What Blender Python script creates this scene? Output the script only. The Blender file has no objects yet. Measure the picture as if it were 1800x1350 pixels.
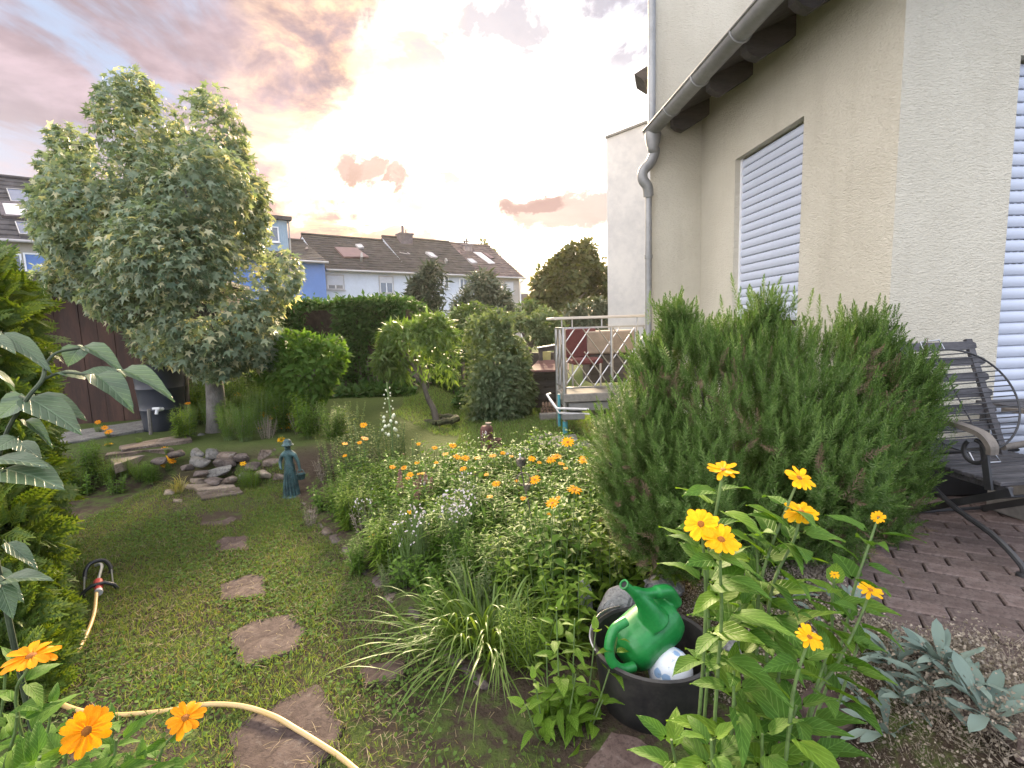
import bpy, bmesh, math, random
import numpy as np
from mathutils import Vector, Matrix, Quaternion, noise as mnoise

random.seed(7)
rng = np.random.default_rng(11)
S = bpy.context.scene
C = S.collection
R = math.radians
PI = math.pi

# ------------------------------------------------------------------ camera
EYE = Vector((0.0, 0.0, 1.5))
FOC, PITCH, ROLL = 880.0, R(6.7), R(1.8)
_f = Vector((0, math.cos(PITCH), -math.sin(PITCH)))
_u0 = Vector((0, math.sin(PITCH), math.cos(PITCH)))
_r0 = Vector((1, 0, 0))
_u = _u0 * math.cos(ROLL) + _r0 * math.sin(ROLL)
_r = _r0 * math.cos(ROLL) - _u0 * math.sin(ROLL)
cam_d = bpy.data.cameras.new('camera')
cam_d.sensor_width = 36.0
cam_d.lens = 36.0 * FOC / 1800.0
cam_d.clip_start = 0.02
cam_d.clip_end = 3000
cam = bpy.data.objects.new('camera', cam_d)
C.objects.link(cam)
_m = Matrix.Identity(3)
for i in range(3):
    _m[i][0], _m[i][1], _m[i][2] = _r[i], _u[i], -_f[i]
cam.matrix_world = Matrix.Translation(EYE) @ _m.to_4x4()
S.camera = cam


def ray(px, py):
    return _f + _r * ((px - 900) / FOC) + _u * ((675 - py) / FOC)


def G(px, py, z=0.0):                       # place in the garden seen at a photo pixel, at height z
    d = ray(px, py)
    return EYE + d * ((z - EYE.z) / d.z)


def D(px, py, Y):                           # ... or at distance Y
    d = ray(px, py)
    return EYE + d * (Y / d.y)


# ------------------------------------------------------------------ sky
S.view_settings.view_transform = 'Standard'
S.view_settings.look = 'None'
S.view_settings.exposure = 1.78
S.view_settings.gamma = 1.0
S.view_settings.use_curve_mapping = False
SUN_AZ, SUN_EL = R(-3.0), R(22.0)            # azimuth measured from +Y towards +X
SUN_DIR = Vector((math.sin(SUN_AZ) * math.cos(SUN_EL), math.cos(SUN_AZ) * math.cos(SUN_EL), math.sin(SUN_EL)))

W = bpy.data.worlds.new('World')
S.world = W
W.use_nodes = True
wt = W.node_tree
wt.nodes.clear()


class NT:
    """tiny helper for writing node trees as expressions"""
    def __init__(s, t): s.t = t
    def n(s, ty, **kw):
        o = s.t.nodes.new(ty)
        for k, v in kw.items(): setattr(o, k, v)
        return o
    def put(s, sock, v):
        if v is None: return
        if hasattr(v, 'is_output') or isinstance(v, bpy.types.NodeSocket): s.t.links.new(v, sock)
        elif isinstance(v, (tuple, list)) and len(v) == 3 and sock.type == 'RGBA': sock.default_value = (*v, 1)
        else: sock.default_value = v
    def m(s, op, a, b=None, c=None, clamp=False):
        o = s.n('ShaderNodeMath', operation=op, use_clamp=clamp)
        s.put(o.inputs[0], a); s.put(o.inputs[1], b); s.put(o.inputs[2], c)
        return o.outputs[0]
    def ss(s, a, lo, hi):
        o = s.n('ShaderNodeMapRange', interpolation_type='SMOOTHSTEP')
        s.put(o.inputs[0], a); s.put(o.inputs[1], lo); s.put(o.inputs[2], hi)
        return o.outputs[0]
    def mix(s, f, a, b, mode='MIX'):
        o = s.n('ShaderNodeMix', data_type='RGBA', blend_type=mode)
        o.clamp_factor = True
        s.put(o.inputs[0], f); s.put(o.inputs[6], a); s.put(o.inputs[7], b)
        return o.outputs[2]
    def noise(s, vec, scale, detail=4, rough=.5, dist=0.0, dims='3D'):
        o = s.n('ShaderNodeTexNoise', noise_dimensions=dims)
        s.put(o.inputs['Vector'], vec)
        o.inputs['Scale'].default_value = scale; o.inputs['Detail'].default_value = detail
        o.inputs['Roughness'].default_value = rough; o.inputs['Distortion'].default_value = dist
        return o.outputs[0]
    def xyz(s, v):
        o = s.n('ShaderNodeSeparateXYZ'); s.put(o.inputs[0], v)
        return o.outputs
    def vec(s, x, y, z):
        o = s.n('ShaderNodeCombineXYZ')
        s.put(o.inputs[0], x); s.put(o.inputs[1], y); s.put(o.inputs[2], z)
        return o.outputs[0]
    def vmul(s, v, k):
        o = s.n('ShaderNodeVectorMath', operation='MULTIPLY')
        s.put(o.inputs[0], v); o.inputs[1].default_value = k
        return o.outputs[0]
    def bump(s, h, strength=.5, dist=.01, normal=None):
        o = s.n('ShaderNodeBump')
        o.inputs['Strength'].default_value = strength; o.inputs['Distance'].default_value = dist
        s.put(o.inputs['Height'], h)
        if normal is not None: s.put(o.inputs['Normal'], normal)
        return o.outputs[0]


w = NT(wt)
vd = w.n('ShaderNodeTexCoord').outputs['Generated']
vx, vy, vz = w.xyz(vd)
az = w.m('ARCTAN2', vx, vy)
el = w.m('ARCSINE', vz)
den = w.m('ADD', w.m('MAXIMUM', vz, 0.0), .22)
pv = w.vec(w.m('DIVIDE', vx, den), w.m('DIVIDE', vy, den), 0.0)
nA = w.noise(pv, 1.5, 9, .58, .25)
nB = w.noise(pv, 3.8, 9, .62, .3)
nC = w.noise(w.vmul(pv, (1.0, .45, 1)), 2.2, 7, .6, .4)
nS = w.noise(vd, 7.0, 8, .62, .2)
nT0 = w.m('SUBTRACT', w.noise(vd, 24.0, 6, .65, .4), .5)
nA0 = w.m('SUBTRACT', nA, .5); nB0 = w.m('SUBTRACT', nB, .5); nS0 = w.m('SUBTRACT', nS, .5)
azw = w.m('ADD', az, w.m('ADD', w.m('MULTIPLY', nS0, .34), w.m('MULTIPLY', nB0, .16)))
elw = w.m('ADD', el, w.m('ADD', w.m('MULTIPLY', nS0, .09), w.m('MULTIPLY', nB0, .05)))
# edge of the big mauve cloud bank on the left, as azimuth over elevation
fc = w.n('ShaderNodeFloatCurve')
cv = fc.mapping.curves[0]
EDGE = [(.00, .02), (.085, -.03), (.125, -.12), (.165, -.24), (.21, -.37), (.28, -.41), (.35, -.31), (.42, -.26), (.56, -.20), (.75, .00), (1.1, .5), (1.5, .9)]
for k, (e, a) in enumerate(EDGE):
    p = (e / 1.57, (a + 1.0) / 2.0)
    if k < 2: cv.points[k].location = p
    else: cv.points.new(*p)
fc.mapping.update()
w.put(fc.inputs['Value'], w.m('DIVIDE', elw, 1.57))
azb = w.m('SUBTRACT', w.m('MULTIPLY', fc.outputs[0], 2.0), 1.0)
gap = w.m('SUBTRACT', azb, azw)                              # >0 inside the bank
bank = w.ss(gap, -.03, .05)
near_edge = w.m('MULTIPLY', w.ss(gap, .30, .0), bank)         # cloud close to its lit rim
# glow round the hidden sun
dt = w.n('ShaderNodeVectorMath', operation='DOT_PRODUCT')
w.put(dt.inputs[0], vd); dt.inputs[1].default_value = SUN_DIR
ca = w.m('MAXIMUM', dt.outputs['Value'], 0.0)
glow = w.m('POWER', ca, 9.0)
glow2 = w.m('POWER', ca, 40.0)
lowh = w.ss(el, .26, .03)
# clear sky: the physical sky plus the bright haze round the sun
sky = w.n('ShaderNodeTexSky', sky_type='NISHITA')
sky.sun_disc = False
sky.sun_elevation = SUN_EL
sky.sun_rotation = SUN_AZ
sky.air_density = 1.2; sky.dust_density = 2.0; sky.ozone_density = 1.5
nish = w.mix(1.0, sky.outputs[0], (.055, .055, .055), 'MULTIPLY')
blue = w.mix(w.ss(el, .1, 1.2), (.52, .58, .72), (.46, .58, .82))
clear = w.mix(1.0, blue, nish, 'ADD')
gl = w.n('ShaderNodeVectorMath', operation='SCALE')
gl.inputs[0].default_value = (.72, .60, .44); w.put(gl.inputs[3], glow)
clear = w.mix(1.0, clear, gl.outputs[0], 'ADD')
gl2 = w.n('ShaderNodeVectorMath', operation='SCALE')
gl2.inputs[0].default_value = (1.25, 1.02, .66); w.put(gl2.inputs[3], glow2)
clear = w.mix(1.0, clear, gl2.outputs[0], 'ADD')
clear = w.mix(w.m('MULTIPLY', w.ss(el, .17, .06), .75), clear, (1.35, .88, .42))
# thin high veil of cloud everywhere
veil = w.m('MULTIPLY', w.ss(nA, .40, .66), .75)
veilc = w.mix(w.m('MULTIPLY', glow, 1.0), (.47, .47, .53), (1.0, .90, .78))
clear = w.mix(veil, clear, veilc)
# greyer patch up to the right of the sun
upr = w.m('MULTIPLY', w.ss(azw, .04, .20), w.ss(elw, .36, .56))
clear = w.mix(w.m('MULTIPLY', upr, .9), clear, (.37, .40, .48))
wisp = w.m('MULTIPLY', w.m('MULTIPLY', w.ss(nB, .41, .54), w.ss(elw, .34, .46)), .95)
clear = w.mix(wisp, clear, (.33, .315, .36))
# the bank itself
body = w.mix(w.ss(w.m('ADD', nA, w.m('MULTIPLY', nB0, .5)), .36, .62), (.255, .195, .215), (.46, .355, .39))
body = w.mix(w.ss(nC, .52, .70), body, (.37, .365, .43))
body = w.mix(w.m('MULTIPLY', w.ss(el, .33, .13), .95), body, (.47, .30, .265))
rimc = w.mix(w.ss(nB, .40, .62), (.80, .46, .27), (1.15, .80, .45))
body = w.mix(w.m('MULTIPLY', w.m('MULTIPLY', near_edge, w.ss(az, -.75, -.30)), w.ss(nB, .36, .60)), body, rimc)
holes = w.m('MULTIPLY', w.ss(nC, .50, .62), w.ss(gap, .14, .30))
body = w.mix(w.m('MULTIPLY', holes, .9), body, (.30, .37, .50))
lowl = w.m('MULTIPLY', w.ss(az, -.55, -.80), w.ss(el, .42, .18))
body = w.mix(w.m('MULTIPLY', lowl, .75), body, (.50, .455, .48))
left_fill = w.m('MULTIPLY', w.ss(az, -.88, -1.25), .85)
body = w.mix(left_fill, body, (2.3, 2.05, 1.9))  # unseen bank past the left edge, brightened to light the house wall
edgeglow = w.m('MULTIPLY', w.m('MULTIPLY', w.ss(gap, -.20, -.01), w.ss(el, .75, .40)), w.ss(nB, .66, .44))
clear = w.mix(w.m('MULTIPLY', edgeglow, .85), clear, (1.0, .74, .40))
reg = w.m('MULTIPLY', w.m('MULTIPLY', w.ss(az, -.46, -.36), w.ss(az, -.02, -.14)), w.m('MULTIPLY', w.ss(el, .10, .13), w.ss(el, .34, .24)))
brk = w.ss(w.m('ADD', w.m('ADD', w.m('MULTIPLY', nS0, 1.0), w.m('MULTIPLY', nT0, .55)), w.m('MULTIPLY', nA0, .8)), .00, .10)
brc = w.mix(w.ss(nT0, -.06, .12), (.34, .215, .195), (.80, .47, .24))
clear = w.mix(w.m('MULTIPLY', w.m('MULTIPLY', brk, reg), .88), clear, brc)
allc = w.mix(bank, clear, body)
# separate small clouds: (azimuth, elevation, half width, half height)
for (a, e, ra, re, col) in ((.115, .212, .150, .036, (.33, .21, .195)), (.05, .226, .07, .018, (.33, .215, .20)),
                            (-.275, .286, .060, .028, (.36, .235, .205)), (-.205, .276, .026, .022, (.38, .25, .22)),
                            (-.105, .276, .026, .016, (.40, .265, .235)), (-.20, .175, .06, .020, (.62, .40, .30)),
                            (-.11, .44, .016, .008, (1.0, .85, .75))):
    q = w.m('ADD', w.m('POWER', w.m('DIVIDE', w.m('SUBTRACT', w.m('ADD', az, w.m('ADD', w.m('MULTIPLY', nS0, .17), w.m('MULTIPLY', nT0, .09))), a), ra), 2.0),
            w.m('POWER', w.m('DIVIDE', w.m('SUBTRACT', w.m('ADD', el, w.m('ADD', w.m('MULTIPLY', nB0, .07), w.m('MULTIPLY', nT0, .05))), e), re), 2.0))
    allc = w.mix(w.m('MULTIPLY', w.ss(q, 1.25, .45), .92), allc, col)
# unseen sky: warm and brightened at left, cool at right, to light the walls
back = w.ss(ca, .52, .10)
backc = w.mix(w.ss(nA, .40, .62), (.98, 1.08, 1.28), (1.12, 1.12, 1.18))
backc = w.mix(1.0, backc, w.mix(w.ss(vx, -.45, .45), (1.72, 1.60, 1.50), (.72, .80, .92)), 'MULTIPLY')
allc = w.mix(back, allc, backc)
allc = w.mix(w.m('MULTIPLY', w.ss(el, .75, 1.15), .8), allc, (1.75, 1.66, 1.58))  # overhead sky, out of view, brightened to light the plants
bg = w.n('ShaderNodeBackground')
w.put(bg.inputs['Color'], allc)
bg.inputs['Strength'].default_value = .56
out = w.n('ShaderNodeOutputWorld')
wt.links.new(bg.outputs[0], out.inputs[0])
W.cycles.sampling_method = 'MANUAL'
W.cycles.sample_map_resolution = 512

sun_d = bpy.data.lights.new('sun', 'SUN')
sun_d.energy = 4.8
sun_d.angle = R(11)
sun_d.color = (1.0, .78, .52)
sun = bpy.data.objects.new('sun', sun_d)
C.objects.link(sun)
sun.rotation_euler = (-SUN_DIR).to_track_quat('-Z', 'Y').to_euler()
sun.location = (0, 0, 20)

S.cycles.max_bounces = 6
S.cycles.diffuse_bounces = 3
S.cycles.glossy_bounces = 2
S.cycles.transmission_bounces = 4
S.cycles.transparent_max_bounces = 6
S.cycles.use_denoising = True
# ------------------------------------------------------------------ object helpers
_SKIP = object()


def thing(name, label, cat, loc=(0, 0, 0), rotz=0.0, group=None):
    o = bpy.data.objects.new(name, None)
    o.empty_display_size = .1
    C.objects.link(o)
    o.location = loc
    o.rotation_euler = (0, 0, rotz)
    o['label'] = label
    o['category'] = cat
    if group: o['group'] = group
    return o


def tag(o, label, cat, group=None):
    o['label'] = label; o['category'] = cat
    if group: o['group'] = group
    return o


def link(name, me, parent=None, mat=None, world=True, loc=None, rot=None, scale=None, label=None, kind=None):
    """one mesh object; world=True means the mesh/loc is in garden coordinates even under a parent"""
    o = bpy.data.objects.new(name, me)
    C.objects.link(o)
    if mat is not None and not me.materials: me.materials.append(mat)
    if loc is not None: o.location = loc
    if rot is not None:
        if isinstance(rot, (Quaternion, Matrix)):
            o.rotation_mode = 'QUATERNION'
            o.rotation_quaternion = rot if isinstance(rot, Quaternion) else rot.to_quaternion()
        else: o.rotation_euler = rot
    if scale is not None: o.scale = (scale, scale, scale) if isinstance(scale, (int, float)) else scale
    if parent is not None:
        o.parent = parent
        if world: o.matrix_parent_inverse = wm(parent).inverted()
    if label: o['label'] = label
    if kind: o['kind'] = kind
    return o


def wm(o):
    if o.parent is None: return o.matrix_basis.copy()
    return wm(o.parent) @ o.matrix_parent_inverse @ o.matrix_basis


def copy_tree(o, parent=None):
    c = o.copy()
    C.objects.link(c)
    if parent is not None: c.parent = parent
    for ch in KIDS.get(o.name, []): copy_tree(ch, c)
    return c


KIDS = {}


def note_kids(root):
    for o in list(C.objects):
        if o.parent is not None: KIDS.setdefault(o.parent.name, [])
    for o in list(C.objects):
        if o.parent is not None and o not in KIDS[o.parent.name]: KIDS[o.parent.name].append(o)


def np_mesh(name, verts, faces, smooth=False):
    """verts (n,3), faces (m,k) arrays -> mesh, quickly"""
    verts = np.asarray(verts, np.float32); faces = np.asarray(faces, np.int32)
    me = bpy.data.meshes.new(name)
    m, k = faces.shape
    me.vertices.add(len(verts)); me.vertices.foreach_set('co', verts.ravel())
    me.loops.add(m * k); me.loops.foreach_set('vertex_index', faces.ravel())
    me.polygons.add(m)
    me.polygons.foreach_set('loop_start', np.arange(0, m * k, k, dtype=np.int32))
    me.polygons.foreach_set('loop_total', np.full(m, k, np.int32))
    if smooth: me.polygons.foreach_set('use_smooth', np.ones(m, bool))
    me.update(calc_edges=True)
    return me


def scatter_mesh(name, tv, tf, frames, locs, scales, smooth=False):
    """many copies of one small template (leaf, blade, needle) joined into one mesh"""
    tv = np.asarray(tv, np.float32); tf = np.asarray(tf, np.int32)
    n, k = len(locs), len(tv)
    sc = np.asarray(scales, np.float32)
    v = tv[None] * (sc[:, None, None] if sc.ndim == 1 else sc[:, None, :])
    v = np.einsum('nij,nkj->nki', frames, v) + np.asarray(locs, np.float32)[:, None, :]
    f = (tf[None] + (np.arange(n, dtype=np.int32) * k)[:, None, None]).reshape(-1, tf.shape[1])
    return np_mesh(name, v.reshape(-1, 3), f, smooth)


def unit(a):
    return a / np.maximum(np.linalg.norm(a, axis=-1, keepdims=True), 1e-9)


def frames_from(dirs, ups):
    """columns: x side, y along dirs, z normal"""
    y = unit(np.asarray(dirs, float))
    z = np.asarray(ups, float)
    z = z - (z * y).sum(-1, keepdims=True) * y
    bad = np.linalg.norm(z, axis=-1) < 1e-4
    z[bad] = (.3, .2, .9)
    z = unit(z - (z * y).sum(-1, keepdims=True) * y)
    x = np.cross(y, z)
    return np.stack([x, y, z], axis=-1)


def rdir(n):
    return unit(rng.normal(size=(n, 3)))


_K = rng.normal(size=(14, 3)); _P = rng.uniform(0, 6.28, 14)


def vnoise(p, freq):
    p = np.asarray(p)
    return np.sin((p @ _K.T) * freq + _P).sum(-1) / 3.7        # about -2 .. 2


class MB:
    """collects simple solids, then links them as ONE mesh object"""
    def __init__(s): s.v = []; s.f = []
    def add(s, vs, fs):
        o = len(s.v)
        s.v += [tuple(p) for p in vs]
        s.f += [tuple(i + o for i in q) for q in fs]
        return s
    def box(s, a, b):
        (x0, y0, z0), (x1, y1, z1) = a, b
        return s.add([(x0, y0, z0), (x1, y0, z0), (x1, y1, z0), (x0, y1, z0), (x0, y0, z1), (x1, y0, z1), (x1, y1, z1), (x0, y1, z1)],
                     [(3, 2, 1, 0), (4, 5, 6, 7), (0, 1, 5, 4), (1, 2, 6, 5), (2, 3, 7, 6), (3, 0, 4, 7)])
    def bbox(s, a, b, c=.004):
        """box with chamfered vertical and top edges"""
        (x0, y0, z0), (x1, y1, z1) = a, b
        def ring(d, z): return [(x0 + d, y0 + d, z), (x1 - d, y0 + d, z), (x1 - d, y1 - d, z), (x0 + d, y1 - d, z)]
        vs = ring(c, z0) + ring(0, z0 + c) + ring(0, z1 - c) + ring(c, z1)
        fs = [(3, 2, 1, 0), (12, 13, 14, 15)]
        for k in range(3):
            for i in range(4):
                j = (i + 1) % 4
                fs.append((k * 4 + i, k * 4 + j, k * 4 + 4 + j, k * 4 + 4 + i))
        return s.add(vs, fs)
    def beam(s, p, q, w, h, up=(0, 0, 1)):
        p, q = Vector(p), Vector(q)
        d = (q - p).normalized(); up = Vector(up)
        x = d.cross(up)
        if x.length < 1e-4: x = d.cross(Vector((1, 0, 0)))
        x.normalize(); z = x.cross(d).normalized()
        x *= w / 2; z *= h / 2
        vs = [p - x - z, p + x - z, p + x + z, p - x + z, q - x - z, q + x - z, q + x + z, q - x + z]
        return s.add(vs, [(0, 1, 2, 3), (7, 6, 5, 4), (0, 4, 5, 1), (1, 5, 6, 2), (2, 6, 7, 3), (3, 7, 4, 0)])
    def tube(s, pts, rad, n=8, caps=True):
        pts = [Vector(p) for p in pts]
        if not isinstance(rad, (list, tuple)): rad = [rad] * len(pts)
        vs, fs = [], []
        prev = None
        for i, p in enumerate(pts):
            t = (pts[min(i + 1, len(pts) - 1)] - pts[max(i - 1, 0)])
            t = t.normalized() if t.length > 1e-9 else Vector((0, 0, 1))
            if prev is None:
                x = t.cross(Vector((0, 0, 1)))
                if x.length < .05: x = t.cross(Vector((1, 0, 0)))
            else: x = prev - t * prev.dot(t)
            x.normalize(); prev = x; y = t.cross(x)
            for k in range(n):
                a = 2 * PI * k / n
                vs.append(p + (x * math.cos(a) + y * math.sin(a)) * rad[i])
        for i in range(len(pts) - 1):
            for k in range(n):
                k2 = (k + 1) % n
                fs.append((i * n + k, i * n + k2, (i + 1) * n + k2, (i + 1) * n + k))
        if caps:
            fs.append(tuple(range(n))[::-1]); fs.append(tuple(range((len(pts) - 1) * n, len(pts) * n)))
        return s.add(vs, fs)
    def lathe(s, prof, n=24, c=(0, 0, 0), mat=None):
        """prof: list of (r, z); closed where r == 0"""
        vs, fs = [], []
        for (r, z) in prof:
            for k in range(n):
                a = 2 * PI * k / n
                vs.append(Vector((r * math.cos(a), r * math.sin(a), z)))
        for i in range(len(prof) - 1):
            for k in range(n):
                k2 = (k + 1) % n
                fs.append((i * n + k, i * n + k2, (i + 1) * n + k2, (i + 1) * n + k))
        if mat is not None: vs = [mat @ v for v in vs]
        c = Vector(c)
        return s.add([v + c for v in vs], fs)
    def prism(s, poly, d):
        """poly: 3-D outline, swept by vector d"""
        n = len(poly); d = Vector(d)
        vs = [Vector(p) for p in poly] + [Vector(p) + d for p in poly]
        fs = [tuple(range(n))[::-1], tuple(range(n, 2 * n))] + [(i, (i + 1) % n, n + (i + 1) % n, n + i) for i in range(n)]
        return s.add(vs, fs)
    def mesh(s, name, smooth=False, fix=True):
        me = bpy.data.meshes.new(name)
        me.from_pydata(s.v, [], s.f)
        if fix:
            bm = bmesh.new(); bm.from_mesh(me)
            bmesh.ops.recalc_face_normals(bm, faces=bm.faces)
            bm.to_mesh(me); bm.free()
        if smooth:
            me.polygons.foreach_set('use_smooth', np.ones(len(me.polygons), bool))
            try: me.set_sharp_from_angle(angle=R(40))
            except Exception: pass
        me.update()
        return me
    def build(s, name, mat, parent=None, smooth=False, **kw):
        return link(name, s.mesh(name, smooth), parent, mat, **kw)


def bez(p0, p1, p2, n=8):
    p0, p1, p2 = Vector(p0), Vector(p1), Vector(p2)
    return [p0 * (1 - t) ** 2 + p1 * 2 * t * (1 - t) + p2 * t * t for t in [i / (n - 1) for i in range(n)]]


def spline(pts, per=6):
    """Catmull-Rom through the points"""
    P = [Vector(p) for p in pts]
    P = [P[0] * 2 - P[1]] + P + [P[-1] * 2 - P[-2]]
    out = []
    for i in range(1, len(P) - 2):
        a, b, c, d = P[i - 1:i + 3]
        for k in range(per):
            t = k / per
            out.append(.5 * ((2 * b) + (c - a) * t + (2 * a - 5 * b + 4 * c - d) * t * t + (3 * b - a - 3 * c + d) * t ** 3))
    out.append(P[-2])
    return out


# ------------------------------------------------------------------ materials
def new_mat(name):
    m = bpy.data.materials.new(name)
    m.use_nodes = True
    m.node_tree.nodes.clear()
    return m, NT(m.node_tree)


def pmat(name, c, rough=.8, var=.18, scale=6, c2=None, bump=0.0, bscale=60, bdist=.004, metal=0.0, spec=.5, stretch=(1, 1, 1), detail=5, coat=0.0, isl=0.0):
    """painted / mineral / wooden surface: base colour broken up by noise, with fine relief"""
    m, t = new_mat(name)
    co = t.n('ShaderNodeTexCoord').outputs['Object']
    cs = t.vmul(co, stretch)
    n1 = t.noise(cs, scale, detail, .6)
    n2 = t.noise(cs, scale * 7.3, 3, .6)
    f = t.m('ADD', t.m('MULTIPLY', n1, .7), t.m('MULTIPLY', n2, .3))
    lo = tuple(x * (1 - var) for x in c)
    hi = c2 if c2 else tuple(min(1, x * (1 + var)) for x in c)
    col = t.mix(t.ss(f, .34, .66), lo, hi)
    if isl:
        gi = t.n('ShaderNodeNewGeometry').outputs['Random Per Island']
        oi = t.n('ShaderNodeObjectInfo').outputs['Random']
        k = t.m('FRACT', t.m('ADD', gi, oi))
        hs = t.n('ShaderNodeHueSaturation'); t.put(hs.inputs['Value'], t.m('ADD', 1 - isl, t.m('MULTIPLY', k, 2 * isl)))
        t.put(hs.inputs['Color'], col); col = hs.outputs[0]
    p = t.n('ShaderNodeBsdfPrincipled')
    t.put(p.inputs['Base Color'], col)
    p.inputs['Roughness'].default_value = rough
    p.inputs['Metallic'].default_value = metal
    p.inputs['Specular IOR Level'].default_value = spec
    if coat: p.inputs['Coat Weight'].default_value = coat
    if bump:
        h = t.noise(cs, bscale, 4, .6)
        t.put(p.inputs['Normal'], t.bump(t.m('ADD', h, t.m('MULTIPLY', n1, .5)), bump, bdist))
    o = t.n('ShaderNodeOutputMaterial')
    t.t.links.new(p.outputs[0], o.inputs[0])
    return m


def lmat(name, c1, c2, trans=.4, rough=.55, tcol=None, spec=.35, veins=False, c3=None, backc=None):
    """leaf: each leaf its own tint between c1 and c2, lets light through"""
    m, t = new_mat(name)
    gi = t.n('ShaderNodeNewGeometry')
    oi = t.n('ShaderNodeObjectInfo').outputs['Random']
    k = t.m('FRACT', t.m('ADD', gi.outputs['Random Per Island'], t.m('MULTIPLY', oi, 3.7)))
    col = t.mix(k, c1, c2)
    if c3 is not None:
        k2 = t.m('FRACT', t.m('MULTIPLY', k, 7.31))
        col = t.mix(t.ss(k2, .86, .9), col, c3)
    nrm = None
    if veins:
        g = t.n('ShaderNodeTexCoord').outputs['Generated']
        x, y, z = t.xyz(g)
        ax = t.m('ABSOLUTE', t.m('SUBTRACT', x, .5))
        wv = t.m('SINE', t.m('MULTIPLY', t.m('SUBTRACT', y, t.m('MULTIPLY', ax, .75)), 46.0))
        side = t.ss(wv, .55, 1.0)
        mid = t.ss(ax, .035, .0)
        v = t.m('MAXIMUM', t.m('MULTIPLY', side, .6), mid)
        nz = t.noise(g, 9, 4, .6)
        col = t.mix(t.m('MULTIPLY', v, .38), col, tuple(min(1, q * 2.1 + .03) for q in c2))
        hs = t.n('ShaderNodeHueSaturation'); t.put(hs.inputs['Value'], t.m('ADD', .72, t.m('MULTIPLY', nz, .56)))
        t.put(hs.inputs['Color'], col); col = hs.outputs[0]
        nrm = t.bump(t.m('ADD', t.m('MULTIPLY', v, -1.0), t.m('MULTIPLY', nz, .5)), .7, .0016)
    p = t.n('ShaderNodeBsdfPrincipled')
    t.put(p.inputs['Base Color'], col)
    p.inputs['Roughness'].default_value = rough
    p.inputs['Specular IOR Level'].default_value = spec
    tr = t.n('ShaderNodeBsdfTranslucent')
    tc = t.mix(1.0, col, tcol or (1.35, 1.35, .55), 'MULTIPLY')
    t.put(tr.inputs['Color'], tc)
    if nrm is not None: t.put(p.inputs['Normal'], nrm)
    ms = t.n('ShaderNodeMixShader'); ms.inputs[0].default_value = trans
    t.t.links.new(p.outputs[0], ms.inputs[1]); t.t.links.new(tr.outputs[0], ms.inputs[2])
    o = t.n('ShaderNodeOutputMaterial')
    t.t.links.new(ms.outputs[0], o.inputs[0])
    return m


M = {}
M['stem'] = pmat('stem', (.10, .16, .045), .6, .3, 20)
M['stem_dark'] = pmat('stem_dark', (.035, .05, .022), .7, .3, 20)
M['bark'] = pmat('bark', (.115, .10, .085), .95, .45, 5, bump=.9, bscale=16, bdist=.02, stretch=(1, 1, .35))
M['bark_grey'] = pmat('bark_grey', (.13, .12, .108), .95, .4, 9, bump=.9, bscale=22, bdist=.012, stretch=(1, 1, .6))
M['steel'] = pmat('steel', (.42, .42, .43), .35, .15, 3, metal=.9)
M['zinc'] = pmat('zinc', (.25, .25, .245), .55, .18, 2.5, metal=.45, stretch=(1, 1, 1))
M['black_iron'] = pmat('black_iron', (.022, .022, .024), .5, .3, 9)
M['rust'] = pmat('rust', (.085, .035, .026), .8, .45, 7, c2=(.135, .06, .045), bump=.3, bscale=60)
M['soil'] = pmat('soil', (.05, .036, .026), .95, .4, 9, bump=1, bscale=30, bdist=.02)
# ------------------------------------------------------------------ ground
def sm(a, b, x):
    t = np.clip((np.asarray(x, float) - a) / (b - a), 0, 1)
    return t * t * (3 - 2 * t)


def hz(x, y):
    """height of the garden: bank up to the patio on the right, raised bed behind the rockery on the left"""
    x = np.asarray(x, float); y = np.asarray(y, float)
    th = .62 + .30 * (1 - sm(1.45, 2.1, y))
    r = .38 * sm(0, .42, x - th) * (1 - sm(3.0, 4.6, y) * (1 - sm(1.3, 2.1, x)))
    l = .30 * sm(4.75, 5.25, y + .12 * np.sin(x * 2.3)) * sm(-.95, -1.7, x)
    return r + l


def gz(x, y): return float(hz(x, y))


def on(px, py):
    """garden point on the (uneven) ground seen at a photo pixel"""
    z = 0.0
    for _ in range(12):
        p = G(px, py, z)
        z = .5 * z + .5 * gz(p.x, p.y)
    return Vector((p.x, p.y, gz(p.x, p.y)))


EDGE_Y = [1.2, 1.6, 2.0, 2.73, 3.5, 4.6, 5.2]
EDGE_X = [.42, .12, -.24, -.80, -1.38, -2.12, -2.3]
def edge_x(y): return np.interp(y, EDGE_Y, EDGE_X)


xs = np.concatenate([[-110, -60, -35, -20, -12, -8, -6], np.arange(-5, 4.01, .07), [5, 7, 10, 16, 30, 60, 110]])
ys = np.concatenate([[-16, -8, -2, .2], np.arange(.6, 7.5, .07), np.arange(7.6, 12, .3), [13, 15, 18, 24, 32, 45, 70, 100, 140]])
gx, gy = np.meshgrid(xs, ys)
gzv = hz(gx, gy)
inb = (gx > edge_x(gy) + .05) & (gx < 1.2) & (gy < 4.6)
gzv = gzv + .012 * vnoise(np.stack([gx, gy, gx * 0], -1), 3.1) * (gy < 8) + np.where(inb, .03, 0) - np.where((gx > 1.25) & (gy < 6.2), .07, 0)
gi = np.arange(len(xs) * len(ys)).reshape(len(ys), len(xs))
gf = np.stack([gi[:-1, :-1], gi[:-1, 1:], gi[1:, 1:], gi[1:, :-1]], -1).reshape(-1, 4)
gm, t = new_mat('garden_soil')
co = t.n('ShaderNodeTexCoord').outputs['Object']
n1 = t.noise(co, 2.2, 6, .6); n2 = t.noise(co, 14, 6, .65); n3 = t.noise(co, 70, 3, .6)
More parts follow.
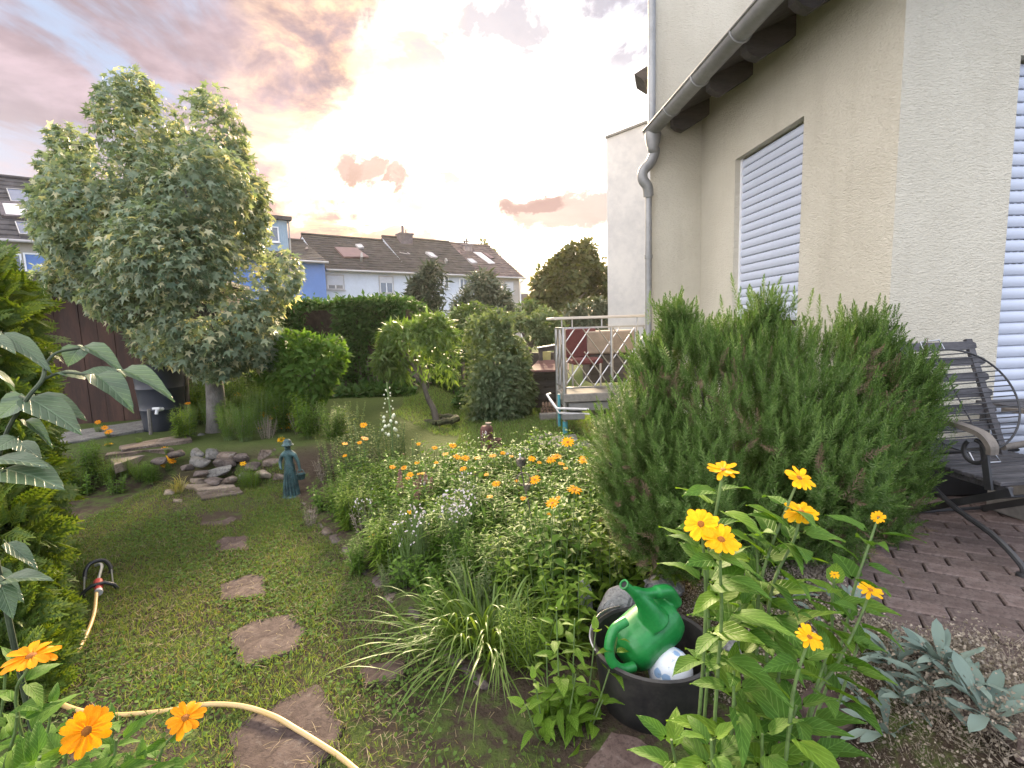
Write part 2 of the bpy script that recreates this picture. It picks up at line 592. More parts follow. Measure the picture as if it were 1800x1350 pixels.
f = t.m('ADD', t.m('MULTIPLY', n1, .5), t.m('MULTIPLY', n2, .5))
soilc = t.mix(n2, (.032, .024, .018), (.085, .064, .048))
moss = t.mix(n3, (.040, .060, .018), (.090, .115, .034))
X_, Y_, Z_ = t.xyz(co)
far = t.ss(Y_, 4.9, 5.4)
grassy = t.m('MAXIMUM', t.ss(f, .47, .57), far)
col = t.mix(grassy, soilc, moss)
p = t.n('ShaderNodeBsdfPrincipled'); t.put(p.inputs['Base Color'], col); p.inputs['Roughness'].default_value = .95
p.inputs['Specular IOR Level'].default_value = .1
t.put(p.inputs['Normal'], t.bump(t.m('ADD', n2, t.m('MULTIPLY', n3, .4)), 1.0, .03))
t.t.links.new(p.outputs[0], t.n('ShaderNodeOutputMaterial').inputs[0])
g = link('ground', np_mesh('ground', np.stack([gx, gy, gzv], -1).reshape(-1, 3), gf, True), None, gm)
g['kind'] = 'structure'

# ------------------------------------------------------------------ the rendered house on the right
TH = R(3.9)
_K3 = D(1563, 540, 3.1)
HK = Vector((_K3.x, _K3.y, 0))
HM = Matrix.Translation(HK) @ Matrix.Rotation(TH, 4, 'Z')
HI = HM.inverted()
_eL = HI @ EYE


def hp(px, py, axis, val):
    """house-local point where the sight line meets the plane local[axis] = val"""
    d = HI.to_3x3() @ ray(px, py)
    return _eL + d * ((val - _eL[axis]) / d[axis])


yC = hp(1232, 400, 0, 0.0).y
xL = hp(1143, 300, 1, yC).x
stucco, t = new_mat('cream_stucco')
co = t.n('ShaderNodeTexCoord').outputs['Object']
h1 = t.noise(t.vmul(co, (1, 1, 2.4)), 46, 3, .55, .7)
h2 = t.noise(t.vmul(co, (1, 1, 1.6)), 17, 4, .6, .5)
big = t.noise(co, 1.1, 5, .6)
streak = t.noise(t.vmul(co, (3, 3, .35)), 2.0, 5, .6)
col = t.mix(t.ss(big, .3, .7), (.49, .455, .37), (.56, .525, .435))
col = t.mix(t.m('MULTIPLY', t.ss(streak, .50, .78), .26), col, (.335, .30, .235))
col = t.mix(t.m('MULTIPLY', t.ss(h1, .50, .30), .32), col, (.42, .38, .30))
p = t.n('ShaderNodeBsdfPrincipled'); t.put(p.inputs['Base Color'], col); p.inputs['Roughness'].default_value = .92
p.inputs['Specular IOR Level'].default_value = .2
t.put(p.inputs['Normal'], t.bump(t.m('ADD', h1, t.m('MULTIPLY', h2, .7)), 1.0, .0105))
t.t.links.new(p.outputs[0], t.n('ShaderNodeOutputMaterial').inputs[0])
M['stucco'] = stucco
M['slat'] = pmat('shutter_slat', (.45, .485, .57), .45, .05, 3, stretch=(.6, .6, .6))
M['dark_wood'] = pmat('dark_stained_timber', (.055, .050, .049), .75, .35, 3, bump=.4, bscale=30, stretch=(1, 6, 6))
M['dark'] = pmat('dark_gap', (.010, .010, .011), .8, .2, 5)
M['tile'] = pmat('roof_tile', (.070, .062, .060), .85, .4, 5, bump=.3)
M['white_frame'] = pmat('white_frame', (.68, .68, .69), .45, .08, 4)


def wall_grid(ss, ts, holes, to3, depth3):
    """wall face with openings; reveals run along depth3(ss,tt)"""
    mb = MB()
    ss = sorted(set(ss + [h[0] for h in holes] + [h[1] for h in holes]))
    ts = sorted(set(ts + [h[2] for h in holes] + [h[3] for h in holes]))
    vid = {}
    for i, a in enumerate(ss):
        for j, b in enumerate(ts):
            vid[i, j] = len(mb.v); mb.v.append(tuple(to3(a, b)))
    for i in range(len(ss) - 1):
        for j in range(len(ts) - 1):
            ca, cb = (ss[i] + ss[i + 1]) / 2, (ts[j] + ts[j + 1]) / 2
            if any(h[0] < ca < h[1] and h[2] < cb < h[3] for h in holes): continue
            mb.f.append((vid[i, j], vid[i + 1, j], vid[i + 1, j + 1], vid[i, j + 1]))
    for (a0, a1, b0, b1) in holes:
        c = [(a0, b0), (a1, b0), (a1, b1), (a0, b1)]
        for k in range(4):
            p, q = c[k], c[(k + 1) % 4]
            mb.add([to3(*p), to3(*q), Vector(to3(*q)) + depth3, Vector(to3(*p)) + depth3], [(0, 1, 2, 3)])
    return mb


house = thing('house', 'cream rendered house with white roller shutters and a grey gutter', 'house', HK, TH)
wA0, wA1 = hp(1409, 330, 0, 0).y, hp(1290, 400, 0, 0).y
wAt = .5 * (hp(1410, 206, 0, 0).z + hp(1290, 282, 0, 0).z)
wAb = 1.42
soff0 = hp(1150, 232, 1, yC)                           # gutter at its far end
xg, zg = soff0.x - .02, soff0.z
SL = math.tan(R(24))
zA = zg + .03 + (0 - xg) * SL
wall_grid([0, yC], [-.3, zA], [(wA0, wA1, wAb, wAt)], lambda a, b: (0, a, b), Vector((.2, 0, 0))).build('wall', M['stucco'], house, world=False)
wB0 = hp(1776, 330, 1, 0).x
wBt = hp(1792, 97, 1, 0).z
wall_grid([0, 3.4], [-.3, zA + 1.4], [(wB0, wB0 + 1.5, .40, wBt)], lambda a, b: (a, 0, b), Vector((0, .2, 0))).build('wall', M['stucco'], house, world=False)
wall_grid([xL, 7.5], [-.3, 9.2], [], lambda a, b: (a, yC, b), Vector((0, .2, 0))).build('wall', M['stucco'], house, world=False)
# main block: its flank runs back to the right, out of sight from the garden path
MB().prism([(xL + .003, yC + .004, -.3), (7.5, yC + .004, -.3), (7.5, yC + 8, -.3), (xL + 3.6, yC + 8, -.3)], (0, 0, 9.5)).build('main_block', M['stucco'], house, world=False)
e0 = hp(1138, 128, 1, yC + 3.0)
er = MB()
er.prism([(e0.x - .22, yC + 3, e0.z - .02), (e0.x + 1.6, yC + 3, e0.z + 1.05), (e0.x + 1.6, yC + 3, e0.z + .85), (e0.x - .05, yC + 3, e0.z - .12)], (.2, .5, 0))
er.build('roof_corner', M['dark_wood'], house, world=False)


def shutter(parent_house, name, to, length, z0, z1, pitch, slots_above):
    """roller shutter: every slat a part; to(s, d, z) maps along/outwards/up to local 3-D"""
    f = MB()
    f.add([to(-.002, -.11, z0), to(length + .002, -.11, z0), to(length + .002, -.11, z1), to(-.002, -.11, z1)], [(0, 1, 2, 3)])
    f.build('shutter_backing', M['dark'], parent_house, world=False)
    n = int((z1 - z0) / pitch) + 1
    prof = [(0.0, .004), (.010, .16), (.0145, .40), (.0135, .66), (.007, .88), (-.004, .955)]
    me = None
    for k in range(n):
        zt = z1 - .012 - k * pitch
        if zt - pitch < z0: break
        slots = zt - pitch > slots_above
        mb = MB()
        vs = []
        for s in (.022, length - .022):
            for (d, u) in prof: vs.append(to(s, -.075 + d, -u * pitch))
        m = len(prof)
        fs = [(i, i + 1, m + i + 1, m + i) for i in range(m - 1)]
        mb.add(vs, fs)
        q = -.955 * pitch
        if slots:
            s = .03
            while s < length - .05:
                mb.add([to(s, -.079, q), to(s + .017, -.079, q), to(s + .017, -.079, q - .05 * pitch), to(s, -.079, q - .05 * pitch)], [(0, 1, 2, 3)])
                s += .046
        else:
            mb.add([to(.022, -.079, q), to(length - .022, -.079, q), to(length - .022, -.079, q - .05 * pitch), to(.022, -.079, q - .05 * pitch)], [(0, 1, 2, 3)])
        o = mb.build('shutter_slat', M['slat'], parent_house, smooth=True, world=False)
        o.location = to(0, 0, zt) - to(0, 0, 0)
    for s in (0.0, length - .024):
        g = MB()
        a, b = to(s, -.085, z0), to(s + .024, -.052, z1)
        g.box(tuple(min(p, q) for p, q in zip(a, b)), tuple(max(p, q) for p, q in zip(a, b)))
        g.build('shutter_rail', M['white_frame'], parent_house, world=False)


pA = (hp(1302, 326, 0, .08).z - hp(1301, 466, 0, .08).z) / 10.0
shutter(house, 'A', lambda s, d, z: Vector((-d, wA1 - s, z)), wA1 - wA0, wAb, wAt, pA, wAb + .42)
pB = (hp(1785, 120, 1, .08).z - hp(1785, 458, 1, .08).z) / 15.4
shutter(house, 'B', lambda s, d, z: Vector((wB0 + s, -d, z)), 1.5, .40, wBt, pB, hp(1785, 470, 1, .08).z)
sill = MB(); sill.box((-.07, wA0 - .04, wAb - .035), (.16, wA1 + .04, wAb - .002)); sill.build('window_sill', M['zinc'], house, world=False)
# annex roof: soffit boards, rafters, tiles, gutter, downpipe
y0r = -.7
for k in range(12):
    xa = xg + .06 + k * .135; xb = xa + .131
    MB().add([(xa, y0r, zg + .03 + (xa - xg) * SL), (xb, y0r, zg + .03 + (xb - xg) * SL), (xb, yC - .003, zg + .03 + (xb - xg) * SL), (xa, yC - .003, zg + .03 + (xa - xg) * SL),
              (xa, y0r, zg + .052 + (xa - xg) * SL), (xb, y0r, zg + .052 + (xb - xg) * SL), (xb, yC - .003, zg + .052 + (xb - xg) * SL), (xa, yC - .003, zg + .052 + (xa - xg) * SL)],
             [(3, 2, 1, 0), (4, 5, 6, 7), (0, 1, 5, 4), (1, 2, 6, 5), (2, 3, 7, 6), (3, 0, 4, 7)]).build('soffit_board', M['dark_wood'], house, world=False)
for yy in (-.45, .42, 1.02, 1.62, yC - .17):
    xe = xg + .16
    def rz(x): return zg + .027 + (x - xg) * SL
    poly = [(xe, yy, rz(xe)), (xe + .005, yy, rz(xe) - .09), (xe + .05, yy, rz(xe) - .125), (xe + .12, yy, rz(xe) - .145), (.12, yy, rz(.12) - .14), (.12, yy, rz(.12))]
    MB().prism(poly, (0, .085, 0)).build('rafter', M['dark_wood'], house, world=False)
tl = MB()
for k in range(5):
    xa = xg - .03 + k * .34; xb = xa + .36
    za, zb = zg + .075 + (xa - xg) * SL + .03, zg + .075 + (xb - xg) * SL
    tl.add([(xa, y0r - .05, za), (xb, y0r - .05, zb), (xb, yC - .004, zb), (xa, yC - .004, za), (xa, y0r - .05, za - .03), (xa, yC - .004, za - .03)],
           [(0, 1, 2, 3), (0, 3, 5, 4)])
tl.build('roof_tile_course', M['tile'], house, world=False)
gt = MB()
rg = .078
prof = [(xg - .03 + rg * math.cos(a), zg + rg * math.sin(a)) for a in [PI + PI * i / 10 for i in range(11)]]
prof_in = [(xg - .03 + (rg - .006) * math.cos(a), zg + (rg - .006) * math.sin(a)) for a in [2 * PI - PI * i / 10 for i in range(11)]]
pp = prof + prof_in
gt.prism([(x, y0r - .05, z) for x, z in pp], (0, yC - .012 - (y0r - .05), 0))
gutter = gt.build('gutter', M['zinc'], house, smooth=True, world=False)
gl_ = MB(); gl_.tube([(xg - .03 - rg, y0r - .05, zg), (xg - .03 - rg, yC - .012, zg)], .011, 8); gl_.build('gutter_lip', M['zinc'], gutter, smooth=True, world=False)
for yy in (.1, .75, 1.4, 2.0):
    jb = MB()
    jp = [(xg - .03 + (rg + .004) * math.cos(a), yy, zg + (rg + .004) * math.sin(a)) for a in [PI + PI * i / 12 for i in range(13)]]
    jb.tube(jp, .009, 6); jb.build('gutter_bracket', M['zinc'], gutter, smooth=True, world=False)
xd = hp(1140, 420, 1, yC - .05).x
dp = MB()
yy = yC - .10
pts = [(xg - .03, yy, zg - .05), (xg - .03, yy, zg - .2)] + [tuple(hp(px_, py_, 1, yC - .075)) for px_, py_ in ((1151, 266), (1143, 286), (1131, 300), (1130, 315), (1138, 328))] + [(xd, yC - .05, hp(1140, 345, 1, yC - .05).z)]
dp.tube(spline(pts, 6), .055, 14)
dp.lathe([(.048, 0), (.075, .08), (.085, .16), (.08, .18)], 14, (xg - .03, yy, zg - .22))
dps = dp.build('downpipe', M['zinc'], house, smooth=True, world=False)
MB().tube([(xd, yC - .05, hp(1140, 332, 1, yC - .05).z), (xd, yC - .05, -.2)], .036, 12).build('downpipe', M['zinc'], house, smooth=True, world=False)
MB().tube([(xL + .005, yC - .03, zg - .1), (xL + .005, yC - .03, 9.2)], .04, 12).build('downpipe', M['zinc'], house, smooth=True, world=False)
for zz in (1.2, 2.2):
    MB().lathe([(.038, -.02), (.044, -.02), (.044, .02), (.038, .02)], 12, (xd, yC - .05, zz)).build('pipe_clip', M['zinc'], house, world=False)

# neighbour's pale gable beyond
M['pale_render'] = pmat('pale_render', (.60, .60, .62), .9, .10, 1.2, bump=.25, bscale=40, c2=(.68, .67, .67))
nb = thing('neighbour_house', 'pale grey windowless gable wall of the house behind the terrace', 'house', (0, 0, 0))
a, b = D(1066, 244, 12.5), D(1160, 208, 12.5)
x0, z0, dzx = a.x, a.z, (b.z - a.z) / (b.x - a.x)
poly = [(x0, 12.5, -.2), (x0 + 6, 12.5, -.2), (x0 + 6, 12.5, z0 + 6 * dzx), (x0, 12.5, z0)]
MB().prism(poly, (5, 8, 0)).build('gable_wall', M['pale_render'], nb)
MB().prism([(x0 - .04, 12.46, z0 + .0), (x0 + 6, 12.46, z0 + 6 * dzx), (x0 + 6, 12.46, z0 + 6 * dzx + .06), (x0 - .04, 12.46, z0 + .05)], (5, 8, 0)).build('verge_trim', M['zinc'], nb)
# ------------------------------------------------------------------ the row of houses across the gardens
P1, P2 = D(570.6, 474.5, 33.4), D(922, 488, 43.5)
_ra = math.atan2(P2.y - P1.y, P2.x - P1.x)
RM = Matrix.Translation((P1.x, P1.y, 0)) @ Matrix.Rotation(_ra, 4, 'Z')
RI = RM.inverted()
_eR = RI @ EYE


def rp(px, py, y=0.0, x=None, slope=None, ye=0, ze=0):
    """row-local point: on a front plane (y), a cross plane (x) or a roof plane z = ze + (y-ye)*slope"""
    d = RI.to_3x3() @ ray(px, py)
    if slope is not None:
        k = (ze + (_eR.y - ye) * slope - _eR.z) / (d.z - d.y * slope)
    elif x is not None: k = (x - _eR.x) / d.x
    else: k = (y - _eR.y) / d.y
    return _eR + d * k


M['blue_wall'] = pmat('blue_render', (.11, .20, .44), .9, .06, 1.0)
M['white_wall'] = pmat('white_render', (.50, .53, .60), .9, .07, .8)
M['beige_wall'] = pmat('beige_render', (.36, .32, .29), .9, .07, .8)
M['cream_wall'] = pmat('cream_render_far', (.36, .33, .28), .9, .08, .8)
M['brown_roof'] = pmat('brown_roof_tiles', (.026, .021, .020), .9, .35, 1.6, c2=(.048, .040, .038), isl=.25)
M['grey_roof'] = pmat('grey_roof_tiles', (.038, .034, .037), .9, .25, 1.6, c2=(.058, .053, .056), isl=.2)
M['red_roof'] = pmat('red_grey_roof_tiles', (.085, .06, .058), .9, .2, 1.6, c2=(.12, .085, .08), isl=.2)
M['panel'] = pmat('solar_panel', (.085, .10, .16), .25, .1, 3, spec=.6)
M['red_panel'] = pmat('dull_red_panel', (.15, .085, .085), .55, .12, 2)
M['glass_sky'] = pmat('window_glass', (.10, .12, .15), .08, .1, 2, spec=.9)
M['glass_lit'] = pmat('skylight_glass', (.62, .56, .55), .12, .1, 2, spec=.8)
M['shutter_grey'] = pmat('shutter_grey', (.50, .50, .54), .6, .06, 3)
M['frame_grey'] = pmat('window_surround', (.36, .34, .34), .7, .1, 3)
M['chimney'] = pmat('chimney_brick', (.11, .09, .095), .9, .25, 4)
M['chimney_red'] = pmat('chimney_red', (.24, .19, .18), .9, .25, 4)
M['cladding'] = pmat('pale_blue_cladding', (.28, .38, .46), .7, .06, 3)


def row_house(name, label, x0, x1, yf, ze, slope, run, wall, roof, zb=0.0, over=(.05, .05)):
    """terraced house in the row frame: front wall, tiled roof in overlapping courses, gutter"""
    t = thing(name, label, 'house', (P1.x, P1.y, 0), _ra, 'terraced houses across the gardens')
    yr = yf - .35 + run
    zr = ze + run * slope
    b = MB()
    b.prism([(x0, yf, zb), (x0, yf + 2 * run - .7, zb), (x0, yf + 2 * run - .7, ze + .3 * slope), (x0, yr, zr - .12), (x0, yf, ze + .3 * slope)], (x1 - x0, 0, 0))
    b.build('wall', M[wall], t, world=False)
    r = MB()
    n = int(run / .34)
    nc = max(4, int((x1 - x0) / .30))
    for k in range(n):
        ya = yf - .35 + run * k / n; yb = yf - .35 + run * (k + 1.12) / n
        za, zb_ = ze + run * k / n * slope + .06, ze + run * (k + 1.12) / n * slope
        for j in range(nc):
            xa = x0 - over[0] + (x1 - x0 + over[0] + over[1]) * j / nc; xb = x0 - over[0] + (x1 - x0 + over[0] + over[1]) * (j + 1) / nc
            zj = random.uniform(-.012, .012)
            r.add([(xa, ya, za + zj), (xb, ya, za + zj), (xb, yb, zb_ + zj), (xa, yb, zb_ + zj), (xa, ya, za - .055), (xb, ya, za - .055)], [(0, 1, 2, 3), (4, 5, 1, 0)])
    r.add([(x0 - over[0], yf - .35, ze - .03), (x1 + over[1], yf - .35, ze - .03), (x1 + over[1], yr, zr - .03), (x0 - over[0], yr, zr - .03),
           (x0 - over[0], yf + 2 * run - .35, ze - .03), (x1 + over[1], yf + 2 * run - .35, ze - .03)], [(0, 1, 2, 3), (3, 2, 5, 4)])
    ro = r.build('roof', M[roof], t, world=False); ro['kind'] = 'stuff'
    rc = MB(); rc.tube([(x0 - over[0], yr, zr + .06), (x1 + over[1], yr, zr + .06)], .11, 6); rc.build('ridge', M[roof], t, world=False)
    gm_ = MB(); gm_.tube([(x0 - over[0], yf - .42, ze + .0), (x1 + over[1], yf - .42, ze + .0)], .07, 8); gm_.build('gutter', M['frame_grey'], t, world=False)
    return t


def on_roof(t, name, pts, mat, yf, ze, slope, h=.09, label=None, frame=None, fw=.08):
    P = [rp(x, y, slope=slope, ye=yf - .35, ze=ze + .05) for x, y in pts]
    nrm = Vector((0, -slope, 1)).normalized()
    mb = MB(); mb.prism([p + nrm * .01 for p in P], nrm * h)
    o = mb.build(name, M[mat], t, world=False, label=label)
    if frame:
        c = sum(P, Vector()) / 4
        f = MB()
        for i in range(4):
            a, b = P[i], P[(i + 1) % 4]
            f.beam(a + nrm * (h * .6), b + nrm * (h * .6), fw, h * 1.2 + .04, nrm)
        f.build('frame', M[frame], o, world=False)
    return o


def row_window(t, x0, x1, z0, z1, yf, shut=0.0, glass='glass_sky', surround='frame_grey', mull=True):
    wd = MB()
    fw = .07
    for a, b in (((x0 - fw, z0 - fw), (x1 + fw, z0)), ((x0 - fw, z1), (x1 + fw, z1 + fw)), ((x0 - fw, z0), (x0, z1)), ((x1, z0), (x1 + fw, z1))):
        wd.box((a[0], yf - .05, a[1]), (b[0], yf + .01, b[1]))
    w_ = wd.build('window', M[surround], t, world=False)
    MB().box((x0, yf - .012, z0), (x1, yf + .004, z1)).build('pane', M[glass], w_, world=False)
    if mull:
        fr = MB(); xm = (x0 + x1) / 2
        fr.box((xm - .035, yf - .03, z0), (xm + .035, yf - .013, z1)); fr.box((x0, yf - .03, z0), (x0 + .05, yf - .014, z1)); fr.box((x1 - .05, yf - .03, z0), (x1, yf - .014, z1))
        fr.build('casement_frame', M['white_frame'], w_, world=False)['kind'] = 'stuff'
    if shut > 0:
        sh = MB(); zz = z1; pit = .07
        while zz > z1 - shut * (z1 - z0):
            sh.add([(x0, yf - .034, zz - pit), (x1, yf - .034, zz - pit), (x1, yf - .044, zz - .01), (x0, yf - .044, zz - .01), (x1, yf - .03, zz), (x0, yf - .03, zz)], [(0, 1, 2, 3), (3, 2, 4, 5)]); zz -= pit
        sh.build('shutter', M['shutter_grey'], w_, world=False)
    s_ = MB(); s_.box((x0 - .12, yf - .13, z0 - .13), (x1 + .12, yf - .052, z0 - .08)); s_.build('sill', M[surround], w_, world=False)
    return w_


def win_px(t, l, tp, r_, bt, yf, **kw):
    a = rp(l, tp, yf); b = rp(r_, bt, yf)
    return row_window(t, a.x, b.x, b.z, a.z, yf, **kw)


xb1 = rp(722, 480).x; xb2 = rp(843, 482).x; xb3 = rp(916, 488).x
ZE = rp(640, 477, -.4).z
sl1 = .60; sl3 = .66
h1 = row_house('terraced_house', 'white house with a dull red roof panel, right of the blue house', rp(573, 500).x, xb1, 0, ZE, sl1, 5.0, 'white_wall', 'brown_roof')
win_px(h1, 574.5, 484, 604, 507.5, 0, shut=.72)
win_px(h1, 667, 486.5, 691, 514, 0, shut=.36)
on_roof(h1, 'solar_panel', [(604, 454), (648, 454), (626, 438), (588, 437)], 'red_panel', 0, ZE, sl1, .12)
on_roof(h1, 'skylight', [(631, 437), (639, 436.5), (634, 431), (625, 431.5)], 'glass_lit', 0, ZE, sl1, .07, frame='frame_grey')
on_roof(h1, 'vent_pipe', [(633, 460), (637, 460), (636, 452), (633, 452)], 'zinc', 0, ZE, sl1, .35)
on_roof(h1, 'skylight', [(704, 447), (721, 450), (706, 440), (691, 438)], 'glass_sky', 0, ZE, sl1, .10, frame='frame_grey')
h2 = row_house('terraced_house', 'white house under the tall dark chimney, half hidden by the dark yew', xb1 + .004, xb2, 0, ZE, .665, 5.0, 'white_wall', 'brown_roof')
win_px(h2, 808, 491, 822, 508, 0, surround='white_frame')
win_px(h2, 782, 487, 788, 506, 0, surround='white_frame', mull=False)
on_roof(h2, 'skylight', [(759, 453), (768, 454), (758, 446), (748, 445)], 'glass_lit', 0, ZE, .665, .09, frame='frame_grey')
on_roof(h2, 'vent_pipe', [(783, 464), (786, 464), (784, 459), (781, 459)], 'zinc', 0, ZE, .665, .25)
h3 = row_house('terraced_house', 'beige end house with a reddish roof and a pale chimney', xb2 + .004, xb3, .25, ZE, sl3, 5.0, 'beige_wall', 'red_roof', over=(.02, .35))
win_px(h3, 888, 496, 902, 516, .25, shut=1.0, surround='frame_grey')
on_roof(h3, 'skylight', [(829, 464), (838, 463.5), (829, 457), (821, 457)], 'glass_lit', .25, ZE, sl3, .09, frame='frame_grey')
on_roof(h3, 'solar_panel', [(860, 464.5), (870, 464), (845, 445), (832, 444)], 'glass_lit', .25, ZE, sl3, .07)
on_roof(h3, 'solar_panel', [(862, 455), (868, 454), (855, 446), (848, 445)], 'red_panel', .25, ZE, sl3, .07)
on_roof(h3, 'solar_panel', [(800, 452), (810, 449), (808, 441), (785, 439)], 'red_panel', .25, ZE, sl3, .07)
MB().tube(spline([Vector((xb3 + .25, -.05, ZE)), Vector((xb3 + .15, .1, ZE - .35)), Vector((xb3 + .03, .18, ZE - .6)), Vector((xb3 + .03, .18, 0))], 4), .06, 8).build('downpipe', M['white_frame'], h3, world=False)


def chimney(t, px, top, bot, hw, y, mat, pots):
    c = rp(px, top, y); b = rp(px, bot, y)
    w2 = hw * (c - _eR).length / FOC
    m = MB(); m.box((c.x - w2, y - .4, b.z - 1.6), (c.x + w2, y + .4, c.z - .12)); m.box((c.x - w2 - .08, y - .48, c.z - .12), (c.x + w2 + .08, y + .48, c.z))
    ch = m.build('chimney', M[mat], t, world=False)
    for dx, hgt, r0 in pots:
        p_ = MB(); p_.tube([(c.x + dx * w2, y, c.z), (c.x + dx * w2, y, c.z + hgt)], r0, 8)
        p_.build('chimney_pot', M['chimney'], ch, world=False)
    return ch


chimney(h2, 711, 411, 436, 10.5, 4.2, 'chimney', [(-.3, .62, .10), (.25, .32, .04)])
c3 = chimney(h3, 819, 430, 452, 7.5, 4.2, 'chimney_red', [(-.35, .3, .09), (.25, .55, .07)])
p_ = rp(819, 424, 4.2)
MB().box((p_.x - .33, 4.1, p_.z - .03), (p_.x + .33, 4.3, p_.z + .03)).build('chimney_cowl', M['chimney'], c3, world=False)

# blue house, one step forward
yb = -1.3
xr = rp(573, 500, yb).x
e_ = rp(577, 461.5, yb - .35)
k_ = rp(509, 404, x=xr + .12)
slb = (k_.z - e_.z) / (k_.y - (yb - .35))
hb = row_house('terraced_house', 'blue house with a grey roof and a pale blue dormer, beside the maple-leaved tree', xr - 7.5, xr, yb, e_.z, slb, 5.0, 'blue_wall', 'grey_roof', over=(.1, .12))
win_px(hb, 500, 469, 534, 488, yb, surround='white_frame')
dl, dr = rp(440, 400, .2), rp(505, 400, .2)
zt = rp(500, 388, .2).z; zb_ = rp(500, 449, .2).z
dm = MB(); dm.box((dl.x, .2, zb_ - 1), (dr.x, 4.2, zt)); dmo = dm.build('dormer', M['cladding'], hb, world=False)
MB().box((dl.x - .3, -.15, zt), (dr.x + .22, 4.4, zt + .22)).build('dormer_roof', M['grey_roof'], hb, world=False)
ba = MB()
for k in range(18):
    x = dl.x + (dr.x - dl.x) * (k + .5) / 18
    ba.box((x - .03, .165, zb_), (x + .03, .198, zt))
bo = ba.build('cladding_batten', M['cladding'], dmo, world=False)
a = rp(466, 399, .16); b = rp(489, 424, .16)
row_window(hb, a.x, b.x, b.z, a.z, .155, surround='white_frame', mull=False)
MB().tube([(dr.x + .08, .1, zt), (dr.x + .05, .1, zb_)], .05, 8).build('downpipe', M['zinc'], hb, world=False)
on_roof(hb, 'roof_vent', [(537, 441), (542, 441), (541, 437), (537, 437)], 'chimney', yb, e_.z, slb, .12)

# house at the far left with solar panels
yl = -1.0
el_ = rp(40, 424, yl - .35)
xl0, xl1 = rp(-160, 430, yl).x, rp(260, 430, yl).x
hl = row_house('terraced_house', 'house on the far left with dark solar panels and a roof window', xl0, xl1, yl, el_.z, .78, 5.0, 'cream_wall', 'grey_roof')
on_roof(hl, 'solar_panel', [(21, 358), (110, 362), (106, 343), (13, 336)], 'panel', yl, el_.z, .78, .12, frame='steel', fw=.03)
on_roof(hl, 'solar_panel', [(36, 416), (130, 420), (120, 398), (28, 394)], 'panel', yl, el_.z, .78, .12, frame='steel', fw=.03)
on_roof(hl, 'skylight', [(8, 383), (70, 386), (62, 362), (0, 359)], 'glass_lit', yl, el_.z, .78, .12, frame='chimney', fw=.16)
win_px(hl, -10, 447, 38, 476, yl, surround='white_frame', mull=False)
a = rp(44, 447, yl); b = rp(110, 478, yl)
row_window(hl, a.x, b.x, b.z, a.z, yl, surround='white_frame', mull=False, glass='blue_wall')

# low roof with a stub chimney in the distance
df = thing('distant_house', 'low distant roof with a stub chimney between the row and the big tree', 'house', D(940, 540, 62))
a = D(916, 524, 62); b = D(985, 522, 62)
m = MB(); m.prism([(a.x, 60, 0), (a.x, 60, a.z - 1.3), (a.x, 63, a.z), (a.x, 66, a.z - 1.3), (a.x, 66, 0)], (b.x - a.x + 3, 0, 0))
m.build('roof', M['red_roof'], df)
c = D(922, 516, 62); MB().box((c.x - .45, 62.2, c.z - 1), (c.x + .45, 63, c.z)).build('chimney', M['chimney'], df)
# ------------------------------------------------------------------ trees and shrubs
def leaf_tpl(w=.45, fold=.10, droop=.10, mid=.45):
    """folded leaf along +y, 4 triangles"""
    v = [(0, 0, 0), (-w / 2, mid, fold), (w / 2, mid, fold), (0, mid + .05, 0), (0, 1, -droop)]
    f = [(0, 3, 1), (0, 2, 3), (1, 3, 4), (3, 2, 4)]
    return v, f


def star_tpl():
    """five-lobed leaf with a short stalk"""
    v = [(0, .38, 0)]
    f = []
    for a, r in ((-2.25, .42), (-1.72, .20), (-1.1, .60), (-.62, .24), (0, .66), (.62, .24), (1.1, .60), (1.72, .20), (2.25, .42), (3.14, .12)):
        v.append((math.sin(a) * r, .38 + math.cos(a) * r, -.16 * r * r + (.04 if r < .3 else -.05)))
    for i in range(1, 11): f.append((0, i, i % 10 + 1))
    v.append((-.012, -.25, .02)); v.append((.012, -.25, .02)); f.append((11, 12, 10))
    return v, f


LEAF = leaf_tpl()
LEAF_N = leaf_tpl(.22, .04, .25)
LEAF_R = leaf_tpl(.70, .10, .05)
STAR = star_tpl()


def crown(blobs, n, shell=.62, clump=2.2, thr=-.35, lump=.14, keep_in=.62):
    """points and outward directions through a crown made of overlapping ellipsoids"""
    cs = np.array([list(b[0]) for b in blobs]); rs = np.array([list(b[1]) for b in blobs])
    wgt = (rs[:, 0] * rs[:, 2]); wgt = wgt / wgt.sum()
    P = np.zeros((0, 3)); O = np.zeros((0, 3))
    guard = 0
    while len(P) < n and guard < 30:
        guard += 1
        k = rng.choice(len(blobs), size=n, p=wgt)
        d = rdir(n)
        fac = shell + (1 - shell) * rng.random(n) ** .6
        fac = fac * (1 + lump * vnoise(d * 1.0 + cs[k], 2.6))
        p = cs[k] + d * rs[k] * fac[:, None]
        ok = np.ones(n, bool)
        for i in range(len(blobs)):
            q = np.linalg.norm((p - cs[i]) / rs[i], axis=1)
            ok &= ~((q < keep_in) & (k != i))
        ok &= vnoise(p, clump) + rng.normal(0, .35, n) > thr
        P = np.concatenate([P, p[ok]]); O = np.concatenate([O, unit(d[ok] / rs[k[ok]])])
    return P[:n], O[:n]


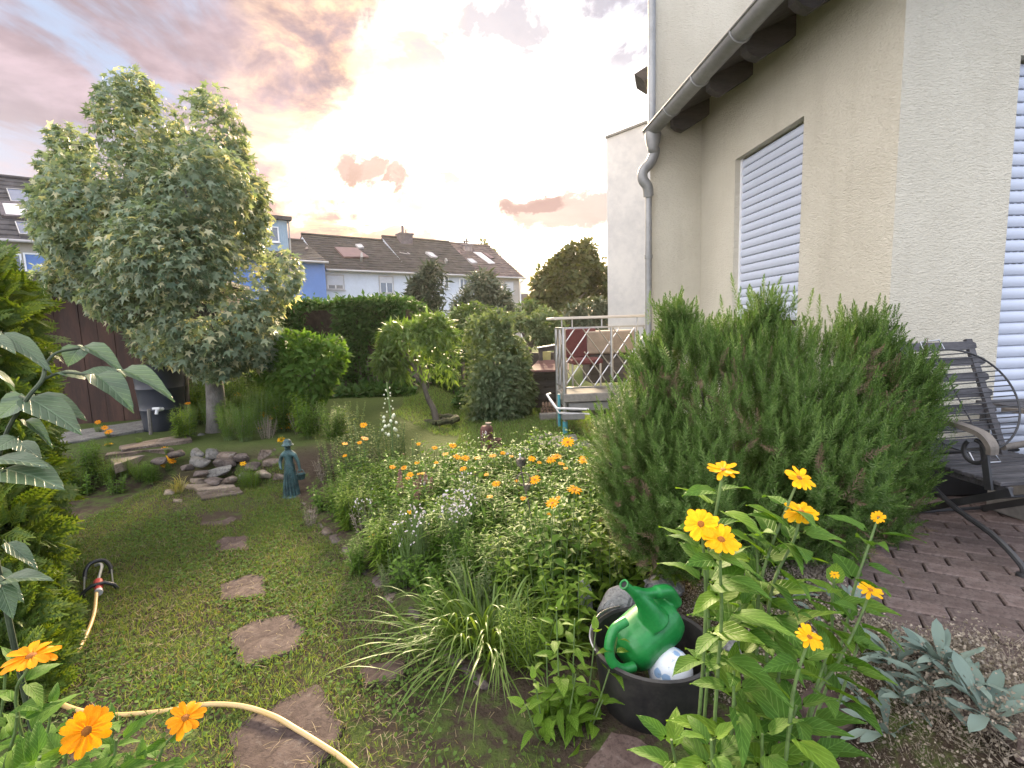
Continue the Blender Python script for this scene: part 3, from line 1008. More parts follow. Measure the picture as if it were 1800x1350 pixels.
def leaves(name, P, O, tpl, size, mat, parent, out=.6, rnd=.7, down=.35, var=.35, kind='stuff', up=.5):
    n = len(P)
    dirs = unit(O * out + rdir(n) * rnd + np.array([0, 0, -down]))
    ups = O * .6 + rdir(n) * .55 + np.array([0, 0, up])
    sc = size * (1 + var * rng.normal(size=n)).clip(.45, 1.7)
    me = scatter_mesh(name, tpl[0], tpl[1], frames_from(dirs, ups), P, sc)
    o = link(name, me, parent, mat)
    if kind: o['kind'] = kind
    return o


def limb_set(mb, trunk_top, targets, r0, bend=.25):
    for q in targets:
        q = Vector(q); a = Vector(trunk_top)
        mid = a.lerp(q, .5) + Vector((random.uniform(-1, 1), random.uniform(-1, 1), random.uniform(.0, 1))) * bend * (q - a).length * .4
        pts = bez(a, mid, q, 7)
        mb.tube(pts, [r0 * (1 - .85 * i / 6) for i in range(7)], 6)


def blobs_px(lst, Y, dy=.9):
    """photo ellipses (cx, cy, rx, ry[, dY]) -> ellipsoids in the garden round distance Y"""
    out = []
    for b in lst:
        cx, cy, rx, ry = b[:4]
        y = Y + (b[4] if len(b) > 4 else 0)
        c = D(cx, cy, y)
        s = y / FOC
        out.append((c, (rx * s, min(rx, ry) * s * dy, ry * s)))
    return out


def make_tree(name, label, cat, base, blobs, n, tpl, size, lm, bark, r0, trunk_to=None, group=None, via=None, nlimb=7, crown_name='foliage', **kw):
    t = thing(name, label, cat, base, 0, group)
    cks = {k: kw.pop(k) for k in ('shell', 'clump', 'thr', 'lump', 'keep_in') if k in kw}
    P, O = crown(blobs, n, **cks)
    cc = sum((Vector(b[0]) for b in blobs), Vector()) / len(blobs)
    top = Vector(trunk_to) if trunk_to is not None else Vector(base).lerp(cc, .75)
    mb = MB()
    pts = spline([Vector(base) + Vector((0, 0, -.1))] + [Vector(v) for v in (via or [])] + [top], 5)
    m = len(pts)
    mb.tube(pts, [r0 * (1.25 - .55 * i / (m - 1) if i > 1 else 1.5 - .2 * i) for i in range(m)], 12)
    mb.build('trunk', bark, t, smooth=True)
    lb = MB()
    limb_set(lb, pts[-2], [tuple(P[rng.integers(len(P))] * .6 + np.array(cc) * .4) for _ in range(nlimb)], r0 * .55)
    l = lb.build('branches', bark, t, smooth=True); l['kind'] = 'stuff'
    leaves(crown_name, P, O, tpl, size, lm, t, **kw)
    return t, P, O


# --- sweetgum beside the rain barrel
M['gum'] = lmat('sweetgum_leaf', (.125, .19, .115), (.29, .345, .235), .44, .45, (1.25, 1.2, .68), spec=.35, c3=(.50, .48, .30))
gb = on(381, 757)
gY = gb.y
gbl = blobs_px([(265, 390, 165, 130), (235, 225, 62, 78, -.1), (372, 235, 52, 72, .1), (122, 246, 34, 24), (200, 300, 95, 75, -.4), (400, 370, 72, 110, .2), (345, 330, 90, 80, -.5),
                (140, 400, 66, 80), (125, 488, 60, 34), (430, 500, 78, 78, .1), (360, 560, 118, 84, -.3), (375, 625, 62, 42, -.2), (450, 595, 52, 52), (255, 520, 95, 60, -.3),
                (290, 600, 52, 42), (500, 480, 26, 42), (88, 290, 16, 26), (170, 370, 80, 90, -.5), (300, 440, 110, 90, -.7), (240, 160, 24, 32), (382, 180, 32, 26)], gY, 1.0)
gum, gP, gO = make_tree('sweetgum_tree', 'variegated star-leaved tree rising over the rain barrel and shed', 'tree', gb, gbl, 31000, STAR, .082, M['gum'], M['bark_grey'], .098,
                        trunk_to=D(372, 560, gY), via=[D(379, 700, gY), D(374, 640, gY)], nlimb=16, shell=.55, thr=-.32, clump=3.4, down=.55, lump=.07, keep_in=.5)
# the leaves that face the path one can pick apart
fr = np.argsort(gP[:, 1] + rng.random(len(gP)) * .6)[:300]
smesh = np_mesh('leaf', np.array(STAR[0]) * .092, np.array(STAR[1]))
smesh.materials.append(M['gum'])
fdir = unit(gO[fr] * .5 + rdir(300) * .6 + np.array([0, -.3, -.5])); ff = frames_from(fdir, gO[fr] * .5 + rdir(300) * .4 + np.array([0, -.6, .5]))
for k, i in enumerate(fr):
    link('leaf', smesh, gum, None, loc=gP[i] + gO[i] * .03, rot=Matrix(ff[k].tolist()), scale=float(rng.uniform(.8, 1.15)))

# --- clipped hedge at the end of the lawn
M['hedge'] = lmat('hedge_leaf', (.036, .080, .022), (.07, .14, .036), .32, .6, spec=.15)
ha, hb_ = D(395, 535, 9.6), D(726, 540, 9.9)
hg = thing('clipped_hedge', 'tall clipped green hedge closing off the end of the lawn', 'hedge', (ha.x, 9.7, 0))
n = 26000
u = rng.random(n); v = rng.random(n)
side = rng.random(n)
hx = -5.6 + u * (hb_.x + 5.6)
hh = 2.02
top = side > .72
px_ = np.where(top, hx, hx); pz = np.where(top, hh + .05 * rng.normal(size=n), .25 + v * (hh - .25)); py = np.where(top, 9.6 + v * 1.0, 9.6 + np.abs(rng.normal(size=n)) * .12)
P = np.stack([px_, py, pz], -1)
P[:, 1] += .10 * vnoise(P, 2.1) - .12 * np.clip((P[:, 2] - 1.5), 0, 1) * 0
P[:, 2] += top * .05 * vnoise(P, 1.7)
O = np.where(top[:, None], np.array([[0, -.2, 1.0]]), np.array([[0, -1.0, .25]]))
edge = u > .97
P[edge, 1] += rng.random(edge.sum()) * .9
keep = (vnoise(P, 5.0) > -.75) & ((P[:, 2] > .75) | (rng.random(n) < .5))
leaves('foliage', P[keep], O[keep], LEAF, .095, M['hedge'], hg, out=.5, rnd=.8, down=.15)
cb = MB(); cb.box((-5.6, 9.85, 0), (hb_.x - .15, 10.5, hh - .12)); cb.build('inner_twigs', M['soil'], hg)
sb = MB()
for k in range(26):
    x = -4.6 + k * .12 + random.uniform(-.04, .04)
    sb.tube([(x, 9.72, 0), (x + random.uniform(-.05, .05), 9.68, .9)], .018, 5)
so = sb.build('stems', M['bark'], hg); so['kind'] = 'stuff'

# --- small round tree in front of the hedge
M['round'] = lmat('round_tree_leaf', (.060, .125, .022), (.105, .19, .04), .45, .6, spec=.15)
rb = on(561, 752)
make_tree('round_tree', 'small round-headed tree on a thin leaning trunk before the hedge', 'tree', rb,
          blobs_px([(545, 640, 58, 44), (505, 655, 45, 42, .2), (575, 625, 34, 34), (540, 680, 42, 28), (520, 610, 42, 28)], rb.y), 4200, LEAF, .085, M['round'], M['bark'], .034,
          trunk_to=D(543, 670, rb.y), via=[D(553, 715, rb.y)], down=.2, nlimb=9, thr=-.5)

# --- peach tree in its ring on the far lawn
M['peach'] = lmat('peach_leaf', (.085, .15, .035), (.15, .225, .058), .42, .42, spec=.4)
pb = Vector(on(768, 742))
make_tree('peach_tree', 'little peach tree with narrow drooping leaves on the far lawn', 'tree', pb,
          blobs_px([(735, 605, 58, 34), (700, 592, 36, 24), (770, 592, 34, 30), (755, 575, 30, 18), (690, 630, 34, 30), (782, 640, 24, 34), (735, 645, 40, 24)], pb.y, 1.0),
          4600, LEAF_N, .115, M['peach'], M['bark'], .045, trunk_to=D(744, 672, pb.y), via=[D(763, 722, pb.y), D(752, 700, pb.y)], down=.30, nlimb=14, thr=-.3, out=.6, rnd=.6)
tr = thing('tree_ring', 'low ring of mossy logs round the foot of the peach tree', 'edging', pb)
M['mossy_log'] = pmat('mossy_log', (.05, .045, .028), .95, .5, 12, c2=(.075, .085, .035), bump=.8, bscale=40, bdist=.01)
for k in range(9):
    a0 = 2 * PI * k / 9; a1 = a0 + .66
    r1 = .34
    c0 = pb + Vector((r1 * math.cos(a0) - .02, r1 * .8 * math.sin(a0) - .02, .035)); c1 = pb + Vector((r1 * math.cos(a1) - .02, r1 * .8 * math.sin(a1) - .02, .035 + random.uniform(-.01, .02)))
    MB().tube([c0, c0.lerp(c1, .5) + Vector((0, 0, .012)), c1], [.045, .055, .045], 8).build('log', M['mossy_log'], tr, smooth=True)

# --- big shrub on the right of the lawn, and the planting behind it
M['lilac'] = lmat('lilac_leaf', (.085, .125, .068), (.14, .185, .105), .36, .65, spec=.12)
M['dark_conifer'] = lmat('dark_conifer_leaf', (.022, .036, .020), (.045, .062, .034), .18, .6)
M['mid_shrub'] = lmat('mid_shrub_leaf', (.055, .095, .035), (.10, .15, .058), .35, .5)
M['grey_conifer'] = lmat('grey_conifer_leaf', (.055, .075, .050), (.085, .105, .070), .2, .6)
M['walnut'] = lmat('walnut_leaf', (.05, .07, .022), (.09, .11, .035), .45, .5, (1.9, 1.4, .45))
lb_ = on(880, 735)
make_tree('lilac_bush', 'large grey-green bush spreading over the right edge of the lawn', 'shrub', lb_,
          blobs_px([(862, 640, 60, 80), (838, 690, 38, 54, -.3), (885, 690, 40, 52, -.2), (862, 588, 42, 32), (892, 622, 36, 44), (912, 690, 26, 46), (835, 640, 34, 50), (870, 725, 50, 28, -.3), (880, 562, 20, 16), (842, 582, 18, 16), (915, 650, 16, 20)], 8.3, 1.0),
          13000, LEAF, .085, M['lilac'], M['bark'], .05, down=.3, nlimb=10, thr=-.55, shell=.60, lump=.15, keep_in=.45)
cs = [
    ('yew_tree', 'dark spiky yew standing before the white house with the tall chimney', 'tree', 17, [(757, 512, 30, 38), (735, 540, 20, 22), (775, 545, 26, 22), (757, 486, 20, 20), (750, 560, 34, 26), (733, 507, 12, 14)], 5200, LEAF_N, .24, 'dark_conifer', .1),
    ('grey_cypress', 'grey-green conifer with feathery tips right of the yew', 'tree', 19, [(842, 530, 34, 34), (848, 500, 22, 22), (870, 545, 30, 30), (820, 545, 24, 28), (880, 520, 14, 20)], 4600, LEAF_N, .26, 'grey_conifer', .1),
    ('garden_shrub', 'fresh green shrub below the yew, left of the big grey-green bush', 'shrub', 13, [(815, 575, 40, 36), (842, 560, 28, 26), (800, 610, 32, 32), (835, 600, 40, 40)], 3800, LEAF, .13, 'mid_shrub', .05),
    ('garden_shrub', 'dark shrub in the gap between peach tree and hedge', 'shrub', 10.8, [(740, 580, 40, 24), (790, 625, 36, 42), (800, 670, 36, 30), (750, 650, 50, 30)], 3600, LEAF, .10, 'hedge', .04),
    ('background_bush', 'pale green bush under the big walnut tree', 'shrub', 15, [(930, 590, 40, 26), (965, 575, 34, 30), (900, 575, 30, 22)], 3200, LEAF, .13, 'lilac', .05),
    ('spruce_tree', 'low feathery conifer against the pale gable wall', 'tree', 16, [(1035, 545, 34, 20), (1010, 552, 28, 18), (1055, 540, 18, 14), (1040, 565, 40, 18)], 3000, LEAF_N, .20, 'grey_conifer', .06),
    ('walnut_tree', 'broad dark tree catching the sunset beside the pale gable', 'tree', 26, [(1005, 490, 56, 38), (1020, 455, 42, 24), (975, 500, 36, 38), (1050, 490, 34, 48), (1000, 530, 66, 30), (958, 490, 16, 24), (1040, 450, 30, 22), (950, 540, 24, 24)], 8000, LEAF_R, .26, 'walnut', .22),
    ('poplar_tree', 'thin distant tree tips behind the beige end house', 'tree', 62, [(848, 432, 5, 9), (862, 447, 8, 7), (872, 455, 6, 6), (838, 450, 6, 6)], 700, LEAF, .5, 'walnut', .2),
    ('background_bush', 'rounded shrub between the walnut tree and the low distant roof', 'shrub', 24, [(925, 548, 26, 18), (945, 560, 26, 14), (905, 552, 18, 14)], 1500, LEAF, .22, 'mid_shrub', .06),
]
for nm, lab, cat, Y, bl, n, tpl, sz, mt, r0 in cs:
    c = D(bl[0][0], 560, Y)
    make_tree(nm, lab, cat, (c.x, Y, 0), blobs_px(bl, Y, 1.0), n, tpl, sz, M[mt], M['bark'], r0, down=.1 if 'yew' in nm else .25, shell=.5, thr=-.05 if cat == 'tree' else -.2, lump=.2, nlimb=10)
# dark low planting along the foot of the hedge
for k, (x, y, rx, ry, lab) in enumerate(((600, 705, 46, 24, 'dark leafy perennials along the hedge foot left of the yucca spike'), (650, 700, 40, 26, 'dark leafy perennials right behind the yucca spike'),
                                         (700, 698, 30, 22, 'low greenery at the hedge end beside the far lawn'), (470, 690, 60, 34, 'dark shrub under the hedge between the two trunks'),
                                         (420, 660, 50, 40, 'dark hedge growth just right of the grey trunk'), (830, 705, 26, 20, 'low dark undergrowth left of the big grey-green bush'))):
    Y = 9.1 if k not in (3, 4) else 8.2
    c = D(x, y, Y)
    make_tree('border_shrub', lab, 'shrub', (c.x, Y, gz(c.x, Y)), blobs_px([(x, y, rx, ry), (x + rx * .5, y + 8, rx * .7, ry * .8), (x - rx * .5, y + 6, rx * .7, ry * .8)], Y, 1.0), 1500, LEAF_R, .10, M['hedge'], M['bark'], .02, nlimb=5, down=.1)
gp = thing('fence_post', 'dark wooden gate post in the shade behind the peach tree', 'post', D(795, 690, 10.6))
a = D(795, 690, 10.6)
MB().box((a.x - .14, 10.6, -.1), (a.x + .10, 10.7, 1.0)).build('board', M['dark_wood'], gp)
MB().tube([(a.x + .25, 10.6, -.1), (a.x + .25, 10.6, .75)], .045, 8).build('post', M['bark'], gp)

# --- yellow-green conifer hedge close on the left
M['thuja'] = lmat('thuja_spray', (.050, .100, .014), (.115, .165, .024), .40, .5, (1.5, 1.35, .4))
sv, sf = [], []
def _q(a, b, wd):
    d = (b[0] - a[0], b[1] - a[1]); L = math.hypot(*d) or 1; nx, ny = -d[1] / L * wd, d[0] / L * wd
    i = len(sv)
    z = lambda p: -.18 * p[1] * p[1] - .3 * p[0] * p[0]
    for p_, k in ((a, -1), (a, 1), (b, .6), (b, -.6)): sv.append((p_[0] + nx * k, p_[1] + ny * k, z(p_)))
    sf.append((i, i + 1, i + 2, i + 3))
_q((0, 0), (0, 1), .02)
for k in range(7):
    y = .16 + k * .115; L = .46 * (1 - .085 * k)
    for s in (-1, 1):
        e = (s * L * .75, y + L * .62); _q((0, y), e, .034)
        mid_ = (s * L * .42, y + L * .35); _q(mid_, (mid_[0] + s * .03, mid_[1] + .17), .030)
        _q(mid_, (mid_[0] + s * .17, mid_[1] + .03), .026)
tb = [((-2.95, 2.95, .55), (.72, .9, .85)), ((-3.05, 3.0, 1.2), (.78, .8, .62)), ((-2.35, 2.05, .30), (.46, .62, .62)), ((-3.0, 2.7, 1.45), (.62, .7, .50)), ((-2.15, 1.75, .1), (.40, .5, .35)), ((-2.62, 2.35, .75), (.52, .6, .60)), ((-3.55, 3.1, .8), (.9, .9, .9))]
tb = []
for (cx, cy, rx, ry, Y) in ((30, 1010, 78, 120, 2.3), (10, 890, 92, 130, 2.6), (-20, 760, 104, 130, 2.7), (-25, 610, 100, 120, 2.8), (-40, 540, 92, 60, 2.9), (50, 1130, 66, 110, 2.15), (30, 1240, 84, 110, 2.0), (-60, 1000, 140, 260, 2.7), (-70, 700, 120, 220, 3.0), (75, 1230, 48, 70, 1.95)):
    cx -= 44
    c = D(cx, cy, Y); s = Y / FOC
    tb.append((c, (rx * s, rx * s * 1.1, ry * s)))
th_ = thing('conifer_hedge', 'yellow-green conifer hedge along the left side of the path', 'hedge', (-2.4, 2.4, 0))
P, O = crown(tb, 8500, shell=.72, clump=3.5, thr=-.6, lump=.10, keep_in=.7)
ok = (P[:, 2] > .02) & (P[:, 1] > 1.2)
leaves('foliage', P[ok], O[ok], (sv, sf), .115, M['thuja'], th_, out=.75, rnd=.5, down=.05, up=.2)
# the sprays nearest the path
tm = np_mesh('spray', np.array(sv) * .13, np.array(sf)); tm.materials.append(M['thuja'])
cand = np.where(ok)[0]; cand = cand[np.argsort(-(P[cand, 0] + .25 * rng.random(len(cand))) + .4 * P[cand, 1])][:240]
fd = unit(O[cand] * .8 + rdir(len(cand)) * .5 + np.array([.1, -.1, .15])); ff = frames_from(fd, rdir(len(cand)) * .6 + np.array([0, -.7, .5]))
for k, i in enumerate(cand):
    link('spray', tm, th_, None, loc=P[i] + O[i] * .03, rot=Matrix(ff[k].tolist()), scale=float(rng.uniform(.7, 1.1)))
ib = MB()
for (c, r_) in tb[:7]:
    for k in range(4):
        q = Vector(c) + Vector((random.uniform(-.6, .3) * r_[0], random.uniform(-.3, .6) * r_[1], 0))
        ib.tube([(q.x, q.y, -.05), (q.x + random.uniform(-.1, .1), q.y + random.uniform(-.1, .1), c.z + r_[2] * .5)], [.03, .008], 6)
ib.build('stems', M['bark'], th_)['kind'] = 'stuff'
# ------------------------------------------------------------------ lawn, path and edging
def rock_mesh(name, sx, sy, sz, n=20, rough=.28, cham=.012):
    bm = bmesh.new()
    for k in range(n):
        d = Vector(rdir(1)[0]); q = 1 + random.uniform(-rough, rough * .4)
        d = Vector((math.copysign(abs(d.x) ** .7, d.x), math.copysign(abs(d.y) ** .7, d.y), math.copysign(abs(d.z) ** .6, d.z)))
        bm.verts.new((d.x * sx * q, d.y * sy * q, d.z * sz * q))
    bmesh.ops.convex_hull(bm, input=bm.verts[:])
    bmesh.ops.delete(bm, geom=[v for v in bm.verts if not v.link_faces], context='VERTS')
    bmesh.ops.bevel(bm, geom=bm.edges[:], offset=min(sx, sy, sz) * .14, segments=1, affect='EDGES', profile=.6)
    me = bpy.data.meshes.new(name); bm.to_mesh(me); bm.free()
    return me


def slab_mesh(name, poly, z0, z1, jag=.01, sub=5):
    """flat stone with a broken outline and a slightly uneven, subdivided top"""
    pts = []
    n = len(poly)
    for i in range(n):
        a, b = Vector(poly[i]), Vector(poly[(i + 1) % n])
        for k in range(sub):
            q = a.lerp(b, k / sub); nz = jag * (mnoise.noise(q * 14) * 1.3 + random.uniform(-.4, .4))
            e = (b - a).normalized(); pts.append(Vector((q.x - e.y * nz, q.y + e.x * nz, 0)))
    c = sum(pts, Vector()) / len(pts)
    vs, fs = [], []
    rings = [(1.0, z0), (1.0, z1 - .008), (.975, z1), (.66, z1 + .002), (.33, z1 + .002)]
    m = len(pts)
    for s, z in rings:
        for p in pts:
            q = c + (p - c) * s
            vs.append((q.x, q.y, z + (.004 * mnoise.noise(q * 9) if s < 1 else 0)))
    for r in range(len(rings) - 1):
        for i in range(m):
            j = (i + 1) % m
            fs.append((r * m + i, r * m + j, (r + 1) * m + j, (r + 1) * m + i))
    vs.append((c.x, c.y, z1)); k = len(vs) - 1
    o = (len(rings) - 1) * m
    fs += [(o + i, o + (i + 1) % m, k) for i in range(m)]
    mb = MB(); mb.add(vs, fs)
    return mb.mesh(name)


def stone_mat(name, c, c2, sc=7, lich=(.28, .27, .25)):
    m, t = new_mat(name)
    co = t.n('ShaderNodeTexCoord').outputs['Object']
    oi = t.n('ShaderNodeObjectInfo').outputs['Random']
    cs = t.vmul(co, (1, 1, 1))
    a = t.noise(cs, sc, 6, .65); b = t.noise(cs, sc * 6, 4, .65); s_ = t.noise(cs, sc * 2.6, 5, .7)
    col = t.mix(t.ss(a, .3, .7), c, c2)
    col = t.mix(t.m('MULTIPLY', t.ss(s_, .56, .68), .55), col, lich)
    col = t.mix(t.m('MULTIPLY', t.ss(b, .52, .38), .5), col, tuple(x * .45 for x in c))
    hs = t.n('ShaderNodeHueSaturation'); t.put(hs.inputs['Value'], t.m('ADD', .78, t.m('MULTIPLY', oi, .45))); t.put(hs.inputs['Color'], col)
    p = t.n('ShaderNodeBsdfPrincipled'); t.put(p.inputs['Base Color'], hs.outputs[0]); p.inputs['Roughness'].default_value = .88
    p.inputs['Specular IOR Level'].default_value = .25
    t.put(p.inputs['Normal'], t.bump(t.m('ADD', t.m('MULTIPLY', a, .6), t.m('MULTIPLY', b, .4)), .8, .012))
    t.t.links.new(p.outputs[0], t.n('ShaderNodeOutputMaterial').inputs[0])
    return m


M['red_stone'] = stone_mat('red_sandstone', (.050, .033, .029), (.092, .066, .058), 9, (.14, .118, .105))
M['grey_stone'] = stone_mat('grey_stone', (.10, .097, .09), (.20, .19, .175), 7)
M['brown_stone'] = stone_mat('brown_stone', (.085, .064, .052), (.18, .142, .116), 7)
M['dark_stone'] = stone_mat('dark_stone', (.065, .052, .046), (.13, .105, .095), 8, (.16, .15, .14))
M['tan_stone'] = stone_mat('tan_stone', (.22, .175, .135), (.33, .27, .215), 8)
M['kerb'] = stone_mat('granite_kerb', (.15, .15, .15), (.24, .24, .24), 16)

STEPS = [([(345, 908), (386, 898), (430, 899), (434, 912), (396, 924), (350, 923)], 'small reddish stepping stone farthest from the camera, nearest the rockery'),
         ([(378, 951), (396, 941), (438, 941), (436, 965), (386, 969)], 'smallest stepping stone, second down from the rockery'),
         ([(387, 1026), (438, 1008), (468, 1012), (466, 1045), (388, 1054)], 'wide low stepping stone level with the lawn sprinkler'),
         ([(398, 1116), (440, 1090), (512, 1077), (537, 1103), (522, 1141), (425, 1173), (412, 1142)], 'large squarish stepping stone just above the hose loop'),
         ([(402, 1290), (438, 1252), (560, 1198), (604, 1270), (592, 1312), (520, 1380), (404, 1400)], 'biggest stepping stone under the yellow hose at the bottom'),
         ([(630, 1177), (660, 1162), (716, 1159), (714, 1190), (640, 1199)], 'half buried stepping stone touching the strap-leaved clump')]
step_polys = []
for poly, lab in STEPS:
    pts = [G(x, y, .012) for x, y in poly]
    c = sum(pts, Vector()) / len(pts)
    me = slab_mesh('stepping_stone', [(p.x - c.x, p.y - c.y, 0) for p in pts], -.05, .008, .014)
    o = link('stepping_stone', me, None, M['red_stone'], loc=(c.x, c.y, 0))
    tag(o, lab, 'stepping stone', 'stepping stones across the lawn')
    step_polys.append(np.array([(p.x, p.y) for p in pts]))


def inside(px, py, poly):
    r = np.zeros(len(px), bool); n = len(poly)
    for i in range(n):
        x0, y0 = poly[i]; x1, y1 = poly[(i + 1) % n]
        c = ((y0 > py) != (y1 > py)) & (px < (x1 - x0) * (py - y0) / (y1 - y0 + 1e-12) + x0)
        r ^= c
    return r


M['grass'] = lmat('lawn_grass_blade', (.10, .145, .034), (.175, .235, .062), .42, .75, spec=.1, c3=(.20, .16, .085))
M['clover'] = lmat('lawn_clover_leaf', (.065, .12, .028), (.12, .19, .048), .34, .75, spec=.08)
M['straw'] = lmat('dry_straw', (.19, .145, .085), (.30, .24, .15), .2, .7)
BL = ([(-.5, 0, 0), (.5, 0, 0), (.42, .55, .10), (-.42, .55, .10), (0, 1, .0)], [(0, 1, 2), (0, 2, 3), (3, 2, 4)])


def field(n, x0, x1, y0, y1):
    return rng.uniform(x0, x1, n), rng.uniform(y0, y1, n)


# near lawn: tufted, thin in places
x, y = field(150000, -3.6, .45, 1.25, 4.95)
ok = (x < edge_x(y) - .02 + .05 * vnoise(np.stack([x, y, y * 0], -1), 4)) & (np.abs(x / y) < 1.15)
dens = vnoise(np.stack([x, y, y * 0 + 3], -1), 2.4) * .55 + vnoise(np.stack([x, y, y * 0], -1), 7.0) * .35
worn = np.exp(-((x + .15) ** 2 / .12 + (y - 1.75) ** 2 / .10)) * 1.1 + np.exp(-((x + 2.0) ** 2 / .05 + (y - 2.5) ** 2 / .25))
ok &= dens - worn + rng.normal(0, .45, len(x)) > -.55
for k, sp in enumerate(step_polys):
    c_ = sp.mean(0); ok &= ~inside(x, y, c_ + (sp - c_) * .86)
x, y = x[ok], y[ok]
n = len(x)
a = rng.uniform(0, 2 * PI, n); tilt = rng.uniform(.15, 1.35, n)
d = np.stack([np.cos(a) * np.sin(tilt), np.sin(a) * np.sin(tilt), np.cos(tilt) * .8 + .05], -1)
L = rng.uniform(.018, .048, n) * (1 + .25 * vnoise(np.stack([x, y, y * 0], -1), 3))
sc = np.stack([rng.uniform(.0022, .0045, n), L, L], -1)
o = link('lawn_grass', scatter_mesh('lawn_grass', BL[0], BL[1], frames_from(d, rdir(n) + np.array([0, 0, 1.])), np.stack([x, y, hz(x, y)], -1), sc), None, M['grass'])
o['kind'] = 'stuff'
CL = ([(0, 0, 0), (-.5, .4, .05), (-.35, .9, .02), (0, .8, -.04), (.35, .9, .02), (.5, .4, .05)], [(0, 2, 1), (0, 3, 2), (0, 4, 3), (0, 5, 4)])
x, y = field(60000, -3.6, .45, 1.25, 4.95)
ok = (x < edge_x(y)) & (np.abs(x / y) < 1.15) & (vnoise(np.stack([x, y, y * 0 + 8], -1), 4.5) + rng.normal(0, .4, len(x)) > .0)
ok &= (np.exp(-((x + .15) ** 2 / .12 + (y - 1.75) ** 2 / .10)) < .55 + .3 * rng.random(len(x)))
for sp in step_polys:
    c_ = sp.mean(0); ok &= ~inside(x, y, c_ + (sp - c_) * .90)
x, y = x[ok], y[ok]; n = len(x)
d = rdir(n); d[:, 2] = np.abs(d[:, 2]) * .5
o = link('clover', scatter_mesh('clover', CL[0], CL[1], frames_from(d, rdir(n) * .5 + np.array([0, 0, 1.])), np.stack([x, y, hz(x, y) + rng.uniform(.003, .022, n)], -1), rng.uniform(.007, .021, n)), None, M['clover'])
o['kind'] = 'stuff'
x, y = field(26000, -3.6, 1.2, 1.25, 4.95)
ok = (x < edge_x(y) + .5) & (np.abs(x / y) < 1.15) & (vnoise(np.stack([x, y, y * 0 + 5], -1), 3.0) + rng.normal(0, .5, len(x)) > .2)
x, y = x[ok], y[ok]; n = len(x)
d = rdir(n); d[:, 2] *= .15
o = link('straw', scatter_mesh('straw', BL[0], BL[1], frames_from(d, rdir(n) * .3 + np.array([0, 0, 1.])), np.stack([x, y, hz(x, y) + rng.uniform(.004, .02, n)], -1),
         np.stack([rng.uniform(.0012, .0028, n), rng.uniform(.02, .07, n), rng.uniform(.02, .05, n)], -1)), None, M['straw'])
o['kind'] = 'stuff'
# far lawn
x, y = field(60000, -3.2, 2.6, 5.0, 10.2)
ok = (x > -1.75 + .1 * vnoise(np.stack([x, y, y * 0], -1), 3)) & ~((x < -.75) & (y < 6.8)) & (x < 1.55)
x, y = x[ok], y[ok]; n = len(x)
a = rng.uniform(0, 2 * PI, n); tilt = rng.uniform(.1, 1.1, n)
d = np.stack([np.cos(a) * np.sin(tilt), np.sin(a) * np.sin(tilt), np.cos(tilt)], -1)
L = rng.uniform(.03, .065, n)
M['grass_far'] = lmat('far_lawn_grass_blade', (.12, .20, .05), (.19, .28, .08), .42, .6, c3=(.16, .14, .07))
o = link('far_lawn_grass', scatter_mesh('far_lawn_grass', BL[0], BL[1], frames_from(d, rdir(n) + np.array([0, 0, 1.])), np.stack([x, y, hz(x, y)], -1), np.stack([rng.uniform(.004, .008, n), L, L], -1)), None, M['grass_far'])
o['kind'] = 'stuff'

# edging stones along the flower bed
_ew = ['farthest edging stone, tucked against the statue base', 'edging stone just this side of the statue']
EDL = _ew + ['%s edging stone of the bed %s the %s stepping stone' % (a, b, c) for c in ('farthest', 'smallest', 'sprinkler-side', 'large squarish', 'half buried') for a, b in (('dark', 'just beyond'), ('long', 'level with'), ('sunken', 'just nearer than'))]
for k in range(17):
    t_ = k / 16
    yy = 4.55 - 2.55 * t_
    xx = float(edge_x(yy)) + .03 + random.uniform(-.015, .015)
    L = random.uniform(.085, .13); wd = random.uniform(.035, .05)
    me = rock_mesh('edging_stone', L, wd, random.uniform(.022, .035), 18, .2)
    ang = math.atan2(-1.75, 1.35) + random.uniform(-.12, .12)
    o = link('edging_stone', me, None, M['dark_stone' if k % 3 else 'brown_stone'], loc=(xx, yy, .002), rot=(random.uniform(-.1, .1), random.uniform(-.1, .1), ang))
    tag(o, EDL[k], 'stone', 'edging stones of the flower bed')

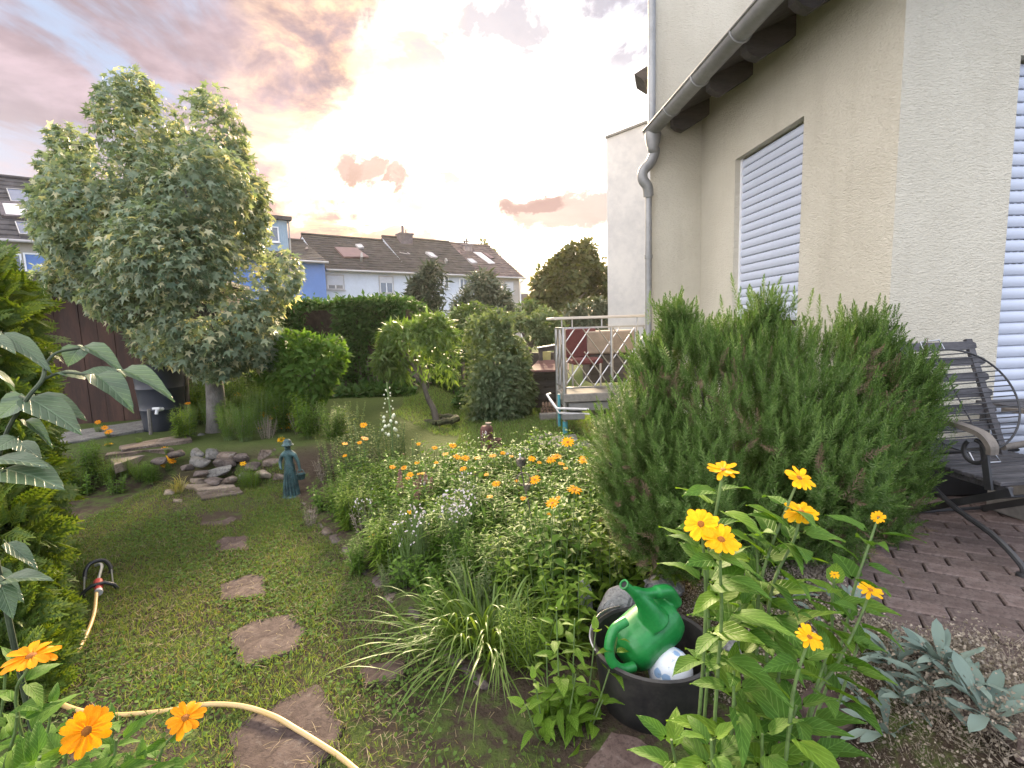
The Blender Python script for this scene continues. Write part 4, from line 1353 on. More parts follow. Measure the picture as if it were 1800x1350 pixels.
# rockery
ROCKS = [(349, 797, 26, 17, 'grey', 'squat grey-green stone on top, left end of the rockery'), (373, 798, 26, 19, 'grey', 'pale pointed stone on top of the rockery'),
         (398, 800, 34, 11, 'brown', 'flat light slab lying on the big dark stone of the rockery'), (397, 815, 42, 16, 'dark', 'big dark reddish stone in the middle of the rockery'),
         (350, 812, 38, 13, 'grey', 'mossy grey stone under the squat one in the rockery'), (386, 829, 46, 14, 'grey', 'long grey stone in the second course of the rockery'),
         (356, 833, 32, 13, 'dark', 'dark mossy stone low at the left of the rockery'), (406, 843, 24, 12, 'brown', 'rounded brown stone at the foot of the rockery'),
         (467, 802, 28, 21, 'brown', 'upright light brown block left of the statue'), (484, 797, 18, 15, 'brown', 'small brown block touching the upright one by the statue'),
         (481, 814, 32, 15, 'brown', 'brown stone at the statue\'s elbow'), (425, 804, 30, 15, 'dark', 'dark brown stone in the gap of the rockery'),
         (443, 821, 30, 13, 'dark', 'dark stone under the upright brown block'), (465, 834, 38, 11, 'tan', 'flat tan stone in front of the upright brown block'),
         (492, 838, 26, 14, 'brown', 'stone right behind the statue\'s skirt'), (279, 811, 28, 12, 'dark', 'dark stone left of the rockery beside the orange blooms'),
         (310, 798, 30, 12, 'dark', 'brown stone behind the orange blooms'), (303, 868, 28, 17, 'tan', 'pinkish stone lying on the lawn below the straw-coloured tuft'),
         (313, 882, 22, 9, 'tan', 'small pale flat stone on the lawn edge below the tuft'), (330, 822, 26, 12, 'dark', 'low dark stone between tuft and rockery'),
         (428, 838, 22, 12, 'grey', 'small grey stone by the bright green fern'), (376, 846, 30, 9, 'dark', 'low stone wedged under the long grey one'),
         (352, 766, 16, 9, 'grey', 'white-flecked stone at the foot of the grey trunk'), (655, 862, 26, 12, 'tan', 'rounded tan stone among the bed plants right of the statue'), (622, 972, 22, 10, 'brown', 'stone inside the bed edge halfway along the lawn'), (618, 985, 22, 9, 'tan', 'pale stone right on the bed edge halfway along')]
for (cx, cy, w_, h_, mt, lab) in ROCKS:
    Y = 4.75 + max(0, (848 - cy)) / 62 * .45
    if cy > 855: Y = on(cx, cy).y
    if cx > 600: Y = on(cx, cy).y
    if cx < 360 and cy < 780: Y = 6.0
    c = D(cx, cy, Y); s = Y / FOC / 2
    o = link('rockery_stone', rock_mesh('rockery_stone', w_ * s * 1.12, w_ * s * random.uniform(.7, 1.0), h_ * s * 1.25), None, M[mt + '_stone'], loc=c, rot=(random.uniform(-.15, .15), random.uniform(-.2, .2), random.uniform(-.5, .5)))
    tag(o, lab, 'stone', 'rockery stones')
# flat weathered slabs in front of the rockery and the steps up to the shed
SL_ = [([(335, 846), (402, 843), (410, 850), (345, 854)], 'tan', 'thin tan slab at the foot of the rockery, uppermost'), ([(322, 858), (408, 852), (415, 862), (352, 868)], 'tan', 'thin tan slab at the foot of the rockery, middle one'),
       ([(345, 872), (420, 862), (428, 871), (356, 884)], 'brown', 'thin brown slab nearest the lawn below the rockery'),
       ([(62, 772), (258, 742), (262, 757), (70, 792)], 'grey', 'long grey concrete apron along the foot of the shed'),
       ([(210, 788), (330, 766), (338, 776), (215, 800)], 'brown', 'long brown step between shed and rockery'), ([(186, 806), (300, 786), (308, 796), (190, 820)], 'brown', 'lower long brown step under the orange blooms'),
       ([(190, 824), (262, 808), (270, 820), (205, 838)], 'tan', 'short pale slab above the fine-leaved green tufts')]
for poly, mt, lab in SL_:
    pts = [on(x, y_) for x, y_ in poly]
    c = sum(pts, Vector()) / len(pts)
    o = link('stone_slab', slab_mesh('stone_slab', [(p.x - c.x, p.y - c.y, 0) for p in pts], -.06, .03, .014), None, M[mt + '_stone'], loc=(c.x, c.y, c.z + .004))
    tag(o, lab, 'stone slab', 'flat stone slabs by the rockery')

# ------------------------------------------------------------------ shed and rain barrel
M['shed'] = pmat('red_brown_boards', (.040, .017, .011), .75, .3, 2.2, c2=(.075, .032, .020), bump=.35, bscale=24, stretch=(3, 3, .5), isl=.12)
sA, sB = D(22, 760, 6.85), D(262, 740, 7.25)
_sa = math.atan2(sB.y - sA.y, sB.x - sA.x)
shed = thing('shed', 'red-brown boarded garden shed with a dark open bay, behind the rain barrel', 'shed', (sA.x, sA.y, .26), _sa)
wl = math.hypot(sB.x - sA.x, sB.y - sA.y)
xm = wl * .46
for k in range(9):
    xa = xm + (wl + .9 - xm) * k / 9; xb_ = xm + (wl + .9 - xm) * (k + 1) / 9 - .006
    MB().bbox((xa, -.012 + .004 * (k % 2), .03), (xb_, .03, 2.02), .004).build('board', M['shed'], shed, world=False)
for k in range(7):
    xa = -.6 + (xm + .6) * k / 7; xb_ = -.6 + (xm + .6) * (k + 1) / 7 - .006
    MB().bbox((xa, .55, .03), (xb_, .58, 2.0), .004).build('board', M['shed'], shed, world=False)
MB().box((xm - .03, -.004, .0), (xm - .002, .57, 2.02)).build('side_panel', M['shed'], shed, world=False)
MB().box((-.8, -.35, 2.03), (wl + 1.0, 2.2, 2.11)).build('roof', M['dark_wood'], shed, world=False)
MB().box((-.8, -.375, 1.96), (wl + 1.0, -.352, 2.13)).build('fascia', M['dark_wood'], shed, world=False)
MB().box((-.8, 2.1, .0), (wl + .9, 2.15, 2.02)).build('rear_wall', M['shed'], shed, world=False)
MB().box((wl + .87, .04, .0), (wl + .9, 2.1, 2.02)).build('side_panel', M['shed'], shed, world=False)
M['concrete'] = pmat('concrete', (.20, .19, .175), .95, .25, 4, bump=.4, bscale=50)
MB().box((-.8, -.10, -.25), (wl + .95, 2.2, .0)).build('plinth', M['concrete'], shed, world=False)

M['barrel'] = pmat('dark_blue_plastic', (.012, .016, .026), .45, .15, 3)
M['tap'] = pmat('white_plastic', (.70, .70, .70), .4, .05, 3)
bb = D(291, 757, 6.45); bb = Vector((bb.x, bb.y, gz(bb.x, bb.y)))
br = thing('rain_barrel', 'dark blue plastic rain barrel with a white tap before the shed', 'barrel', bb)
s_ = 6.45 / FOC
hB = D(285, 643, 6.45).z - bb.z
rt, rb_ = 39 * s_, 31 * s_
prof = [(0, 0), (rb_, 0), (rb_ + .004, .02)]
for k in range(8):
    f = (k + 1) / 9
    r_ = rb_ + (rt - rb_) * f
    prof += [(r_, hB * f - .012), (r_ + .006, hB * f), (r_ + .002, hB * f + .012)] if k in (2, 5) else [(r_, hB * f)]
prof += [(rt, hB - .03), (rt + .014, hB - .028), (rt + .014, hB)]
MB().lathe(prof, 32, bb).build('body', M['barrel'], br, smooth=True)
MB().lathe([(rt + .012, hB - .004), (rt + .018, hB), (rt + .018, hB + .016), (rt - .02, hB + .026), (rt - .07, hB + .02), (.05, hB + .034), (0, hB + .034)], 32, bb).build('lid', M['barrel'], br, smooth=True)
tp = D(276, 721, 6.12)
tpm = MB(); tpm.tube([(tp.x, tp.y + .10, tp.z), (tp.x, tp.y, tp.z)], .022, 8); tpm.tube([(tp.x, tp.y, tp.z), (tp.x, tp.y - .02, tp.z - .05)], .018, 8); tpm.box((tp.x - .045, tp.y - .02, tp.z + .012), (tp.x + .045, tp.y + .012, tp.z + .035))
tpm.build('tap', M['tap'], br)
hs_ = D(262, 735, 6.05)
MB().tube([(hs_.x, hs_.y, gz(hs_.x, hs_.y)), (hs_.x + .01, hs_.y, .62)], .02, 6).build('overflow_pipe', M['bark_grey'], br)
for k, (px, top, wd, lab) in enumerate(((322, 640, .04, 'dark wooden post hard against the right side of the rain barrel'), (333, 655, .03, 'thin weathered post between rain barrel and grey trunk'))):
    a_ = D(px, 740, 6.6)
    o = link('wooden_post', MB().tube([(a_.x, a_.y, .1), (a_.x + .01, a_.y, D(px, top, 6.6).z)], wd, 8).mesh('wooden_post', True), None, M['bark'])
    tag(o, lab, 'post')

# ------------------------------------------------------------------ hose and sprinkler
M['hose'] = pmat('yellow_hose', (.52, .33, .11), .5, .12, 5, c2=(.42, .30, .14))
hz_ = .016
HP = [[(171, 1052), (165, 1085), (146, 1128), (121, 1163), (92, 1195), (96, 1230), (150, 1252), (203, 1257), (290, 1250), (362, 1244), (425, 1247), (480, 1264), (520, 1281), (570, 1312), (605, 1336), (680, 1400), (800, 1500)]]
hp_ = [G(x, y_, hz_) for x, y_ in HP[0]]
hp_[0].z = .05; hp_[1].z = .026
for q in hp_[9:12]: q.z = .030
hose = link('garden_hose', MB().tube(spline(hp_, 8), .0095, 10).mesh('garden_hose', True), None, M['hose'])
tag(hose, 'yellow garden hose running over the lawn to the sprinkler', 'hose')
M['black_plastic'] = pmat('black_plastic', (.016, .016, .017), .4, .1, 4)
M['red_plastic'] = pmat('red_plastic', (.45, .06, .05), .4, .1, 4)
M['grey_plastic'] = pmat('grey_plastic', (.42, .40, .41), .45, .1, 4)
M['alu'] = pmat('bare_aluminium', (.62, .62, .60), .3, .05, 4, metal=.8)
sp0 = G(175, 1045, 0)
spr = thing('sprinkler', 'black oscillating lawn sprinkler with aluminium tube at the hose end', 'sprinkler', sp0, R(40))
fa = MB(); fa.tube([(-.085, -.02, .012), (-.07, -.02, .045), (-.03, -.015, .070), (.03, -.015, .070), (.07, -.02, .045), (.085, -.02, .012)], .011, 8); fa.build('front_foot', M['black_plastic'], spr, smooth=True, world=False)
fb_ = MB(); fb_.tube(spline([(-.065, .26, .012), (-.06, .30, .05), (-.03, .33, .085), (.03, .33, .085), (.06, .30, .05), (.065, .26, .012)], 4), .012, 8); fb_.build('rear_foot', M['black_plastic'], spr, smooth=True, world=False)
for x_ in (-.066, .066): MB().tube([(x_, -.02, .03), (x_, .28, .03)], .0045, 6).build('rod', M['alu'], spr, smooth=True, world=False)
MB().tube(spline([(0, .06, .060), (.012, .14, .075), (.024, .22, .088), (.012, .29, .080), (-.01, .31, .07)], 6), .0085, 8).build('spray_tube', M['alu'], spr, smooth=True, world=False)
MB().tube([(0, -.01, .055), (0, .055, .058)], .024, 10).build('gearbox', M['red_plastic'], spr, smooth=True, world=False)
MB().tube([(0, -.06, .048), (0, -.012, .052)], .019, 10).build('hose_connector', M['red_plastic'], spr, smooth=True, world=False)
MB().tube([(0, -.085, .046), (0, -.062, .048)], .020, 10).build('hose_nut', M['grey_plastic'], spr, smooth=True, world=False)

# ------------------------------------------------------------------ statue
M['patina'] = pmat('green_bronze_patina', (.022, .060, .068), .5, .5, 14, c2=(.075, .150, .150), bump=.6, bscale=70, bdist=.004, metal=.25)
stb = D(514, 882, 4.45); stb = Vector((stb.x, stb.y, gz(stb.x, stb.y)))
st = thing('statue', 'green patinated statue of a girl in a bonnet carrying a basket', 'statue', stb)
me = bpy.data.meshes.new('body')
J = {'pel': (0, 0, .255), 'waist': (0, 0, .31), 'chest': (0, 0, .38), 'shl': (0, 0, .415), 'neck': (.0, 0, .438), 'head': (.0, -.006, .475), 'crown': (0, 0, .512),
     'ls': (-.052, 0, .405), 'le': (-.078, -.01, .335), 'lw': (-.058, -.045, .285), 'lh': (-.045, -.058, .272), 'rs': (.052, 0, .405), 're': (.082, .0, .33), 'rw': (.098, -.012, .262), 'rh': (.102, -.018, .238),
     'k1': (0, 0, .19), 'k2': (0, 0, .11), 'k3': (0, 0, .035), 'hem': (0, 0, .018)}
RAD = {'pel': .052, 'waist': .037, 'chest': .046, 'shl': .038, 'neck': .017, 'head': .034, 'crown': .022, 'ls': .024, 'le': .018, 'lw': .013, 'lh': .012, 'rs': .024, 're': .018, 'rw': .013, 'rh': .012, 'k1': .056, 'k2': .060, 'k3': .066, 'hem': .05}
E = [('pel', 'waist'), ('waist', 'chest'), ('chest', 'shl'), ('shl', 'neck'), ('neck', 'head'), ('head', 'crown'), ('shl', 'ls'), ('ls', 'le'), ('le', 'lw'), ('lw', 'lh'), ('shl', 'rs'), ('rs', 're'), ('re', 'rw'), ('rw', 'rh'), ('pel', 'k1'), ('k1', 'k2'), ('k2', 'k3'), ('k3', 'hem')]
ks = list(J)
bm = bmesh.new()
skl = bm.verts.layers.skin.verify()
bvs = []
for k in ks:
    v_ = bm.verts.new(J[k]); v_[skl].radius = (RAD[k], RAD[k] * .85); v_[skl].use_root = (k == 'pel'); bvs.append(v_)
for a_, b_ in E: bm.edges.new((bvs[ks.index(a_)], bvs[ks.index(b_)]))
bm.to_mesh(me); bm.free()
so = link('body', me, st, M['patina'], world=False)
sk = so.modifiers.new('skin', 'SKIN')
sk.use_smooth_shade = True
so.modifiers.new('sub', 'SUBSURF').render_levels = 2
MB().lathe([(.036, .488), (.050, .482), (.052, .488), (.038, .500), (.034, .522), (.020, .538), (0, .542)], 20).build('bonnet', M['patina'], st, smooth=True, world=False)
MB().tube([(-.012, -.036, .470), (0, -.043, .466), (.004, -.036, .458)], .006, 6).build('face', M['patina'], st, smooth=True, world=False)
MB().lathe([(0, .17), (.030, .17), (.040, .215), (.043, .22), (.036, .216), (.026, .178), (0, .178)], 16, (.108, -.022, 0)).build('basket', M['patina'], st, smooth=True, world=False)
MB().tube(spline([(.072, -.022, .215), (.085, -.022, .25), (.108, -.022, .262), (.130, -.022, .25), (.146, -.022, .215)], 4), .004, 6).build('basket_handle', M['patina'], st, smooth=True, world=False)
fl = MB()
for k in range(14):
    a_ = 2 * PI * k / 14
    fl.tube([(.046 * math.cos(a_), .040 * math.sin(a_), .245), (.056 * math.cos(a_), .050 * math.sin(a_), .15), (.066 * math.cos(a_ + .05), .060 * math.sin(a_ + .05), .02)], [.004, .008, .011], 6)
fl.build('skirt_folds', M['patina'], st, smooth=True, world=False)['kind'] = 'stuff'
MB().lathe([(0, -.02), (.085, -.02), (.085, .012), (.07, .022), (0, .022)], 20).build('base', M['patina'], st, smooth=True, world=False)

# ------------------------------------------------------------------ rusty cylinders and the rose stake
rc0 = D(856, 770, 5.2); s_ = 5.2 / FOC
zt_ = D(856, 747, 5.2).z
rcb = thing('gas_bottle', 'rusty domed steel bottle standing behind the yellow daisies', 'bottle', (rc0.x, 5.2, 0))
r_ = 11.5 * s_
MB().lathe([(0, 0), (r_, 0), (r_, zt_ - r_ * .75), (r_ * .93, zt_ - r_ * .38), (r_ * .72, zt_ - r_ * .13), (r_ * .35, zt_ - .005), (0, zt_)], 24, (rc0.x, 5.2, 0)).build('body', M['rust'], rcb, smooth=True)
MB().lathe([(.016, zt_ - .01), (.016, zt_ + .012), (.034, zt_ + .014), (.034, zt_ + .024), (0, zt_ + .026)], 14, (rc0.x + .02, 5.2, 0)).build('valve_cap', M['tan_stone'], rcb, smooth=True)
rc1 = D(872, 770, 5.12); zt2 = D(872, 768, 5.12).z; r2 = 10.0 * s_
rcp = thing('steel_pipe', 'open rusty steel pipe standing in front of the domed bottle', 'pipe', (rc1.x, 5.12 - .03, 0))
MB().lathe([(r2, 0), (r2, zt2), (r2 - .007, zt2), (r2 - .007, .05), (0, .05)], 24, (rc1.x, 5.12 - .09, 0)).build('tube', M['rust'], rcp, smooth=True)
sk0 = D(919, 830, 2.62); skb = D(948, 985, 2.62)
stake = thing('garden_stake', 'rusted metal garden stake topped by a rose bud and wire rings', 'garden stake', (skb.x + .02, 2.62, 0))
M['stake'] = pmat('weathered_iron', (.055, .045, .035), .7, .4, 20, c2=(.17, .15, .12), metal=.3)
MB().tube(spline([D(915, 822, 2.62), D(921, 850, 2.62), D(928, 880, 2.62), D(939, 930, 2.62), D(949, 990, 2.62), Vector((skb.x + .03, 2.62, 0))], 5), .0042, 7).build('rod', M['stake'], stake, smooth=True)
c_ = D(915, 812, 2.62)
bdm = MB()
for k in range(9):
    a_ = 2 * PI * k / 9 * 1.37; ro = .010 + .0022 * k
    q = []
    for i in range(5):
        f = i / 4
        q.append((c_.x + ro * math.cos(a_ - .6 + 1.2 * f), c_.y + ro * math.sin(a_ - .6 + 1.2 * f), c_.z))
    bdm.add([(x_, y_, z_ - .02) for x_, y_, z_ in q] + [(c_.x + (x_ - c_.x) * 1.18, c_.y + (y_ - c_.y) * 1.18, z_ + .018 + .004 * math.sin(i * 1.5)) for i, (x_, y_, z_) in enumerate(q)], [(i, i + 1, 6 + i, 5 + i) for i in range(4)])
bdm.lathe([(0, -.032), (.010, -.028), (.022, -.008), (.024, .012), (.012, .02), (0, .022)], 12, c_)
bdm.build('rose_bud', M['stake'], stake, smooth=True)
c2_ = D(914, 798, 2.62); MB().tube([c_, c2_], [.008, .004], 8).build('finial', M['alu'], stake)
c3_ = D(927, 856, 2.62); MB().lathe([(0, -.022), (.008, -.018), (.018, .0), (.017, .016), (0, .02)], 12, c3_).build('lower_bud', M['stake'], stake, smooth=True)
cr = D(920, 842, 2.62)
for k, (dx, rr, ry_) in enumerate(((-.004, .038, .030), (.004, .036, .012), (.0, .034, -.02))):
    pts = [(cr.x + dx + rr * math.cos(a_), cr.y + ry_ * math.cos(a_ + .4), cr.z + rr * math.sin(a_)) for a_ in [2 * PI * i / 24 for i in range(25)]]
    MB().tube(pts, .0018, 5, caps=False).build('wire_ring', M['stake'], stake, smooth=True)

# ------------------------------------------------------------------ bucket with watering can and ball
bk = Vector((.515, 1.825, -.012))
buck = thing('bucket', 'black rubber builder\'s bucket with a wire handle in the border corner', 'bucket', bk)
M['bucket'] = pmat('black_rubber', (.011, .011, .012), .6, .2, 9, c2=(.032, .030, .027), bump=.15, bscale=120, bdist=.001)
MB().lathe([(0, 0), (.186, 0), (.194, .01), (.225, .250), (.235, .255), (.238, .272), (.229, .278), (.219, .270), (.186, .02), (0, .014)], 48, bk).build('body', M['bucket'], buck, smooth=True)
hw = [D(1090, 1066, 2.05), D(1062, 1074, 1.97), D(1044, 1092, 1.90), D(1037, 1115, 1.84), D(1043, 1137, 1.79), D(1057, 1153, 1.75), D(1078, 1166, 1.71)]
MB().tube(spline(hw, 5), .004, 8).build('wire_handle', M['steel'], buck, smooth=True)
M['green_plastic'] = pmat('green_plastic', (.005, .16, .028), .38, .08, 16, c2=(.018, .215, .045), spec=.55, bump=.08, bscale=260, bdist=.0008)
can = thing('watering_can', 'green plastic watering can lying tilted in the black bucket', 'watering can', D(1140, 1100, 1.86))
cm = MB()
p0, p1 = D(1108, 1136, 1.80), D(1164, 1086, 1.88)
ax = (p1 - p0); Lc = ax.length; q_ = ax.normalized().to_track_quat('Z', 'Y').to_matrix().to_4x4()
rr = .100
cm.lathe([(0, -.050), (rr * .55, -.046), (rr * .86, -.028), (rr, .005), (rr * 1.02, Lc * .5), (rr, Lc - .005), (rr * .86, Lc + .032), (rr * .5, Lc + .046), (0, Lc + .048)], 28, p0, q_)
cm.tube(spline([D(1150, 1092, 1.80), D(1136, 1066, 1.785), D(1119, 1046, 1.77), D(1099, 1029, 1.745)], 5), [.062, .056, .050, .045, .041, .037, .033, .0295, .0265, .0235, .021, .019, .0175, .0165, .016, .0155][:16], 14)
cm.tube(spline([D(1112, 1038, 1.765), D(1132, 1043, 1.79), D(1154, 1041, 1.82), D(1174, 1040, 1.85), D(1188, 1060, 1.88)], 5), [.017] + [.020] * 9 + [.027] * 11, 12)
canb = cm.build('body', M['green_plastic'], can, smooth=True)
rm = canb.modifiers.new('remesh', 'REMESH'); rm.mode = 'VOXEL'; rm.voxel_size = .0042; rm.use_smooth_shade = True
sm_ = canb.modifiers.new('smooth', 'SMOOTH'); sm_.factor = .6; sm_.iterations = 9
hd = MB(); hd.tube(spline([D(1100, 1092, 1.74), D(1080, 1106, 1.715), D(1071, 1132, 1.70), D(1074, 1160, 1.69), D(1092, 1176, 1.695), D(1114, 1172, 1.72)], 6), .0185, 14)
hdo = hd.build('handle', M['green_plastic'], can, smooth=True)
tipc = D(1099, 1029, 1.745); tdir = (D(1099, 1029, 1.745) - D(1119, 1046, 1.77)).normalized()
MB().lathe([(.0125, -.004), (.0185, -.002), (.0190, .006), (.0135, .0065), (.0120, .0)], 18, tipc + tdir * .004, tdir.to_track_quat('Z', 'Y').to_matrix().to_4x4()).build('spout_rim', M['green_plastic'], can, smooth=True)
MB().lathe([(0, 0), (.0122, 0)], 18, tipc + tdir * .0062, tdir.to_track_quat('Z', 'Y').to_matrix().to_4x4()).build('spout_opening', M['dark'], can)
m_, t = new_mat('printed_ball')
co = t.n('ShaderNodeTexCoord').outputs['Object']
vo = t.n('ShaderNodeTexVoronoi', feature='F1'); vo.inputs['Scale'].default_value = 16; t.put(vo.inputs['Vector'], co)
nn = t.noise(co, 22, 4, .6)
col = t.mix(t.ss(t.m('ADD', vo.outputs['Distance'], t.m('MULTIPLY', nn, .3)), .42, .38), (.66, .70, .76), (.25, .38, .58))
dots = t.ss(t.noise(co, 60, 2, .6), .64, .68)
col = t.mix(t.m('MULTIPLY', dots, .5), col, (.2, .25, .3))
p = t.n('ShaderNodeBsdfPrincipled'); t.put(p.inputs['Base Color'], col); p.inputs['Roughness'].default_value = .45
t.put(p.inputs['Normal'], t.bump(t.noise(co, 90, 2, .5), .2, .001))
t.t.links.new(p.outputs[0], t.n('ShaderNodeOutputMaterial').inputs[0])
bc = D(1178, 1178, 1.76)
bm = bmesh.new(); bmesh.ops.create_icosphere(bm, subdivisions=4, radius=.083); me = bpy.data.meshes.new('ball'); bm.to_mesh(me); bm.free()
me.polygons.foreach_set('use_smooth', np.ones(len(me.polygons), bool))
ball = tag(link('ball', me, None, m_, loc=bc), 'white ball with pale blue print lying in the bucket beside the can', 'ball')

# kerb blocks behind the bucket, sandstone slab in front
for (cx, cy, Y, hx, hy, hh_, rz, lab) in ((1028, 1052, 2.22, .028, .05, .085, .2, 'small upright grey kerb block left of the watering can spout'), (1083, 1062, 2.12, .10, .055, .065, .35, 'grey granite kerb block right behind the watering can'),
                                          (1168, 1036, 2.28, .085, .06, .06, -.2, 'rounded grey kerb block above the watering can'), (1310, 1128, 1.95, .14, .10, .06, .1, 'dark grey block hidden behind the tall daisy stems')):
    c = D(cx, cy, Y)
    o = link('kerb_block', rock_mesh('kerb_block', hx * 1.15, hy * 1.15, hh_ * 1.2, 26, .12), None, M['kerb'], loc=c, rot=(.05, -.05, rz))
    tag(o, lab, 'stone block', 'kerb blocks around the border corner')
for poly, z_, lab in (([(1012, 1362), (1074, 1288), (1118, 1300), (1160, 1330), (1230, 1390), (1100, 1420)], .06, 'tilted red sandstone slab at the bottom edge before the bucket'),
                      ([(1405, 1225), (1440, 1195), (1510, 1240), (1500, 1275), (1440, 1290)], .20, 'dark red stone slab among the silver leaves')):
    pts = [G(x_, y_, z_) for x_, y_ in poly]
    c = sum(pts, Vector()) / len(pts)
    o = link('sandstone_slab', slab_mesh('sandstone_slab', [(p.x - c.x, p.y - c.y, 0) for p in pts], -.05, .0, .006), None, M['red_stone'], loc=(c.x, c.y, z_), rot=(R(3), R(-4), 0))
    tag(o, lab, 'stone slab')
# ------------------------------------------------------------------ paved patio: every paver a part
pav = bpy.data.objects.new('patio', None)
C.objects.link(pav); pav['kind'] = 'structure'; pav.location = (2.0, 2.0, .38)
M['paver'] = stone_mat('clay_paver', (.105, .076, .068), (.165, .128, .116), 11, (.19, .165, .155))
e1 = Vector((-.875, .485, 0)).normalized(); e2 = Vector((.485, .875, 0)).normalized()
bml = bmesh.new(); bmesh.ops.create_cube(bml, size=1.0)
bmesh.ops.scale(bml, vec=(.193, .0915, .07), verts=bml.verts)
bmesh.ops.bevel(bml, geom=bml.edges[:], offset=.005, segments=1, affect='EDGES')
pm = bpy.data.meshes.new('paver'); bml.to_mesh(pm); bml.free(); pm.materials.append(M['paver'])
rot = math.atan2(e1.y, e1.x)
cnt = 0
for i in range(-26, 30):
    for j in range(-14, 16):
        p = Vector((2.2, 2.0, 0)) + e2 * (i * .1) + e1 * ((j + .5 * (i % 2)) * .2)
        lf = HI @ Vector((p.x, p.y, 0))
        if lf.y > -.06 or p.x < 1.28 + .12 * math.sin(p.y * 5) or p.y < 1.15 or p.x > 3.3: continue
        if (p.x + .15) / p.y > 1.45 and p.y < 1.6: continue
        cnt += 1
        link('paver', pm, pav, None, loc=(p.x, p.y, .347 + random.uniform(-.003, .003)), rot=(random.uniform(-.012, .012), random.uniform(-.012, .012), rot + random.uniform(-.012, .012)))
# ------------------------------------------------------------------ folding chair, grate and what stands round it
M['old_wood'] = pmat('grey_weathered_slats', (.032, .031, .036), .75, .35, 3, c2=(.085, .082, .09), bump=.5, bscale=40, stretch=(1, 8, 8))
M['arm_wood'] = pmat('bare_weathered_oak', (.12, .105, .09), .75, .3, 4, bump=.3, bscale=40, stretch=(3, 1, 3))
PZ = .382
ch0 = Vector((2.125, 2.41, 0))
chair = thing('folding_chair', 'weathered folding garden chair with wooden slats and iron legs by the shutter', 'chair', (ch0.x, 2.41, PZ), R(4))
CW = .50                                       # local: x right, y back (away from the camera), z up, chair faces the camera
zb0, zb1 = .40, .955
for k in range(7):
    f = k / 6
    z = zb1 - .03 - f * (zb1 - zb0 - .05); y_ = .335 - .16 * f
    x0_, x1_ = (-.02, CW - .03) if k == 0 else (-.02, CW)
    mb = MB()
    prof = [(x0_, .0), (x0_ + .012, .022), (x1_ - .02, .022), (x1_, .012), (x1_, -.014), (x1_ - .02, -.022), (x0_ + .012, -.022)]
    mb.prism([(x_, y_ + z_ * .28, z + z_) for x_, z_ in prof], (0, -.014, .004))
    mb.build('back_slat', M['old_wood'], chair, world=False)
for x_ in (.05, CW - .06):
    MB().beam((x_, .345, .96), (x_ + .004, .09, .02 + .30), .035, .02, (0, 1, 0)).build('back_stile', M['old_wood'], chair, world=False)
for k in range(8):
    y_ = -.30 + k * .058
    MB().bbox((-.03, y_, .352), (CW + .03, y_ + .048, .37), .003).build('seat_slat', M['old_wood'], chair, world=False)
for x_ in (-.004, CW - .02):
    MB().bbox((x_, -.31, .318), (x_ + .024, .16, .350), .003).build('seat_rail', M['old_wood'], chair, world=False)
for x_ in (-.055, CW + .03):
    arm = MB()
    pts = spline([(x_, .20, .585), (x_, .05, .595), (x_, -.10, .592), (x_, -.22, .572), (x_, -.27, .53), (x_, -.275, .49)], 5)
    n = len(pts)
    vs, fs = [], []
    for i, p in enumerate(pts):
        tdir_ = (pts[min(i + 1, n - 1)] - pts[max(i - 1, 0)]).normalized(); up_ = Vector((1, 0, 0)).cross(tdir_).normalized()
        hw_ = .018 + .005 * math.sin(i / n * PI)
        for sx_, sz_ in ((-1, -1), (1, -1), (1, 1), (-1, 1)): vs.append(p + Vector((sx_ * hw_, 0, 0)) - up_ * (.011 * sz_))
    for i in range(n - 1):
        for k in range(4): fs.append((i * 4 + k, i * 4 + (k + 1) % 4, i * 4 + 4 + (k + 1) % 4, i * 4 + 4 + k))
    fs += [(0, 1, 2, 3), ((n - 1) * 4 + 3, (n - 1) * 4 + 2, (n - 1) * 4 + 1, (n - 1) * 4)]
    arm.add(vs, fs).build('armrest', M['arm_wood'], chair, smooth=False, world=False)
    sc_ = [(x_, -.20 + .052 * math.cos(a_), .485 + .052 * math.sin(a_)) for a_ in [PI * .5 + 2 * PI * i / 20 for i in range(19)]]
    MB().tube(sc_, .0095, 8).build('iron_scroll', M['black_iron'], chair, smooth=True, world=False)
    ls = MB(); ls.beam((x_, -.235, .535), (x_, -.275, .33), .012, .03, (0, 1, 0)); ls.build('arm_strut', M['black_iron'], chair, world=False)
    xl_ = x_ + (.028 if x_ < 0 else -.028)
    lg = MB(); pts = spline([(xl_, .20, .36), (xl_, -.06, .20), (xl_, -.28, .125), (xl_, -.40, .05), (xl_, -.42, .012)], 4)
    lg.tube(pts, .0125, 8); lg.lathe([(0, 0), (.028, 0), (.026, .012), (.013, .018), (0, .018)], 12, (xl_, -.42, 0))
    lg.build('leg', M['black_iron'], chair, smooth=True, world=False)
    lg = MB(); lg.beam((xl_ + .014, .26, .012), (xl_ + .014, -.33, .335), .012, .034, (0, 1, 0)); lg.build('leg', M['black_iron'], chair, world=False)
MB().tube([(-.04, .265, .014), (CW + .02, .265, .014)], .010, 8).build('cross_bar', M['black_iron'], chair, smooth=True, world=False)
MB().tube([(-.03, -.05, .20), (CW + .01, -.05, .20)], .008, 8).build('cross_bar', M['black_iron'], chair, smooth=True, world=False)

